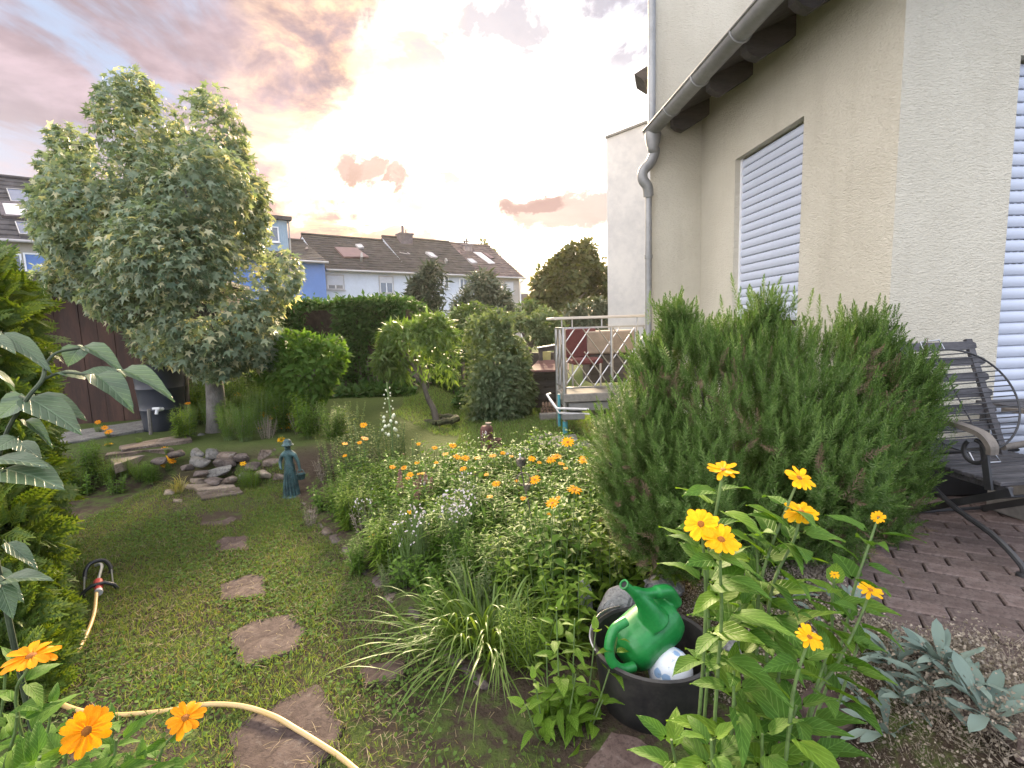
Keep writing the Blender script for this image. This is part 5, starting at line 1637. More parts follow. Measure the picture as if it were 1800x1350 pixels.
gc = D(1692, 702, 2.45)
gr = thing('barbecue_grate', 'round black barbecue grate leaning against the folding chair\'s back', 'grate', gc)
GR = .265
up_ = Vector((0.02, .42, .92)).normalized(); rt_ = Vector((1, .0, .045)).normalized(); nr_ = rt_.cross(up_).normalized(); up_ = nr_.cross(rt_) * 1.0
if up_.z < 0: up_ = -up_
def gp_(a, b): return gc + rt_ * a + up_ * b
MB().tube([gp_(GR * math.cos(a_), GR * math.sin(a_)) for a_ in [2 * PI * i / 48 for i in range(49)]], .0048, 8, caps=False).build('ring', M['black_iron'], gr, smooth=True)
for k in range(19):
    b_ = -GR + (k + 1) * 2 * GR / 20; h_ = math.sqrt(GR * GR - b_ * b_)
    MB().tube([gp_(-h_, b_), gp_(h_, b_)], .0034, 6).build('bar', M['black_iron'], gr, smooth=True)
MB().tube([gp_(-.05, GR * .95) - nr_ * .006, gp_(.03, -GR * .97) - nr_ * .006], .0035, 6).build('cross_bar', M['black_iron'], gr, smooth=True)
MB().tube([gp_(-.10, GR * .92), gp_(-.11, GR + .05), gp_(-.01, GR + .055), gp_(.0, GR * .99)], .004, 6).build('handle', M['steel'], gr, smooth=True)
MB().tube([gp_(.05, -GR * .97), gp_(.07, -GR - .05), gp_(-.05, -GR - .05), gp_(-.06, -GR * .96)], .004, 6).build('handle', M['steel'], gr, smooth=True)

bxp = D(1690, 850, 2.98)
M['black_box'] = pmat('black_crate', (.012, .012, .013), .6, .2, 6)
bx = thing('black_crate', 'black plastic crate in the shade behind the folding chair', 'crate', (bxp.x, 2.95, PZ))
MB().bbox((-.34, -.02, 0), (.25, .22, .27), .012).build('body', M['black_box'], bx, world=False)
MB().bbox((-.36, -.04, .272), (.27, .24, .296), .008).build('lid', M['black_box'], bx, world=False)
cb_ = D(1800, 900, 2.62)
o = link('concrete_block', MB().bbox((-.11, -.10, 0), (.30, .14, .30), .008).mesh('concrete_block'), None, M['concrete'], loc=(cb_.x + .02, 2.60, PZ), rot=(0, 0, .12))
tag(o, 'grey concrete block under the right end of the chair', 'block')
tbp = D(1800, 740, 2.72)
tab = thing('garden_table', 'low dark slatted table cut off by the right frame edge', 'table', (tbp.x + .12, 2.78, PZ))
for k in range(6):
    MB().bbox((-.12, -.28 + k * .088, .555), (.7, -.28 + k * .088 + .076, .575), .003).build('table_slat', M['old_wood'], tab, world=False)
MB().bbox((-.09, -.26, .50), (.66, -.235, .553), .003).build('apron', M['old_wood'], tab, world=False)
for (x_, y_) in ((-.07, -.25), (.62, -.25), (-.07, .22), (.62, .22)):
    MB().bbox((x_, y_, 0), (x_ + .035, y_ + .035, .5), .003).build('leg', M['old_wood'], tab, world=False)
hdl = D(1780, 780, 2.35)
o = link('tool_handle', MB().tube([D(1763, 786, 2.36), D(1830, 776, 2.40)], .016, 10).mesh('tool_handle', True), None, M['arm_wood'])
tag(o, 'pale wooden tool handle lying on the chair seat', 'handle')

# ------------------------------------------------------------------ raised terrace with its steel railing
T0 = D(994, 770, 6.7); T0.z = 0
ter = thing('terrace', 'raised grey terrace deck with lattice steel railing at the house corner', 'terrace', T0, TH)
TI = (Matrix.Translation(T0) @ Matrix.Rotation(TH, 4, 'Z')).inverted(); _eT = TI @ EYE
def tp_(px, py, axis=1, val=0.0):
    d = TI.to_3x3() @ ray(px, py); return _eT + d * ((val - _eT[axis]) / d[axis])
zr = tp_(994, 577).z; zl = tp_(994, 690).z
tL = tp_(977.5, 580, 0, 0).y
tW = 2.6
xp = tp_(1075, 580).x
zk = zl + .0
dk = MB(); dk.bbox((-.02, -.06, zl - .13), (tW, tL, zl - .015), .01); dk.build('deck_slab', M['concrete'], ter, world=False)
dk = MB(); dk.bbox((.05, -.02, zl - .26), (tW, tL, zl - .14), .01); dk.build('deck_edge', M['zinc'], ter, world=False)
pw = .028
for (x_, y_, z0_) in ((0, 0, 0), (0, tL - .03, 0), (xp, 0, zl), (tp_(1098, 580).x + .15, 0, zl), (0, tL * .5, zl)):
    MB().tube([(x_, y_, z0_), (x_, y_, zr)], pw if z0_ == 0 else .02, 10).build('post', M['steel'], ter, smooth=True, world=False)
for z_ in (zr, zl + .06):
    MB().beam((-.02, 0, z_), (tW, 0, z_), .035, .022).build('rail', M['steel'], ter, world=False)
    MB().beam((0, -.02, z_), (0, tL, z_), .035, .022).build('rail', M['steel'], ter, world=False)
M['handrail'] = pmat('bleached_handrail', (.48, .44, .40), .6, .15, 3, stretch=(1, 8, 8))
zh = tp_(985, 562, 1, 0).z + .02
MB().bbox((-.14, -.05, zh - .02), (tW, .06, zh + .015), .006).build('handrail', M['handrail'], ter, world=False)
MB().bbox((-.14, .062, zh - .02), (-.03, tL, zh + .015), .006).build('handrail', M['handrail'], ter, world=False)
for x_ in (-.02, .12, .52, 1.0):
    MB().tube([(x_, 0, zr), (x_, 0, zh - .018)], .009, 6).build('standoff', M['steel'], ter, world=False)


def lattice(to, L, z0, z1, pitch, parent):
    H = z1 - z0
    for s in (1, -1):
        k = -6
        while k < 16:
            x0_ = k * pitch
            # bar x = x0 + s*(z-z0)*.72, clipped to 0..L
            pts = []
            for i in range(61):
                z = z0 + H * i / 60; x_ = x0_ + s * (z - z0) * .72
                if 0 <= x_ <= L: pts.append((x_, z))
            k += 1
            if len(pts) < 10: continue
            if (k * 7 + (s > 0)) % 4 == 0:                # the pattern leaves some bars short
                pts = pts[:int(len(pts) * .62)]
            a, b = to(*pts[0], .008 * s), to(*pts[-1], .008 * s)
            MB().tube([a, b], .0085, 6).build('lattice_bar', M['steel'], parent, smooth=True, world=False)


lattice(lambda x_, z_, o_: (x_, o_, z_), 1.75, zl + .07, zr - .01, .205, ter)
lattice(lambda x_, z_, o_: (o_, x_, z_), tL, zl + .07, zr - .01, .24, ter)
M['teal'] = pmat('teal_sleeve', (.06, .25, .29), .6, .3, 14)
MB().tube([(0, 0, .0), (0, 0, .18)], .036, 10).build('post_foot', M['teal'], ter, smooth=True, world=False)
MB().tube([(-.07, .05, .10), (-.07, .05, .55)], .02, 8).build('support_pipe', M['teal'], ter, smooth=True, world=False)
fr_ = MB()
q = [(-.20, .30, zl - .06), (-.12, -.06, zl - .20), (.30, -.12, zl - .22)]
fr_.tube(q, .016, 6); fr_.tube([(a + .035, b + .02, c - .07) for a, b, c in q], .012, 6); fr_.tube([q[0], (-.14, .34, zl - .05)], .012, 6)
fr_.build('ledge_frame', M['white_frame'], ter, world=False)
MB().bbox((-.05, -.10, zl - .36), (.25, .12, zl - .28), .006).build('shelf_board', M['zinc'], ter, world=False)
MB().bbox((.5, .4, 0), (tW, tL, zl - .28), .01).build('foundation', M['concrete'], ter, world=False)
# furniture on the deck seen through the lattice
M['red_cloth'] = pmat('red_cloth', (.10, .028, .03), .85, .2, 8)
M['beige_cloth'] = pmat('beige_cloth', (.24, .20, .165), .85, .15, 6)
rc_ = tp_(1012, 600, 1, .75)
rch = thing('deck_chair', 'red cushioned chair on the terrace behind the railing', 'chair', TI.inverted() @ Vector((rc_.x, .75, zl)), TH)
MB().bbox((-.14, 0, .40), (.30, .10, .86), .03).build('back_cushion', M['red_cloth'], rch, world=False)
MB().bbox((-.14, -.42, .34), (.30, 0, .42), .02).build('seat_cushion', M['red_cloth'], rch, world=False)
for (x_, y_) in ((-.13, -.40), (.27, -.40), (-.13, .06), (.27, .06)): MB().tube([(x_, y_, 0), (x_, y_, .36)], .014, 6).build('leg', M['steel'], rch, world=False)
bt_ = tp_(1050, 600, 1, 1.0)
bt = thing('covered_table', 'beige covered table on the terrace beside the red chair', 'table', TI.inverted() @ Vector((bt_.x, 1.0, zl)), TH)
MB().bbox((-.22, -.3, .46), (.55, .3, .80), .02).build('cover', M['beige_cloth'], bt, world=False)
MB().bbox((-.18, -.26, .02), (.50, .26, .458), .02).build('base', M['dark_wood'], bt, world=False)

# garden shelter, firewood and the slabs at its foot
sh = thing('garden_shelter', 'dark timber shelter with a red-brown roof left of the terrace railing', 'shelter', D(955, 740, 8.6))
def S8(px, py, Y=8.6): return D(px, py, Y)
def quadbox(name, pts, th_, mat):
    m = MB(); m.prism([S8(*p) for p in pts], (0, th_, 0)); return m.build(name, M[mat], sh)
quadbox('upper_panel', [(946, 610), (990, 603), (990, 634), (974, 634), (974, 616), (954, 618), (954, 634), (948, 634)], .05, 'dark_wood')
quadbox('fascia', [(944, 610.5), (992, 602.5), (992, 604.5), (944, 612)], -.04, 'white_frame')
M['opening_fill'] = pmat('pale_opening_fill', (.48, .46, .22), .8, .15, 8)
m = MB(); m.prism([S8(953, 617, 8.8), S8(968, 619, 8.8), S8(968, 634, 8.8), S8(955, 634, 8.8)], (0, .03, 0)); m.build('opening_fill', M['opening_fill'], sh)  # yellow sheet filling an opening; its colour stands for bright foliage beyond
M['red_boards'] = pmat('red_brown_roof_boards', (.13, .065, .060), .75, .25, 4, stretch=(1, 5, 1))
for k in range(5):
    f0, f1 = k / 5, (k + .94) / 5
    a0 = S8(929, 654, 8.2).lerp(S8(946, 636, 8.75), f0); b0 = S8(1000, 653, 8.2).lerp(S8(1000, 634, 8.75), f0)
    a1 = S8(929, 654, 8.2).lerp(S8(946, 636, 8.75), f1); b1 = S8(1000, 653, 8.2).lerp(S8(1000, 634, 8.75), f1)
    m = MB(); m.prism([a0, b0, b1, a1], (0, 0, .03)); m.build('roof_board', M['red_boards'], sh)
for k, (y0_, y1_) in enumerate(((656, 664), (668, 678), (681, 690), (693, 701))):
    m = MB(); m.prism([S8(930, y0_ + 3, 8.55), S8(985, y0_, 8.55), S8(985, y1_, 8.55), S8(930, y1_ + 2, 8.55)], (0, .03, 0)); m.build('board', M['dark_wood'], sh)
for px in (932, 962, 988):
    a, b = S8(px, 745, 8.65), S8(px, 655, 8.65); MB().tube([(a.x, a.y, 0), (a.x, a.y, b.z)], .04, 6).build('post', M['dark_wood'], sh)
MB().box((S8(934, 700, 8.9).x, 8.9, 0), (S8(995, 700, 8.9).x, 8.94, 1.0)).build('back_panel', M['dark_wood'], sh)
fw = thing('firewood_stack', 'stack of split logs under the terrace edge', 'firewood', D(965, 738, 8.1))
M['bark_end'] = pmat('split_log_end', (.17, .115, .08), .9, .35, 20, isl=.2)
for r0_ in range(5):
    for k in range(7 - r0_ // 2):
        c = D(950 + k * 5.6 + (r0_ % 2) * 2.8 + r0_ * 1.2, 734 - r0_ * 5.2, 8.0); rr_ = random.uniform(.020, .027)
        MB().tube([c, c + Vector((.02, .3, 0))], rr_, 6).build('log', M['bark_end'], fw)
kb_ = D(970, 744, 7.9)
o = link('concrete_kerb', MB().bbox((-.19, 0, 0), (.42, .12, .10), .006).mesh('concrete_kerb'), None, M['concrete'], loc=(kb_.x, 7.75, 0), rot=(0, 0, .1))
tag(o, 'low grey concrete kerb before the firewood stack', 'kerb')
for poly, lab in (([(944, 782), (972, 770), (1012, 765), (1016, 776), (985, 786)], 'grey slate slab at the foot of the terrace post'), ([(978, 802), (1000, 788), (1032, 776), (1040, 784), (1010, 800)], 'grey slate slab of the path below the rosemary'),
                  ([(912, 792), (930, 788), (934, 792), (915, 796)], 'tiny pale stone in the far lawn'), ([(930, 770), (968, 762), (972, 766), (936, 776)], 'narrow slate slab farthest along the terrace')):
    pts = [G(x_, y_, .01) for x_, y_ in poly]; c = sum(pts, Vector()) / len(pts)
    o = link('slate_slab', slab_mesh('slate_slab', [(p.x - c.x, p.y - c.y, 0) for p in pts], -.05, .03, .012), None, M['grey_stone'], loc=(c.x, c.y, 0))
    tag(o, lab, 'stone slab', 'slate slabs by the terrace')
# ------------------------------------------------------------------ flowers and border plants
def big_leaf(name, w=.42, fold=.12, droop=.30, wave=.02, nx=4, ny=7, serr=.05, heart=False, peak=None):
    """toothed ovate leaf, length 1 along +y, folded along the midrib and drooping"""
    vs, fs = [], []
    for j in range(ny + 1):
        t = j / ny
        wd = w * (math.sin(PI * min(1, t * .5 ** .0) ** (.62 if not heart else .5)) if 0 < t < 1 else 0) ** .9
        if peak: wd = w * (math.sin(PI * t ** peak) ** .55 if 0 < t < 1 else .12)
        wd *= (1 + serr * (1 if j % 2 else -1))
        for i in range(nx + 1):
            u = 2 * i / nx - 1
            vs.append((u * wd / 2, t - .03 * abs(u) * (j % 2), fold * abs(u) * wd * 1.4 - droop * t * t + wave * math.sin(9 * t + 2 * u) * abs(u)))
    for j in range(ny):
        for i in range(nx):
            a = j * (nx + 1) + i
            fs.append((a, a + 1, a + nx + 2, a + nx + 1))
    vs.append((.012, -.10, .01)); vs.append((-.012, -.10, .01)); k = len(vs)
    mid = nx // 2
    fs.append((mid, k - 2, k - 1, mid))
    fs = [f if len(set(f)) == 4 else tuple(dict.fromkeys(f)) for f in fs]
    mb = MB(); mb.add(vs, fs)
    return mb.mesh(name, smooth=True, fix=False)


M['petal'] = pmat('daisy_petal', (.85, .33, .006), .55, .10, 30, c2=(.90, .42, .010), stretch=(6, 1, 1), spec=.15)
M['petal_y'] = pmat('yellow_petal', (.86, .41, .006), .55, .10, 30, c2=(.90, .50, .014), spec=.15)
M['petal_o'] = pmat('orange_petal', (.84, .27, .004), .55, .10, 30, c2=(.88, .36, .008), spec=.15)
for k_ in ('petal', 'petal_y', 'petal_o'):
    nt_ = M[k_].node_tree; t = NT(nt_)
    p = next(n for n in nt_.nodes if n.type == 'BSDF_PRINCIPLED'); o_ = next(n for n in nt_.nodes if n.type == 'OUTPUT_MATERIAL')
    tr = t.n('ShaderNodeBsdfTranslucent'); src = p.inputs['Base Color'].links[0].from_socket; t.put(tr.inputs['Color'], src)
    ms = t.n('ShaderNodeMixShader'); ms.inputs[0].default_value = .38
    nt_.links.new(p.outputs[0], ms.inputs[1]); nt_.links.new(tr.outputs[0], ms.inputs[2]); nt_.links.new(ms.outputs[0], o_.inputs[0])
M['disc'] = pmat('daisy_disc', (.36, .085, .006), .8, .5, 160, c2=(.62, .22, .012), bump=1, bscale=420, bdist=.002)
M['daisy_leaf'] = lmat('daisy_leaf', (.052, .125, .016), (.095, .185, .028), .36, .6, (1.3, 1.3, .45), veins=True, spec=.15)
M['daisy_leaf_y'] = lmat('young_daisy_leaf', (.085, .165, .018), (.135, .235, .028), .40, .5, (1.3, 1.3, .4), veins=True, spec=.15)
M['bed_leaf'] = lmat('bed_leaf', (.060, .130, .016), (.125, .215, .034), .36, .6, (1.35, 1.3, .45), spec=.15)
M['bed_leaf_y'] = lmat('bright_bed_leaf', (.10, .185, .020), (.175, .265, .036), .42, .6, (1.3, 1.25, .4), spec=.15)
M['bed_leaf_g'] = lmat('greyish_bed_leaf', (.095, .14, .056), (.17, .21, .095), .38, .6, spec=.15)
M['pale_leaf'] = lmat('pale_edged_leaf', (.11, .16, .050), (.28, .31, .14), .40, .6, spec=.15)
M['silver'] = lmat('woolly_silver_leaf', (.115, .16, .135), (.18, .235, .20), .12, .9, (1.0, 1.05, .95), spec=.1)
M['rose_leaf'] = lmat('broad_grey_green_leaf', (.040, .078, .040), (.065, .108, .056), .26, .42, (1.3, 1.35, .6), veins=True, spec=.55)
M['blade'] = lmat('strap_leaf', (.085, .155, .024), (.155, .235, .045), .38, .45, (1.3, 1.25, .45), spec=.45)
M['white_bloom'] = pmat('white_bloom', (.56, .51, .51), .6, .06, 30)
M['pink_plume'] = pmat('faded_pink_plume', (.34, .19, .15), .8, .3, 40, c2=(.46, .28, .22))
M['dry'] = lmat('dry_stalks', (.16, .135, .108), (.33, .285, .23), .15, .8)

LEAVES = [big_leaf('leaf', .44, .10, .22), big_leaf('leaf', .40, .16, .42), big_leaf('leaf', .50, .06, .30, .03), big_leaf('leaf', .36, .14, .55)]
LEAVES_Y = [m.copy() for m in LEAVES]
for m in LEAVES: m.materials.append(M['daisy_leaf'])
for m in LEAVES_Y: m.materials.append(M['daisy_leaf_y'])


def petal_mesh(curve, mat):
    vs, fs = [], []
    prof = [(.0, .28), (.2, .62), (.45, .95), (.7, 1.0), (.88, .80), (1.0, .42)]
    for t, wd in prof:
        for i, u in enumerate((-1, -.45, 0, .45, 1)):
            tt = t - (.05 if (t == 1.0 and i in (1, 3)) else 0) - (.06 if t == 1.0 and i in (0, 4) else 0) * 0 + (.03 if t == 1.0 and i == 2 else 0)
            vs.append((u * wd * .205, .20 + tt * .80, .10 * t - curve * t * t + .035 * abs(u) * (1 - t) - .018 * (1 - abs(u)) + .01 * (i in (1, 3))))
    for j in range(len(prof) - 1):
        for i in range(4):
            a = j * 5 + i; fs.append((a, a + 1, a + 6, a + 5))
    mb = MB(); mb.add(vs, fs)
    me = mb.mesh('petal', smooth=True, fix=False); me.materials.append(M[mat])
    return me


PET = {m: [petal_mesh(c, m) for c in (.05, .18, .30, -.04)] for m in ('petal', 'petal_y', 'petal_o')}
_dm = MB(); _dm.lathe([(0, .085), (.07, .082), (.14, .062), (.19, .02), (.195, -.02), (.15, -.06), (.05, -.10), (0, -.10)], 16)
DISC = _dm.mesh('flower', True); DISC.materials.append(M['disc'])


def flower_q(n, spin):
    q = Vector(n).normalized().to_track_quat('Z', 'Y')
    return q @ Quaternion((0, 0, 1), spin)


def flower(parent, pos, nrm, rad, mat='petal', n=13):
    """a daisy head: disc with every petal its own piece"""
    q = flower_q(nrm, random.uniform(0, 6.28))
    f = link('flower', DISC, parent, None, loc=pos, rot=q, scale=rad)
    fm = Matrix.Translation(pos) @ q.to_matrix().to_4x4() @ Matrix.Scale(rad, 4)
    for k in range(n):
        a = 2 * PI * k / n + random.uniform(-.09, .09)
        p = bpy.data.objects.new('petal', random.choice(PET[mat]))
        C.objects.link(p); p.parent = f
        p.rotation_mode = 'XYZ'
        p.rotation_euler = (random.uniform(-.16, .14), random.uniform(-.12, .12), a)
        s_ = random.uniform(.86, 1.06); p.scale = (s_ * random.uniform(.85, 1.05), s_, s_)
    return f


def joined_flower(mat):
    mb = MB()
    n = 12
    for k in range(n):
        a = 2 * PI * k / n + random.uniform(-.1, .1); r1 = random.uniform(.88, 1.05); dz = random.uniform(-.12, .10)
        def pt(u, r, z): return (math.cos(a) * r - math.sin(a) * u, math.sin(a) * r + math.cos(a) * u, z)
        mb.add([pt(-.06, .22, .02), pt(.06, .22, .02), pt(.15, .62, .06 + dz * .5), pt(.07, r1, dz), pt(-.07, r1, dz), pt(-.15, .62, .06 + dz * .5)], [(0, 1, 2, 5), (5, 2, 3, 4)])
    npf = len(mb.f)
    mb.lathe([(0, .10), (.16, .07), (.24, -.02), (.12, -.10), (0, -.12)], 8)
    me = mb.mesh('flower', False, False)
    me.materials.append(M[mat]); me.materials.append(M['disc'])
    for i, p in enumerate(me.polygons): p.material_index = 0 if i < npf else 1
    return me


JF = {m: [joined_flower(m) for _ in range(3)] for m in ('petal', 'petal_y', 'petal_o')}


def tuple3(v): return (v[0], v[1], v[2])


def daisy_plant(name, label, cat, base, stems, leaf_len, mat_set, nodes=7, group=None, start=.12, stem_r=.0042, tipdense=True, keep=None):
    """stems: list of (path points, flower or None); flower = (normal, radius, petal mat, n petals)"""
    t = thing(name, label, cat, base, 0, group)
    for path, fl, ll in stems:
        pts = spline(path, 7)
        n = len(pts)
        st_ = MB(); st_.tube(pts, [stem_r * (1.1 - .45 * i / n) for i in range(n)], 7)
        st_.build('stem', M['stem'], t, smooth=True)
        L = sum((pts[i + 1] - pts[i]).length for i in range(n - 1))
        nn = nodes if ll is None else ll
        ph = random.uniform(0, PI)
        top = .97 if fl is None else .80
        for k in range(nn):
            f = start + (top - start) * (k / max(1, nn - 1))
            i = min(int(f * (n - 1)), n - 2); fr = f * (n - 1) - i
            p = pts[i].lerp(pts[i + 1], fr); tg = (pts[i + 1] - pts[i]).normalized()
            e = tg.orthogonal().normalized(); ph += PI / 2 + random.uniform(-.25, .25)
            size = leaf_len * (1.0 - .50 * max(0, (f - .35) / .65)) * random.uniform(.8, 1.12)
            for s in (0, PI):
                d = Quaternion(tg, ph + s) @ e
                up = random.uniform(.15, .6) + (.5 if fl is None and k == nn - 1 else 0)
                d = (d + tg * up).normalized()
                y_ = d; z_ = (tg - d * tg.dot(d)).normalized(); x_ = y_.cross(z_)
                m3 = Matrix((x_, y_, z_)).transposed()
                m3 = m3 @ Matrix.Rotation(random.uniform(-.35, .35), 3, 'Y')
                tipq = p + d * size * 1.05; vq = tipq - EYE; uq = 900 + FOC * vq.dot(_r) / vq.dot(_f); wq = 675 - FOC * vq.dot(_u) / vq.dot(_f)
                if keep is not None and keep(uq, wq): continue
                ms = random.choice(mat_set)
                link('leaf', ms, t, None, loc=p + d * .008 + d * size * .08, rot=m3, scale=(size * random.uniform(.9, 1.15), size, size))
        if fl is not None:
            nrm, rad, mt, npt = fl
            flower(t, pts[-1], nrm, rad, mt, npt)
    return t


def cam_n(p, up=.75, tow=.55, side=0.0):
    d = Vector((EYE.x - p.x, EYE.y - p.y, 0)).normalized()
    return (Vector((0, 0, up)) + d * tow + Vector((side, 0, 0))).normalized()


# --- tall daisies in the right foreground
stems = []
B0 = Vector((.50, 1.10, 0))
def st_path(px, Y, bx, by, mids):
    return [Vector((bx, by, gz(bx, by)))] + [D(*m) for m in mids] + [D(px[0], px[1], Y)]
FR = [((1271, 826), 1.10, .42, 1.14, [(1244, 1180, 1.12), (1243, 1000, 1.11), (1262, 880, 1.10)], (.95, .22, .05), .035, 15, 6),
      ((1232, 921), 1.02, .37, 1.06, [(1230, 1250, 1.05), (1240, 1080, 1.04), (1238, 985, 1.03)], (.62, .80, -.05), .037, 14, 6),
      ((1268, 948), .99, .41, 1.02, [(1258, 1240, 1.02), (1268, 1090, 1.01), (1266, 1000, 1.0)], (.80, .55, .2), .037, 15, 6),
      ((1405, 840), 1.12, .52, 1.13, [(1322, 1180, 1.13), (1338, 1020, 1.12), (1376, 910, 1.12)], (.75, .5, .45), .036, 14, 7),
      ((1408, 900), 1.10, .56, 1.10, [(1345, 1200, 1.10), (1356, 1040, 1.10), (1395, 950, 1.10)], (.85, .45, .05), .038, 14, 7),
      ((1544, 909), 1.32, .72, 1.30, [(1470, 1160, 1.30), (1500, 1040, 1.31), (1530, 950, 1.32)], (.5, .75, .0), .018, 12, 6),
      ((1530, 1037), 1.16, .62, 1.14, [(1420, 1260, 1.14), (1470, 1170, 1.15), (1510, 1090, 1.16)], (.9, .35, .2), .029, 11, 6),
      ((1423, 1120), .93, .50, .93, [(1385, 1300, .93), (1398, 1200, .93)], (.85, .40, .25), .027, 14, 2)]
for tp, Y, bx, by, mids, nv, rad, npt, ll in FR:
    P_ = D(tp[0], tp[1], Y)
    stems.append((st_path(tp, Y, bx, by, mids), (cam_n(P_, *nv), rad, 'petal_y', npt), ll))
stems.append((st_path((1467, 1010), 1.25, .66, 1.24, [(1450, 1180, 1.25), (1462, 1060, 1.25)]), (cam_n(D(1467, 1010, 1.25), .9, .3), .013, 'petal_y', 10), 4))
for tp, Y, bx, by, mids, ll in (((1300, 1060), 1.04, .44, 1.06, [(1290, 1260, 1.05)], 6), ((1330, 935), 1.13, .52, 1.12, [(1330, 1150, 1.12)], 7),
                            ((1385, 1075), 1.08, .54, 1.08, [(1360, 1250, 1.08)], 5), ((1455, 1145), 1.10, .62, 1.10, [(1420, 1270, 1.1)], 5), ((1290, 1180), .98, .42, 1.0, [(1285, 1300, .99)], 5),
                            ((1400, 1240), 1.0, .52, 1.0, [(1380, 1330, 1.0)], 5), ((1340, 1290), .94, .46, .95, [(1335, 1400, .95)], 6), ((1250, 1300), .93, .37, .95, [(1250, 1400, .94)], 6),
                            ((1430, 1330), .98, .55, .98, [(1410, 1420, .98)], 5), ((1510, 1130), 1.2, .70, 1.18, [(1470, 1250, 1.19)], 4), ((1180, 1300), .98, .32, 1.0, [(1190, 1400, .99)], 5)):
    stems.append((st_path(tp, Y, bx, by, mids), None, ll))
daisy_plant('daisy_plant', 'tall yellow false-sunflower plant in front of the rosemary, leaning right of the bucket', 'plant', B0, stems, .138, LEAVES[:3] + LEAVES_Y[:1], 7, start=.35, keep=lambda a, b: a < 1212 and 990 < b < 1150)

# --- daisies in the bottom left corner
stems = []
for tp, Y, bx, by, mids, nv, rad, npt in (((55, 1153), .72, -.66, .74, [(48, 1330, .73)], (.95, .22, -.05), .0345, 13), ((152, 1285), .70, -.60, .72, [(128, 1420, .71)], (.42, .95, .05), .0345, 15), ((326, 1262), .86, -.50, .86, [(290, 1400, .86)], (.85, .45, -.05), .0335, 12)):
    P_ = D(tp[0], tp[1], Y)
    stems.append((st_path(tp, Y, bx, by, mids), (cam_n(P_, *nv), rad, 'petal_o', npt), 5))
for tp, Y, bx, by in (((90, 1235), .80, -.70, .82), ((205, 1300), .76, -.58, .78), ((30, 1260), .70, -.66, .72), ((250, 1345), .80, -.56, .82), ((70, 1330), .66, -.56, .68), ((420, 1390), .95, -.45, .95), ((200, 1260), .9, -.68, .9), ((10, 1170), .85, -.85, .86)):
    stems.append((st_path(tp, Y, bx, by, [(tp[0] - 5, 1480, Y + .02)]), None, 6))
daisy_plant('daisy_plant', 'orange daisy plant filling the bottom left corner beside the conifer hedge', 'plant', (-.62, .76, 0), stems, .082, LEAVES, 7, start=.45, stem_r=.0032)

# --- light green leafy plant left of the bucket
stems = []
for tp, Y, mids, ll in (((978, 1068), 1.72, [(985, 1230, 1.72), (980, 1140, 1.72)], 8), ((1010, 1088), 1.74, [(1005, 1240, 1.73)], 8), ((1048, 1105), 1.78, [(1030, 1240, 1.75)], 7), ((940, 1195), 1.68, [(955, 1270, 1.7)], 5), ((1085, 1120), 1.70, [(1030, 1280, 1.70), (1072, 1175, 1.70)], 6),
                        ((925, 1240), 1.64, [(950, 1300, 1.66)], 4), ((1012, 1185), 1.66, [(1000, 1270, 1.68)], 6), ((1060, 1230), 1.66, [(1030, 1290, 1.68)], 4), ((960, 1130), 1.78, [(965, 1230, 1.76)], 7)):
    stems.append(([Vector((.16 + random.uniform(-.04, .04), 1.73 + random.uniform(-.03, .03), 0))] + [D(*m) for m in mids] + [D(tp[0], tp[1], Y)], None, ll))
daisy_plant('daisy_plant', 'bright green flowerless leafy stems pressed against the left of the bucket', 'plant', (.16, 1.73, 0), stems, .115, LEAVES_Y, 8, start=.15, stem_r=.0036)

# --- broad-leaved plant reaching in from the left
RL = big_leaf('leaf', .50, .05, .16, .012, 6, 9, .035); RL.materials.append(M['rose_leaf'])
RL2 = big_leaf('leaf', .50, .16, .30, .02, 6, 9, .035); RL2.materials.append(M['rose_leaf'])
rose = thing('broad_leaved_shrub', 'shrub with big grey-green veined leaves reaching in from the left edge', 'shrub', (-.95, .95, 0))
RLV = [((3, 588), (88, 641), 30, .95), ((-22, 592), (25, 612), 24, .93), ((142, 610), (117, 637), 34, 1.0), ((146, 612), (215, 638), 27, 1.02), ((150, 664), (101, 652), 26, .96), ((206, 664), (140, 648), 34, .98), ((166, 662), (232, 702), 40, .92), ((214, 655), (299, 679), 31, .97),
       ((48, 700), (-8, 728), 46, .90), ((47, 702), (140, 750), 48, .90), ((62, 698), (147, 726), 34, .95), ((44, 742), (88, 768), 18, .9), ((-12, 812), (78, 808), 38, .85), ((8, 828), (106, 846), 58, .84), ((12, 956), (64, 992), 22, .85), ((8, 1022), (84, 1008), 30, .84), ((2, 1030), (22, 1082), 28, .83),
       ((20, 690), (-10, 640), 30, .95), ((30, 770), (-15, 790), 40, .88), ((30, 780), (70, 800), 26, .95), ((-20, 1000), (40, 1050), 26, .9)]
for (b_, t_, w_, Y) in RLV:
    p0, p1 = D(b_[0], b_[1], Y + .015), D(t_[0], t_[1], Y - .02)
    d = p1 - p0; L = d.length; d.normalize()
    tow = (EYE - p0).normalized(); z_ = Vector((0, 0, 1.0)) + tow * .55 + Vector((random.uniform(-.15, .15), 0, 0)); z_ = (z_ - d * z_.dot(d)).normalized(); x_ = d.cross(z_)
    wsc = (w_ / FOC * Y) / .50 * 1.22
    link('leaf', random.choice((RL, RL, RL2)), rose, None, loc=p0 + z_ * L * .04, rot=Matrix((x_, d, z_)).transposed(), scale=(wsc, L * 1.04, L))
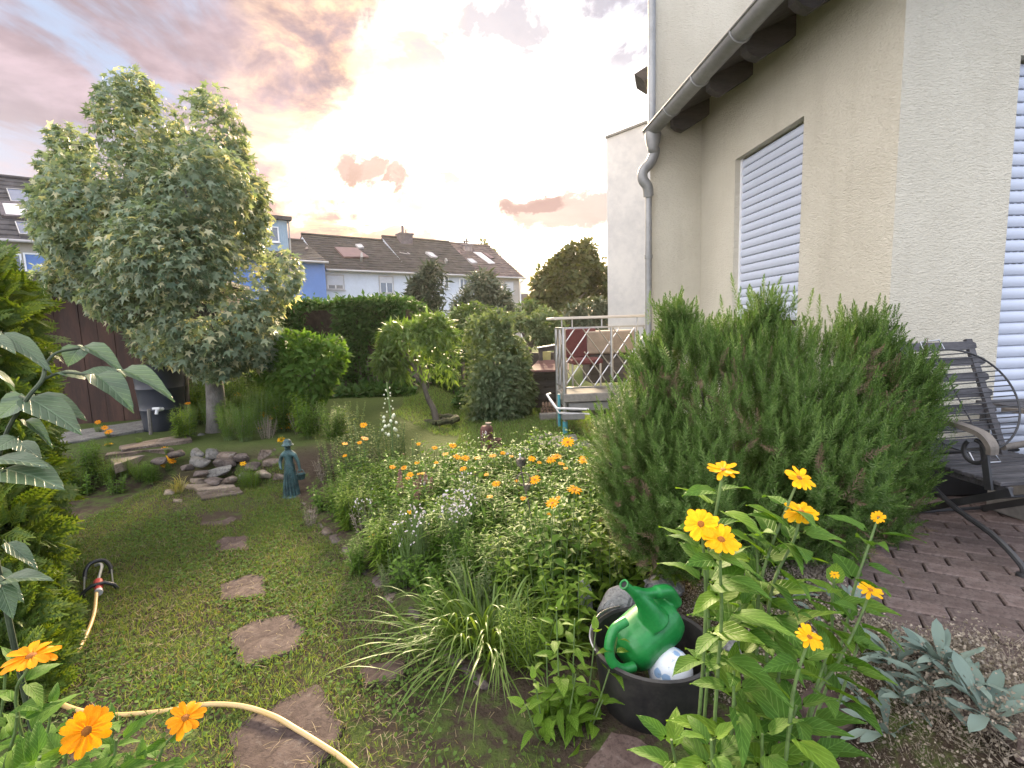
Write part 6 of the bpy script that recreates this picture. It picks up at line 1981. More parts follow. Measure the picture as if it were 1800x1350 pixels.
for path in ([(-25, 900, .9), (8, 770, .9), (47, 702, .9), (74, 668, .92), (79, 640, .95)], [(74, 668, .93), (110, 655, .95), (168, 660, .95), (214, 656, .97)], [(79, 640, .95), (100, 620, .97), (140, 612, 1.0)], [(79, 640, .95), (86, 640, .95)],
             [(47, 702, .9), (20, 690, .93)], [(-30, 1100, .86), (-6, 1020, .85), (8, 1020, .84)], [(-25, 900, .88), (-5, 850, .86), (8, 828, .84)]):
    MB().tube(spline([D(*p) for p in path], 5), .0026 if len(path) < 5 else .0036, 7).build('stem', M['stem_dark'], rose, smooth=True)
MB().tube([D(-25, 900, .9), Vector((-.98, .95, 0))], .005, 7).build('stem', M['stem_dark'], rose, smooth=True)

# --- strap-leaved clump by the path
def strap(name, L, w, lift, droop):
    vs, fs = [], []
    n = 9
    for i in range(n + 1):
        t = i / n
        y = L * (t * math.cos(lift) * (1 + .25 * t)); z = L * (t * math.sin(lift) - droop * t * t * t)
        wd = w * (1 - t ** 2.2) * (.7 + .3 * min(1, t * 5)) + .0004
        for u in (-1, 0, 1): vs.append((u * wd / 2, y, z - (.0 if u else .18) * wd))
    for i in range(n):
        for k in range(2):
            a = i * 3 + k; fs.append((a, a + 1, a + 4, a + 3))
    mb = MB(); mb.add(vs, fs); me = mb.mesh(name, True, False); me.materials.append(M['blade'])
    return me


SB = [strap('strap_leaf', L, w, lf, dr) for L, w, lf, dr in ((.55, .012, 1.15, .55), (.50, .013, 1.0, .62), (.46, .011, .85, .45), (.60, .012, 1.25, .60), (.40, .010, .62, .35), (.52, .012, .75, .55), (.36, .009, 1.3, .12), (.48, .010, .45, .28))]
day = thing('strap_leaved_clump', 'arching clump of narrow strap leaves spilling over the path edge', 'plant', (-.22, 2.22, 0))
for k in range(390):
    r_ = abs(random.gauss(0, .10)); a_ = random.uniform(0, 2 * PI)
    x_, y_ = -.20 + r_ * math.cos(a_) * 1.35 + random.uniform(-.03, .10), 2.20 + r_ * math.sin(a_)
    ang = a_ - PI / 2 + random.gauss(0, .6)
    link('strap_leaf', random.choice(SB), day, None, loc=(x_, y_, gz(x_, y_)), rot=(random.uniform(-.15, .15), random.uniform(-.25, .25), ang), scale=random.uniform(.7, 1.12))

# --- silver rosettes on the bank
SV = [big_leaf('leaf', .24, .10, .34, .03, 4, 7, .0, peak=1.45), big_leaf('leaf', .27, .05, -.06, .03, 4, 7, .0, peak=1.5), big_leaf('leaf', .22, .16, .62, .03, 4, 7, .0, peak=1.4)]
for m in SV: m.materials.append(M['silver'])
for k, (px, py, sc_, n, lab) in enumerate(((1572, 1172, .115, 13, 'silver woolly rosette just right of the daisy stems'), (1655, 1178, .125, 15, 'larger silver woolly rosette in the middle of the dry bank'), (1735, 1268, .15, 9, 'silver rosette with long drooping leaves at the right frame edge'),
                                          (1640, 1225, .12, 8, 'loose silver rosette between the two upper and the right one'), (1560, 1300, .115, 9, 'dull silver rosette low on the bank near the bottom edge'), (1462, 1290, .10, 8, 'small silver tuft half under the daisy leaves'), (1500, 1075, .10, 8, 'small silver rosette under the rosemary'), (1600, 1250, .105, 9, 'silver rosette low between the two larger ones and the bottom edge'), (1700, 1215, .10, 8, 'small silver rosette close to the paver edge'), (1520, 1235, .10, 9, 'silver rosette in the shade right under the daisy leaves'), (1385, 1062, .10, 7, 'bluish silver leaves behind the daisy stems'))):
    b_ = on(px, py)
    t_ = thing('silver_rosette', lab, 'plant', b_, 0, 'silver woolly rosettes on the bank')
    n = int(n * 1.8)
    for i in range(n):
        a_ = 2 * PI * i / n * 1.62 + random.uniform(-.3, .3); el_2 = random.uniform(.15, 1.0)
        link('leaf', random.choice(SV), t_, None, world=False, loc=(.012 * math.cos(a_), .012 * math.sin(a_), .01 + .02 * el_2), rot=Quaternion((0, 0, 1), a_ - PI / 2) @ Quaternion((1, 0, 0), el_2), scale=sc_ * random.uniform(.55, 1.1))

# --- dry seed heads and stalks over the bank (nobody could count them)
n = 95000
x, y = field(n, .72, 2.3, 1.05, 2.75)
edge_ = .78 + .30 * (1 - sm(1.45, 2.1, y))
ok = (x > edge_ - .17 + .05 * vnoise(np.stack([x, y, y * 0], -1), 5)) & (x < 1.58 + .16 * vnoise(np.stack([x, y, y * 0 + 2], -1), 3.0) + .2 * (y < 1.6)) & (vnoise(np.stack([x, y, y * 0 + 4], -1), 6) + rng.normal(0, .5, n) > -.35)
x, y = x[ok], y[ok]; n = len(x)
d = rdir(n); d[:, 2] = np.abs(d[:, 2]) * .9
hh = np.abs(rng.normal(0, .028, n)) * (1 + .5 * vnoise(np.stack([x, y, y * 0], -1), 8)) + .004
o = link('dry_seed_heads', scatter_mesh('dry_seed_heads', CL[0], CL[1], frames_from(d, rdir(n) + np.array([0, 0, .6])), np.stack([x, y, hz(x, y) + hh], -1), rng.uniform(.004, .011, n)), None, M['dry'])
o['kind'] = 'stuff'
n2 = 26000
idx = rng.integers(0, n, n2); d = rdir(n2); d[:, 2] = np.abs(d[:, 2]) * .8 + .1
o = link('dry_stalks', scatter_mesh('dry_stalks', BL[0], BL[1], frames_from(d, rdir(n2)), np.stack([x[idx], y[idx], hz(x[idx], y[idx])], -1), np.stack([rng.uniform(.0010, .0022, n2), rng.uniform(.025, .075, n2), rng.uniform(.03, .06, n2)], -1)), None, M['dry'])
o['kind'] = 'stuff'
# ------------------------------------------------------------------ rosemary
M['rosemary'] = lmat('rosemary_needle', (.058, .118, .024), (.125, .205, .050), .26, .6, (1.2, 1.25, .5), spec=.12, c3=(.17, .23, .09))
M['rosemary_tip'] = lmat('rosemary_tip', (.095, .17, .042), (.165, .245, .075), .28, .6, (1.2, 1.25, .5), spec=.12)
def sprig(nn, seed, L=.075):
    r = np.random.default_rng(seed)
    v, f = [], []
    for k in range(nn):
        t = (k + .5) / nn
        y = .04 + .92 * t; a = k * 2.399 + r.uniform(-.3, .3)
        ln = .165 * (1 - .55 * t ** 2.5) * r.uniform(.8, 1.15); tilt = .38 + .95 * t ** 3 + r.uniform(-.22, .22)
        d = np.array([math.cos(a) * math.cos(tilt), math.sin(tilt), math.sin(a) * math.cos(tilt)])
        s_ = np.cross(d, [0, 1, 0]); s_ = s_ / np.linalg.norm(s_) * .0135
        c = np.array([.05 * math.sin(t * 2.2 + seed), y, .05 * math.cos(t * 1.7 + seed) - .05])
        i = len(v)
        v += [tuple(c), tuple(c + d * ln * .5 + s_), tuple(c + d * ln), tuple(c + d * ln * .5 - s_)]
        f.append((i, i + 1, i + 2, i + 3))
    return v, f


rmb = [(1340, 760, 240, 215), (1150, 795, 128, 150, -.05), (1550, 760, 100, 170, .05), (1225, 655, 110, 105, .05), (1450, 650, 125, 95, .05), (1330, 610, 120, 66, .1), (1610, 700, 46, 85, .1), (1150, 660, 48, 80, .1), (1150, 890, 100, 110, -.1), (1400, 890, 180, 105, -.15), (1270, 860, 160, 130, -.3), (1440, 800, 150, 130, -.3), (1190, 560, 40, 40, .1), (1520, 590, 50, 50, .15), (1345, 545, 36, 36, .1), (1560, 880, 70, 80, 0), (1300, 960, 200, 60, -.1)]
rbl = blobs_px(rmb, 2.38, .9)
rbase = Vector((1.15, 2.4, gz(1.15, 2.4)))
rosm = thing('rosemary_bush', 'big round rosemary bush before the rendered house', 'shrub', rbase)
P, O = crown(rbl, 6200, shell=.46, clump=6.0, thr=-.30, lump=.10, keep_in=.66)
Pi, Oi = crown([rbl[i] for i in (0, 1, 2, 7, 9, 10, 11)], 2600, shell=.12, clump=4.5, thr=-3, lump=.10, keep_in=.0)
P = np.concatenate([P, Pi]); O = np.concatenate([O, Oi])
ok = P[:, 2] > hz(P[:, 0], P[:, 1]) - .05
P, O = P[ok], O[ok]
n = len(P)
for s in range(3):
    sel = np.arange(n) % 3 == s
    m = sel.sum()
    dirs = unit(O[sel] * .55 + np.array([0, 0, .75]) + rdir(m) * .38)
    v, f = sprig(84, s)
    pos = P[sel] - dirs * .10
    me = scatter_mesh('needles', v, f, frames_from(dirs, rdir(m)), pos, rng.uniform(.11, .175, m))
    o = link('needles', me, rosm, M['rosemary']); o['kind'] = 'stuff'
M['dead_needle'] = lmat('dead_rosemary_needle', (.085, .060, .035), (.15, .11, .065), .15, .8)
Pd, Od = crown(rbl, 420, shell=.72, clump=7.0, thr=.35, lump=.08, keep_in=.75)
okd = (Pd[:, 2] > .4) & (Pd[:, 2] < 1.35)
Pd, Od = Pd[okd], Od[okd]
v, f = sprig(60, 9)
dd = unit(Od * .6 + np.array([0, 0, .5]) + rdir(len(Pd)) * .5)
link('dead_needles', scatter_mesh('dead_needles', v, f, frames_from(dd, rdir(len(Pd))), Pd - dd * .05, rng.uniform(.09, .15, len(Pd))), rosm, M['dead_needle'])['kind'] = 'stuff'
# shoots along the top and front, one by one
SPM = []
for s in range(4):
    v, f = sprig(88, 20 + s); me = np_mesh('shoot', np.array(v) * .17, np.array(f)); me.materials.append(M['rosemary_tip']); SPM.append(me)
ofs = (O * (np.array(EYE)[None] - P)).sum(1); cand = np.argsort(-(ofs + rng.random(n) * 2.0 + .4 * P[:, 2]))[:280]
for i in cand:
    d = Vector(O[i]) * .30 + Vector((random.uniform(-.22, .22), random.uniform(-.2, .2), 1.0)); d.normalize()
    link('shoot', random.choice(SPM), rosm, None, loc=Vector(P[i]) - d * .05, rot=d.to_track_quat('Y', 'Z') @ Quaternion((0, 1, 0), random.uniform(0, 6)), scale=random.uniform(.75, 1.15))
for px, py in ((1195, 520), (1290, 478), (1345, 482), (1147, 505), (1222, 518), (1560, 520), (1478, 518), (1512, 528), (1400, 505), (1325, 500), (1262, 520), (1375, 498), (1440, 512), (1540, 545), (1640, 600), (1430, 505), (1300, 505)):
    tpp = D(px, py, 2.45); d = Vector((random.uniform(-.15, .15), random.uniform(-.1, .1), 1)).normalized()
    link('shoot', random.choice(SPM), rosm, None, loc=tpp - d * .19, rot=d.to_track_quat('Y', 'Z') @ Quaternion((0, 1, 0), random.uniform(0, 6)), scale=random.uniform(.95, 1.15))
wb = MB()
for k in range(46):
    q = Vector(P[rng.integers(n)]); a = rbase + Vector((random.uniform(-.15, .15), random.uniform(-.1, .1), -.05))
    wb.tube(bez(a, a.lerp(q, .5) + Vector((0, 0, -.08)), q, 7), [.016, .013, .011, .009, .006, .004, .003], 5)
wb.build('branches', M['bark'], rosm, smooth=True)['kind'] = 'stuff'

# ------------------------------------------------------------------ the mixed flower bed
def herb(nst, h, spread, tpl, size, nodes, lean=.35, up=.35, whorl=2, curl=.25, seed=0, jit=.25, tipw=.5):
    """a clump of leafy stems at the origin -> (leaf mesh, stem mesh, tips)"""
    locs, dirs, ups, scs = [], [], [], []
    sb = MB(); tips = []
    for k in range(nst):
        a = random.uniform(0, 2 * PI); r_ = spread * math.sqrt(random.random())
        b = Vector((r_ * .45 * math.cos(a), r_ * .45 * math.sin(a), -.01)); hh = h * random.uniform(.72, 1.05)
        tip = Vector((r_ * math.cos(a) + random.uniform(-.5, .5) * lean * h * .4, r_ * math.sin(a) + random.uniform(-.5, .5) * lean * h * .4, hh))
        mid = b.lerp(tip, .5) + Vector((0, 0, .06 * h))
        pts = bez(b, mid, tip, 6)
        sb.tube(pts, [.0032, .003, .0027, .0024, .002, .0014], 4, caps=False); tips.append(tip)
        ph = random.uniform(0, 6.28)
        for j in range(nodes):
            f = .12 + .88 * (j + random.uniform(-.3, .3)) / max(1, nodes - 1); f = min(max(f, .05), 1.0)
            i = min(int(f * 5), 4); p = pts[i].lerp(pts[i + 1], f * 5 - i); tg = (pts[i + 1] - pts[i]).normalized()
            e = tg.orthogonal().normalized(); ph += PI / 2 if whorl == 2 else 2.4
            for s in range(whorl):
                d = Quaternion(tg, ph + s * 2 * PI / whorl + random.uniform(-jit, jit)) @ e
                d = d + tg * (up + random.uniform(-.25, .35))
                locs.append(tuple(p)); dirs.append(tuple(d)); ups.append(tuple(tg + Vector(rdir(1)[0]) * .3)); scs.append(size * random.uniform(.7, 1.15) * (1 - tipw * f * f))
    fr = frames_from(np.array(dirs), np.array(ups))
    return scatter_mesh('foliage', tpl[0], tpl[1], fr, np.array(locs), np.array(scs)), sb.mesh('stems', False, False), tips


OV = leaf_tpl(.46, .12, .20); NA = leaf_tpl(.16, .03, .25); FN = leaf_tpl(.075, .01, .15); RD = leaf_tpl(.62, .10, .10)
PROTO = {
    'daisy': (herb(13, .62, .17, OV, .112, 8), 'bed_leaf', 'leafy daisy clump'),
    'daisy2': (herb(11, .58, .16, OV, .108, 8), 'bed_leaf', 'leafy daisy clump'),
    'bright': (herb(12, .50, .16, OV, .10, 9, up=.2), 'bed_leaf_y', 'bright green leafy clump'),
    'narrow': (herb(22, .50, .17, NA, .125, 14, whorl=3, up=.5), 'bed_leaf', 'narrow-leaved clump'),
    'narrow_y': (herb(20, .46, .16, NA, .125, 12, whorl=3, up=.4), 'bed_leaf_y', 'yellow-green narrow-leaved clump'),
    'fern': (herb(20, .36, .15, FN, .070, 16, whorl=4, up=.5), 'bed_leaf_y', 'ferny green clump'),
    'low': (herb(16, .24, .17, RD, .060, 7, up=.2), 'bed_leaf', 'low rounded leafy clump'),
    'grey': (herb(18, .40, .17, NA, .070, 12, whorl=3, up=.5), 'bed_leaf_g', 'greyish narrow-leaved clump'),
    'pale': (herb(20, .46, .18, RD, .038, 14, up=.4), 'pale_leaf', 'pale-edged small-leaved bush'),
    'feather': (herb(24, .55, .18, FN, .085, 17, whorl=4, up=.7), 'bed_leaf', 'feathery green clump'),
    'dryherb': (herb(16, .34, .16, NA, .05, 8, whorl=2, up=.6), 'dry', 'dry brownish stalky clump'),
}
for k, ((fm, sm__, tips), mt, lab) in PROTO.items():
    fm.materials.append(M[mt]); sm__.materials.append(M['stem'] if mt != 'dry' else M['dry'])


def put_herb(kind, name, label, x, y, scale, rz=None, group=None, z=None):
    (fm, sm__, tips), mt, _ = PROTO[kind]
    t = thing(name, label, 'plant', (x, y, gz(x, y) if z is None else z), random.uniform(0, 6.28) if rz is None else rz, group)
    sx = scale * random.uniform(.95, 1.05)
    a = link('foliage', fm, t, None, world=False, scale=(sx, sx, scale)); a['kind'] = 'stuff'
    b = link('stems', sm__, t, None, world=False, scale=(sx, sx, scale)); b['kind'] = 'stuff'
    return t


# photo daisies of the bed: px, py, width px, distance, petal colour
BF = [(639, 747, 15, 4.4), (641, 771, 15, 4.2), (632, 778, 11, 4.2), (606, 780, 12, 4.2), (606, 801, 9, 4.1), (690, 821, 13, 3.6), (710, 822, 12, 3.55), (721, 834, 14, 3.4), (717, 841, 11, 3.4), (743, 832, 9, 3.4),
      (733, 813, 11, 3.7), (767, 813, 9, 3.6), (736, 780, 9, 4.0), (764, 787, 12, 3.9), (796, 783, 17, 3.9), (783, 798, 14, 3.75), (803, 803, 17, 3.6), (818, 805, 18, 3.5), (839, 805, 14, 3.6), (814, 824, 15, 3.3), (855, 834, 11, 3.2), (872, 850, 17, 3.0),
      (866, 801, 14, 3.6), (884, 796, 12, 3.7), (899, 802, 10, 3.7), (935, 806, 15, 3.5), (948, 813, 10, 3.4), (969, 808, 20, 3.4), (979, 802, 20, 3.5), (987, 815, 15, 3.3), (995, 823, 12, 3.2), (1026, 808, 21, 3.2), (1059, 830, 14, 2.9), (940, 843, 22, 2.9),
      (1010, 861, 29, 2.35), (971, 884, 29, 2.3), (981, 875, 11, 2.35), (920, 876, 14, 2.6), (861, 873, 13, 2.8), (965, 905, 11, 2.4), (998, 777, 26, 2.75), (655, 943, 15, 3.0), (736, 833, 8, 3.4), (908, 845, 8, 3.1)]
SPOT = []
def bed_top(y): return float(np.interp(y, [1.9, 2.4, 2.8, 3.3, 3.8, 4.4], [.40, .48, .58, .66, .64, .55]))


LAND = [('statue', 515, 860), ('pink plumes', 740, 860), ('white gaura', 780, 900), ('garden stake', 930, 850), ('rusty pipes', 862, 800), ('yucca spike', 685, 760), ('rosemary', 1060, 880), ('strap-leaved clump', 800, 1080), ('grey trunk', 380, 740), ('thin leaning trunk', 556, 730), ('rain barrel', 290, 720), ('rockery', 390, 820), ('bed edge stones', 590, 980), ('kerb block', 1080, 1040), ('bucket', 1130, 1180), ('slate slabs', 990, 785), ('half buried stepping stone', 670, 1180)]
USED = {}
def uniq(base): return base


def settle_labels():
    """things that would read alike are told apart by their order from the left"""
    bag = {}
    for o in C.objects:
        if o.get('category') and o.parent is None: bag.setdefault(o['label'], []).append(o)
    nth = ['leftmost', 'second from the left', 'third from the left', 'fourth from the left', 'fifth from the left', 'sixth from the left', 'seventh from the left', 'eighth from the left', 'ninth from the left', 'tenth from the left', 'eleventh from the left', 'twelfth from the left']
    for lab, os_ in bag.items():
        if len(os_) < 2: continue
        os_.sort(key=lambda o: proj(o.location)[0])
        for k, o in enumerate(os_):
            w_ = 'rightmost' if k == len(os_) - 1 else nth[min(k, 11)]
            o['label'] = lab + ', ' + w_


def proj(p):
    v = Vector(p) - EYE
    dz_ = v.dot(_f)
    return 900 + FOC * v.dot(_r) / dz_, 675 - FOC * v.dot(_u) / dz_


def where(x, y, h=.3):
    u, v = proj((x, y, gz(x, y) + h))
    d = sorted(LAND, key=lambda l: (l[1] - u) ** 2 + ((l[2] - v) * 1.6) ** 2)[0]
    if abs(d[1] - u) > 45: rel = 'right of' if u > d[1] else 'left of'
    else: rel = 'in front of' if v > d[2] + 25 else ('behind' if v < d[2] - 25 else 'beside')
    return rel + ' the ' + d[0]


# daisy clumps with their flower heads
clumps = {}
for f in BF:
    p = D(f[0], f[1], f[3])
    key = (round(p.x / .34), round(p.y / .36))
    clumps.setdefault(key, []).append((f, p))
for key, fl in clumps.items():
    c = sum((p for _, p in fl), Vector()) / len(fl)
    x_, y_ = c.x, c.y + .06
    top = max(p.z for _, p in fl)
    t = put_herb(random.choice(('daisy', 'daisy2')), 'daisy_clump', uniq('leafy daisy clump with %s orange bloom%s %s' % (('one', 'two', 'three', 'four', 'five', 'six', 'seven')[min(len(fl), 7) - 1], '' if len(fl) == 1 else 's', where(x_, y_, .6))),
                 x_, y_, max(.55, min(1.05, (min(p.z for _, p in fl) - .05) / .62)), group='orange daisies of the flower bed')
    for f, p in fl:
        me = random.choice(JF['petal' if f[0] > 800 else 'petal_o' if random.random() < .35 else 'petal'])
        nrm = cam_n(p, random.uniform(.75, 1.0), random.uniform(.15, .6), random.uniform(-.25, .25))
        link('flower', me, t, None, loc=p, rot=flower_q(nrm, random.uniform(0, 6)), scale=f[2] * f[3] / FOC / 2 * .98)
        b = Vector((x_ + (p.x - x_) * .4, y_ + (p.y - y_) * .4, gz(x_, y_)))
        MB().tube(bez(b, b.lerp(p, .6) + Vector((0, 0, .05)), p - nrm * .004, 6), .0024, 5).build('flower_stalk', M['stem'], t)
# spent heads and buds among the blooms
M['spent'] = pmat('spent_head', (.10, .055, .022), .9, .4, 60, c2=(.19, .13, .05))
M['bud'] = pmat('green_bud', (.16, .24, .03), .7, .2, 40, c2=(.40, .36, .04))
SPENT = _dm.mesh('spent_head', True); SPENT.materials.append(M['spent']); BUD = _dm.mesh('bud', True); BUD.materials.append(M['bud'])
for o in [o for o in C.objects if o.name.startswith('daisy_clump') and o.parent is None]:
    for k in range(random.choice((0, 1, 1, 2))):
        q = o.location + Vector((random.uniform(-.16, .16), random.uniform(-.12, .12), random.uniform(.48, .66)))
        nm, me_ = random.choice((('spent_head', SPENT), ('bud', BUD)))
        link(nm, me_, o, None, loc=q, rot=flower_q((random.uniform(-.5, .5), random.uniform(-.6, .2), 1), 0), scale=random.uniform(.03, .055))
        MB().tube([q - Vector((random.uniform(-.03, .03), 0, .3)), q], .002, 4).build('flower_stalk', M['stem'], o)
# filling between them
fill = 0
tries = 0
placed = [(c_.x, c_.y) for c_ in [sum((p for _, p in fl), Vector()) / len(fl) for fl in clumps.values()]]
while fill < 125 and tries < 4000:
    tries += 1
    y_ = random.uniform(2.05, 4.3); x_ = random.uniform(-1.75, 1.0)
    if x_ < edge_x(y_) + .16 or (x_ > .72 - .1 * (y_ > 3) and y_ < 3.2): continue
    if x_ > .30 and y_ < 2.35: continue
    if (x_ + .2) ** 2 + (y_ - 2.2) ** 2 < .05: continue
    if min(((x_ - a) ** 2 + (y_ - b) ** 2 for a, b in placed), default=9) < .125 ** 2: continue
    placed.append((x_, y_)); fill += 1
    e = x_ - float(edge_x(y_))
    u, v = proj((x_, y_, .3))
    if e < .34: kind = random.choice(('low', 'bright', 'narrow_y', 'low', 'fern', 'dryherb' if y_ > 3 else 'low')); sc = random.uniform(.75, 1.0)
    elif u < 760: kind = random.choice(('bright', 'narrow', 'daisy', 'grey', 'narrow_y')); sc = random.uniform(.62, .85)
    elif y_ < 2.9: kind = random.choice(('narrow', 'narrow', 'narrow_y', 'grey', 'bright')); sc = random.uniform(.7, .95)
    else: kind = random.choice(('daisy', 'daisy2', 'daisy', 'narrow', 'bright')); sc = random.uniform(.78, .98)
    h = {'low': .24, 'bright': .5, 'narrow_y': .46, 'fern': .36, 'dryherb': .34, 'narrow': .5, 'daisy': .62, 'daisy2': .58, 'grey': .4}[kind]
    cap = bed_top(y_) if u > 700 else .36
    sc = min(sc, cap / h)
    put_herb(kind, 'bed_plant', uniq('%s %s' % (PROTO[kind][2], where(x_, y_, h * sc))), x_, y_, sc, group='green clumps of the flower bed')
# plants with a place of their own
for kind, px, py, sc, lab in (('fern', 590, 905, .8, 'bright ferny clump right beside the statue'), ('fern', 445, 858, .55, 'bright green fern growing from the rockery foot'), ('bright', 610, 935, .55, 'leafy clump with glossy leaves behind the brown bed edge'),
                              ('dryherb', 545, 925, .5, 'dry reddish stalks at the bed edge below the statue'), ('dryherb', 570, 830, .8, 'brown seed stalks behind the statue'), ('bright', 1035, 1075, 1.05, 'tall leafy stems left of the kerb block'), ('bright', 1060, 1020, .95, 'leafy stems against the rosemary\'s left foot'),
                              ('pale', 640, 842, 1.35, 'pale-edged bush at the foot of the yucca spike'), ('pale', 690, 842, 1.25, 'pale-edged bush right of the yucca spike'), ('pale', 590, 830, 1.0, 'small pale-edged bush behind the statue'), ('pale', 715, 838, 1.0, 'pale-edged bush behind the pink plumes'),
                              ('narrow', 630, 1010, .45, 'dark narrow leaves hanging over the bed edge'), ('grey', 690, 1045, .5, 'thistly grey-green clump above the strap leaves'), ('narrow', 700, 1000, .55, 'narrow green leaves behind the strap-leaved clump')):
    b = on(px, py)
    put_herb(kind, 'bed_plant', lab, b.x, b.y, sc)
# by the shed, the trunks and the rockery
for k, (kind, px, py, Y, sc, lab) in enumerate((('feather', 350, 740, 6.9, 1.25, 'feathery clump left of the grey trunk'), ('feather', 415, 745, 6.7, 1.25, 'tall feathery clump right of the grey trunk'), ('feather', 460, 750, 6.6, 1.15, 'feathery clump with yellow blooms between the two trunks'), ('feather', 505, 752, 6.5, 1.0, 'feathery clump left of the thin leaning trunk'),
                                             ('bright', 355, 690, 7.2, 1.5, 'tall bright leafy stems behind the grey trunk'), ('bright', 420, 690, 7.5, 1.4, 'bright leafy stems farther right behind the grey trunk'), ('narrow', 535, 765, 6.2, .9, 'narrow-leaved clump at the foot of the thin trunk'), ('dryherb', 420, 775, 5.9, .9, 'dry grassy clump just right of the grey trunk foot'), ('dryherb', 470, 785, 5.6, .8, 'dry grassy clump above the rockery'),
                                             ('feather', 335, 770, 6.0, .7, 'low feathery clump between barrel and rockery'), ('fern', 245, 845, 4.95, .62, 'fine dark green tuft between hedge and rockery'), ('fern', 130, 850, 4.7, .95, 'fine-leaved clump in the shade beside the conifer hedge'), ('narrow', 160, 840, 4.9, .75, 'green clump below the orange blooms near the shed'), ('low', 100, 862, 4.6, .9, 'low pale-leaved clump on the lawn edge under the broad leaves'),
                                             ('pale', 575, 775, 5.6, .9, 'pale-edged bush behind the thin leaning trunk'), ('narrow', 590, 790, 5.2, .8, 'green clump behind the statue\'s right shoulder'), ('pale', 620, 760, 5.4, .9, 'small-leaved bush left of the yucca spike'))):
    b = D(px, py, Y)
    put_herb(kind, 'border_plant', lab, b.x, Y, sc)
for k in range(34):
    px, Y = random.uniform(325, 570), random.uniform(5.5, 7.4)
    b = D(px, 760, Y)
    if abs(px - 381) < 16 and Y < gY + .1: continue
    kind = random.choice(('feather', 'feather', 'narrow', 'bright', 'fern', 'dryherb', 'narrow_y'))
    put_herb(kind, 'border_plant', uniq('%s %s' % (PROTO[kind][2], 'left of the grey trunk' if px < 365 else 'between the two trunks, %s' % ('farther back' if Y > 6.5 else 'nearer the rockery'))), b.x, Y, random.uniform(.6, 1.0), group='loose planting under the star-leaved tree')
for px, py, kind, sc in ((80, 868, 'low', 1.0), (118, 842, 'feather', .6), (190, 852, 'fern', .8), (222, 842, 'fern', .6), (268, 850, 'narrow', .45), (150, 868, 'low', .9), (205, 866, 'low', .7), (60, 850, 'narrow', .8)):
    b = on(px, py)
    put_herb(kind, 'border_plant', uniq(PROTO[kind][2] + ' on the shady lawn edge below the shed'), b.x, b.y, sc, group='low greenery below the shed')
tu = thing('grass_tuft', 'straw-coloured grass tuft at the left end of the rockery', 'grass tuft', on(314, 868))
tb_ = on(314, 868)
M['straw_blade'] = lmat('straw_blade', (.20, .19, .05), (.34, .29, .11), .4, .6)
SBT = [m.copy() for m in SB[:7]]
for m in SBT: m.materials.clear(); m.materials.append(M['straw_blade'])
for k in range(60):
    a_ = random.uniform(0, 6.28)
    link('blade', random.choice(SBT), tu, None, loc=tb_ + Vector((.03 * math.cos(a_), .03 * math.sin(a_), 0)), rot=(random.uniform(.0, .5), random.uniform(-.2, .2), a_), scale=random.uniform(.35, .62))
# yellow and orange blooms beyond the rockery
YF = [(400, 722, 11, 6.6), (440, 716, 10, 6.8), (428, 744, 10, 6.3), (520, 742, 11, 6.3), (545, 735, 10, 6.6), (485, 716, 10, 6.9), (416, 694, 13, 7.2, 'o'), (463, 728, 12, 6.5), (476, 734, 9, 6.5), (508, 730, 13, 6.4), (524, 728, 10, 6.4), (534, 738, 11, 6.3), (457, 752, 9, 6.2), (496, 752, 8, 6.2), (508, 748, 14, 6.2), (494, 773, 12, 5.4), (427, 815, 10, 4.75), (330, 709, 9, 6.4, 'o'),
      (172, 742, 9, 6.2, 'o'), (184, 752, 10, 6.0, 'o'), (191, 759, 12, 5.9, 'o'), (192, 782, 11, 5.5), (184, 787, 10, 5.45), (193, 796, 10, 5.3), (235, 799, 8, 5.4, 'o'), (257, 789, 6, 5.6, 'o'), (290, 790, 12, 5.3, 'o'), (287, 797, 9, 5.25), (298, 805, 14, 5.15), (308, 803, 11, 5.15), (303, 811, 12, 5.1, 'o'), (287, 818, 9, 5.05), (720, 900, 9, 2.9), (484, 745, 7, 6.2), (470, 745, 7, 6.3), (446, 735, 7, 6.5)]
cl2 = {}
for f in YF:
    p = D(f[0], f[1], f[3]); cl2.setdefault((round(p.x / .45), round(p.y / .6)), []).append((f, p))
for fl in cl2.values():
    c = sum((p for _, p in fl), Vector()) / len(fl)
    z0 = gz(c.x, c.y); hgt = max(.06, min(p.z for _, p in fl) - z0)
    t = put_herb('feather' if hgt > .3 else 'fern', 'coreopsis', uniq('fine-leaved plant with %s small yellow bloom%s %s' % (('one', 'two', 'three', 'four', 'five', 'six')[min(len(fl), 6) - 1], '' if len(fl) == 1 else 's', where(c.x, c.y, hgt))), c.x, c.y, max(.25, min(1.1, hgt * .95 / (.55 if hgt > .3 else .36))), group='small yellow blooms round the rockery')
    for f, p in fl:
        nrm = cam_n(p, random.uniform(.6, 1.0), random.uniform(.3, .9), random.uniform(-.4, .4))
        link('flower', random.choice(JF['petal_o' if len(f) > 4 else 'petal_y']), t, None, loc=p, rot=flower_q(nrm, random.uniform(0, 6)), scale=f[2] * f[3] / FOC / 2 * 1.15)
        b = Vector((c.x + (p.x - c.x) * .5, c.y + (p.y - c.y) * .5, z0)); MB().tube([b, b.lerp(p, .6), p - nrm * .003], .002, 4).build('flower_stalk', M['stem'], t)

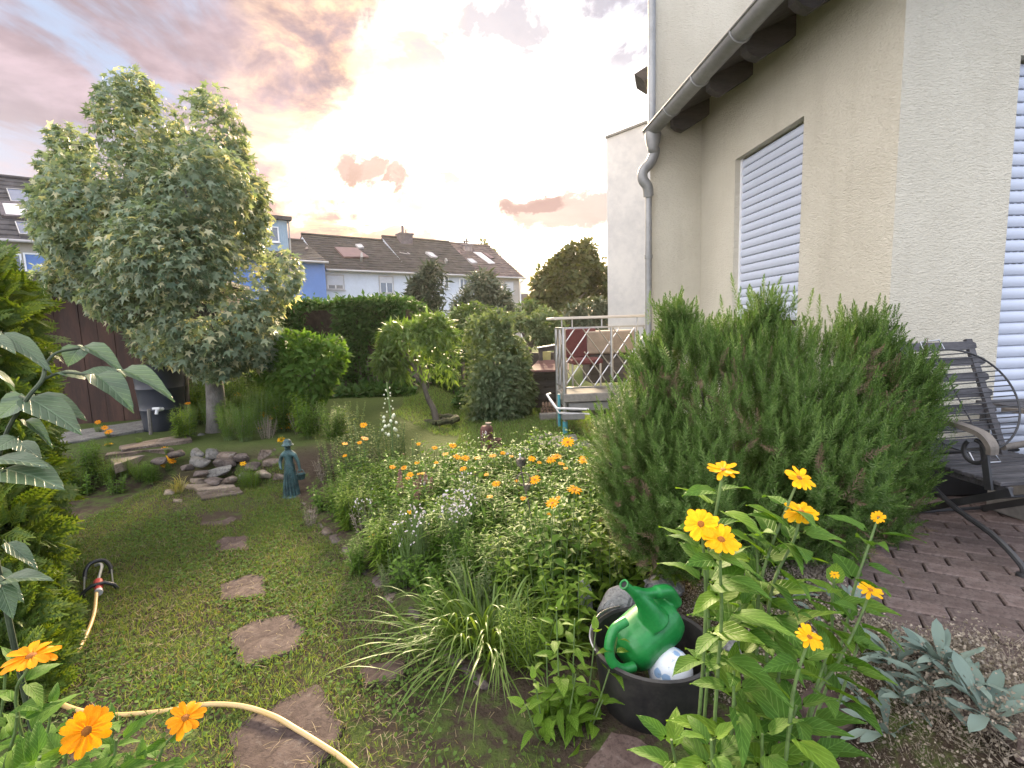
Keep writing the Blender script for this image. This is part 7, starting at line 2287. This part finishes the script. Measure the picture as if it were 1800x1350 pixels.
# yucca spike
yb_ = Vector((D(690, 830, 4.75).x, 4.75, 0))
yu = thing('yucca', 'yucca with a tall spike of hanging cream bells', 'plant', yb_)
ytop = D(680, 672, 4.75)
MB().tube(spline([yb_, yb_.lerp(ytop, .5) + Vector((.02, 0, 0)), ytop], 6), .008, 7).build('spike', M['stem'], yu, smooth=True)
M['bell'] = pmat('cream_bell', (.60, .62, .47), .6, .1, 20)
bl_ = MB(); bl_.lathe([(0, 0), (.010, -.003), (.020, -.016), (.024, -.032), (.017, -.046), (.006, -.052), (0, -.052)], 9); blm = bl_.mesh('bell', True); blm.materials.append(M['bell'])
for k in range(30):
    f = .50 + .48 * k / 30
    p = yb_.lerp(ytop, f); a_ = k * 2.4; r_ = .065 * (1 - (f - .45) / .57) ** .7 + .010
    q = p + Vector((r_ * math.cos(a_), r_ * math.sin(a_), -.01)); s_ = (.68 if f < .72 else .32) * random.uniform(.8, 1.1)
    link('bell', blm, yu, None, loc=q, rot=(random.uniform(-.3, .3), random.uniform(-.3, .3), 0), scale=s_)
    if k % 2 == 0: MB().tube([p, q], .0018, 4).build('bell_stalk', M['stem'], yu)
for k in range(34):
    a_ = random.uniform(0, 6.28)
    link('strap_leaf', random.choice(SB), yu, None, loc=yb_ + Vector((.03 * math.cos(a_), .03 * math.sin(a_), 0)), rot=(random.uniform(-.1, .5), 0, a_), scale=random.uniform(.8, 1.1))

# white gaura haze and pink plumes
wt_ = ([(-.5, 0, 0), (.5, 0, 0), (.35, .9, .15), (-.35, .9, .15)], [(0, 1, 2, 3)])
for k, (cx, cy, rx, ry, Y, nb_, lab) in enumerate(((800, 888, 46, 34, 2.75, 210, 'gaura with a haze of small white blossoms left of the garden stake'), (738, 905, 30, 24, 2.8, 90, 'smaller white gaura left of the big one'), (715, 925, 34, 40, 2.7, 60, 'sparse white blossoms above the strap-leaved clump, left side'), (822, 850, 22, 24, 3.1, 45, 'few white blossoms behind the big gaura'),
                                              (850, 765, 11, 9, 4.6, 22, 'white tuft before the domed rusty bottle'), (866, 795, 9, 10, 4.3, 16, 'white tuft before the open rusty pipe'), (895, 797, 9, 5, 3.9, 10, 'small white tuft right of the rusty pipe'), (745, 848, 12, 10, 3.3, 14, 'white blossoms by the pink plumes'), (650, 880, 40, 22, 3.5, 40, 'scattered tiny white blossoms right of the statue'))):
    c = D(cx, cy, Y); s_ = Y / FOC
    gz0 = gz(c.x, Y)
    t = thing('gaura', lab, 'plant', (c.x, Y, gz0), 0, 'white-flowered gaura')
    d = rdir(nb_); rr_ = rng.random(nb_) ** .5
    pos = np.array([c.x, Y, c.z]) + d * rr_[:, None] * np.array([rx * s_, rx * s_ * .7, ry * s_])
    pos = pos[: max(8, int(nb_ * .55))]; loc = np.repeat(pos, 3, axis=0); nn_ = len(loc)
    o = link('blossom', scatter_mesh('blossom', wt_[0], wt_[1], frames_from(rdir(nn_), rdir(nn_)), loc, rng.uniform(.006, .0115, nn_)), t, M['white_bloom']); o['kind'] = 'stuff'
    sb = MB()
    for q in pos[:70]:
        b = Vector((c.x + random.uniform(-.06, .06), Y + random.uniform(-.05, .05), gz0)); q = Vector(q)
        sb.tube(bez(b, b.lerp(q, .6) + Vector((0, 0, .05)), q, 6), .0009, 4, caps=False)
    o = sb.build('stems', M['stem'], t); o['kind'] = 'stuff'
for k, (px, top, bot, Y, lab) in enumerate(((703, 826, 868, 3.55, 'single faded pink plume at the left'), (738, 836, 876, 3.45, 'broad faded pink plume with an orange bloom above'), (748, 832, 878, 3.4, 'middle faded pink plume'), (759, 840, 880, 3.4, 'rightmost faded pink plume'), (730, 846, 880, 3.35, 'short faded pink plume in front'))):
    a, b = D(px, bot, Y), D(px, top, Y)
    t = thing('astilbe', lab + ' in the flower bed', 'plant', (a.x, Y, gz(a.x, Y)), 0, 'faded pink plumes')
    n = 420; f = rng.random(n) ** .8
    pos = np.array(a)[None] + (np.array(b) - np.array(a))[None] * f[:, None] + rdir(n) * (.030 * (1 - f) + .003)[:, None]
    o = link('plume', scatter_mesh('plume', BL[0], BL[1], frames_from(rdir(n) + np.array([0, 0, .8]), rdir(n)), pos, np.stack([np.full(n, .005), rng.uniform(.008, .018, n), np.full(n, .01)], -1)), t, M['pink_plume']); o['kind'] = 'stuff'
    MB().tube([Vector((a.x, Y, gz(a.x, Y))), a, b], .0025, 5).build('stalk', M['stem'], t)

settle_labels()

# ------------------------------------------------------------------ the soft evening air
hm = bpy.data.materials.new('evening_air'); hm.use_nodes = True
hm.node_tree.nodes.clear(); t = NT(hm.node_tree)
pv_ = t.n('ShaderNodeVolumePrincipled')
pv_.inputs['Color'].default_value = (.98, .93, .88, 1)
pv_.inputs['Density'].default_value = .00035
pv_.inputs['Anisotropy'].default_value = .55
ho = t.n('ShaderNodeOutputMaterial'); hm.node_tree.links.new(pv_.outputs[0], ho.inputs['Volume'])
hz_o = link('haze', MB().box((-113, -19, -1.6), (113, 143, 14.5)).mesh('haze'), None, hm)
hz_o['kind'] = 'stuff'
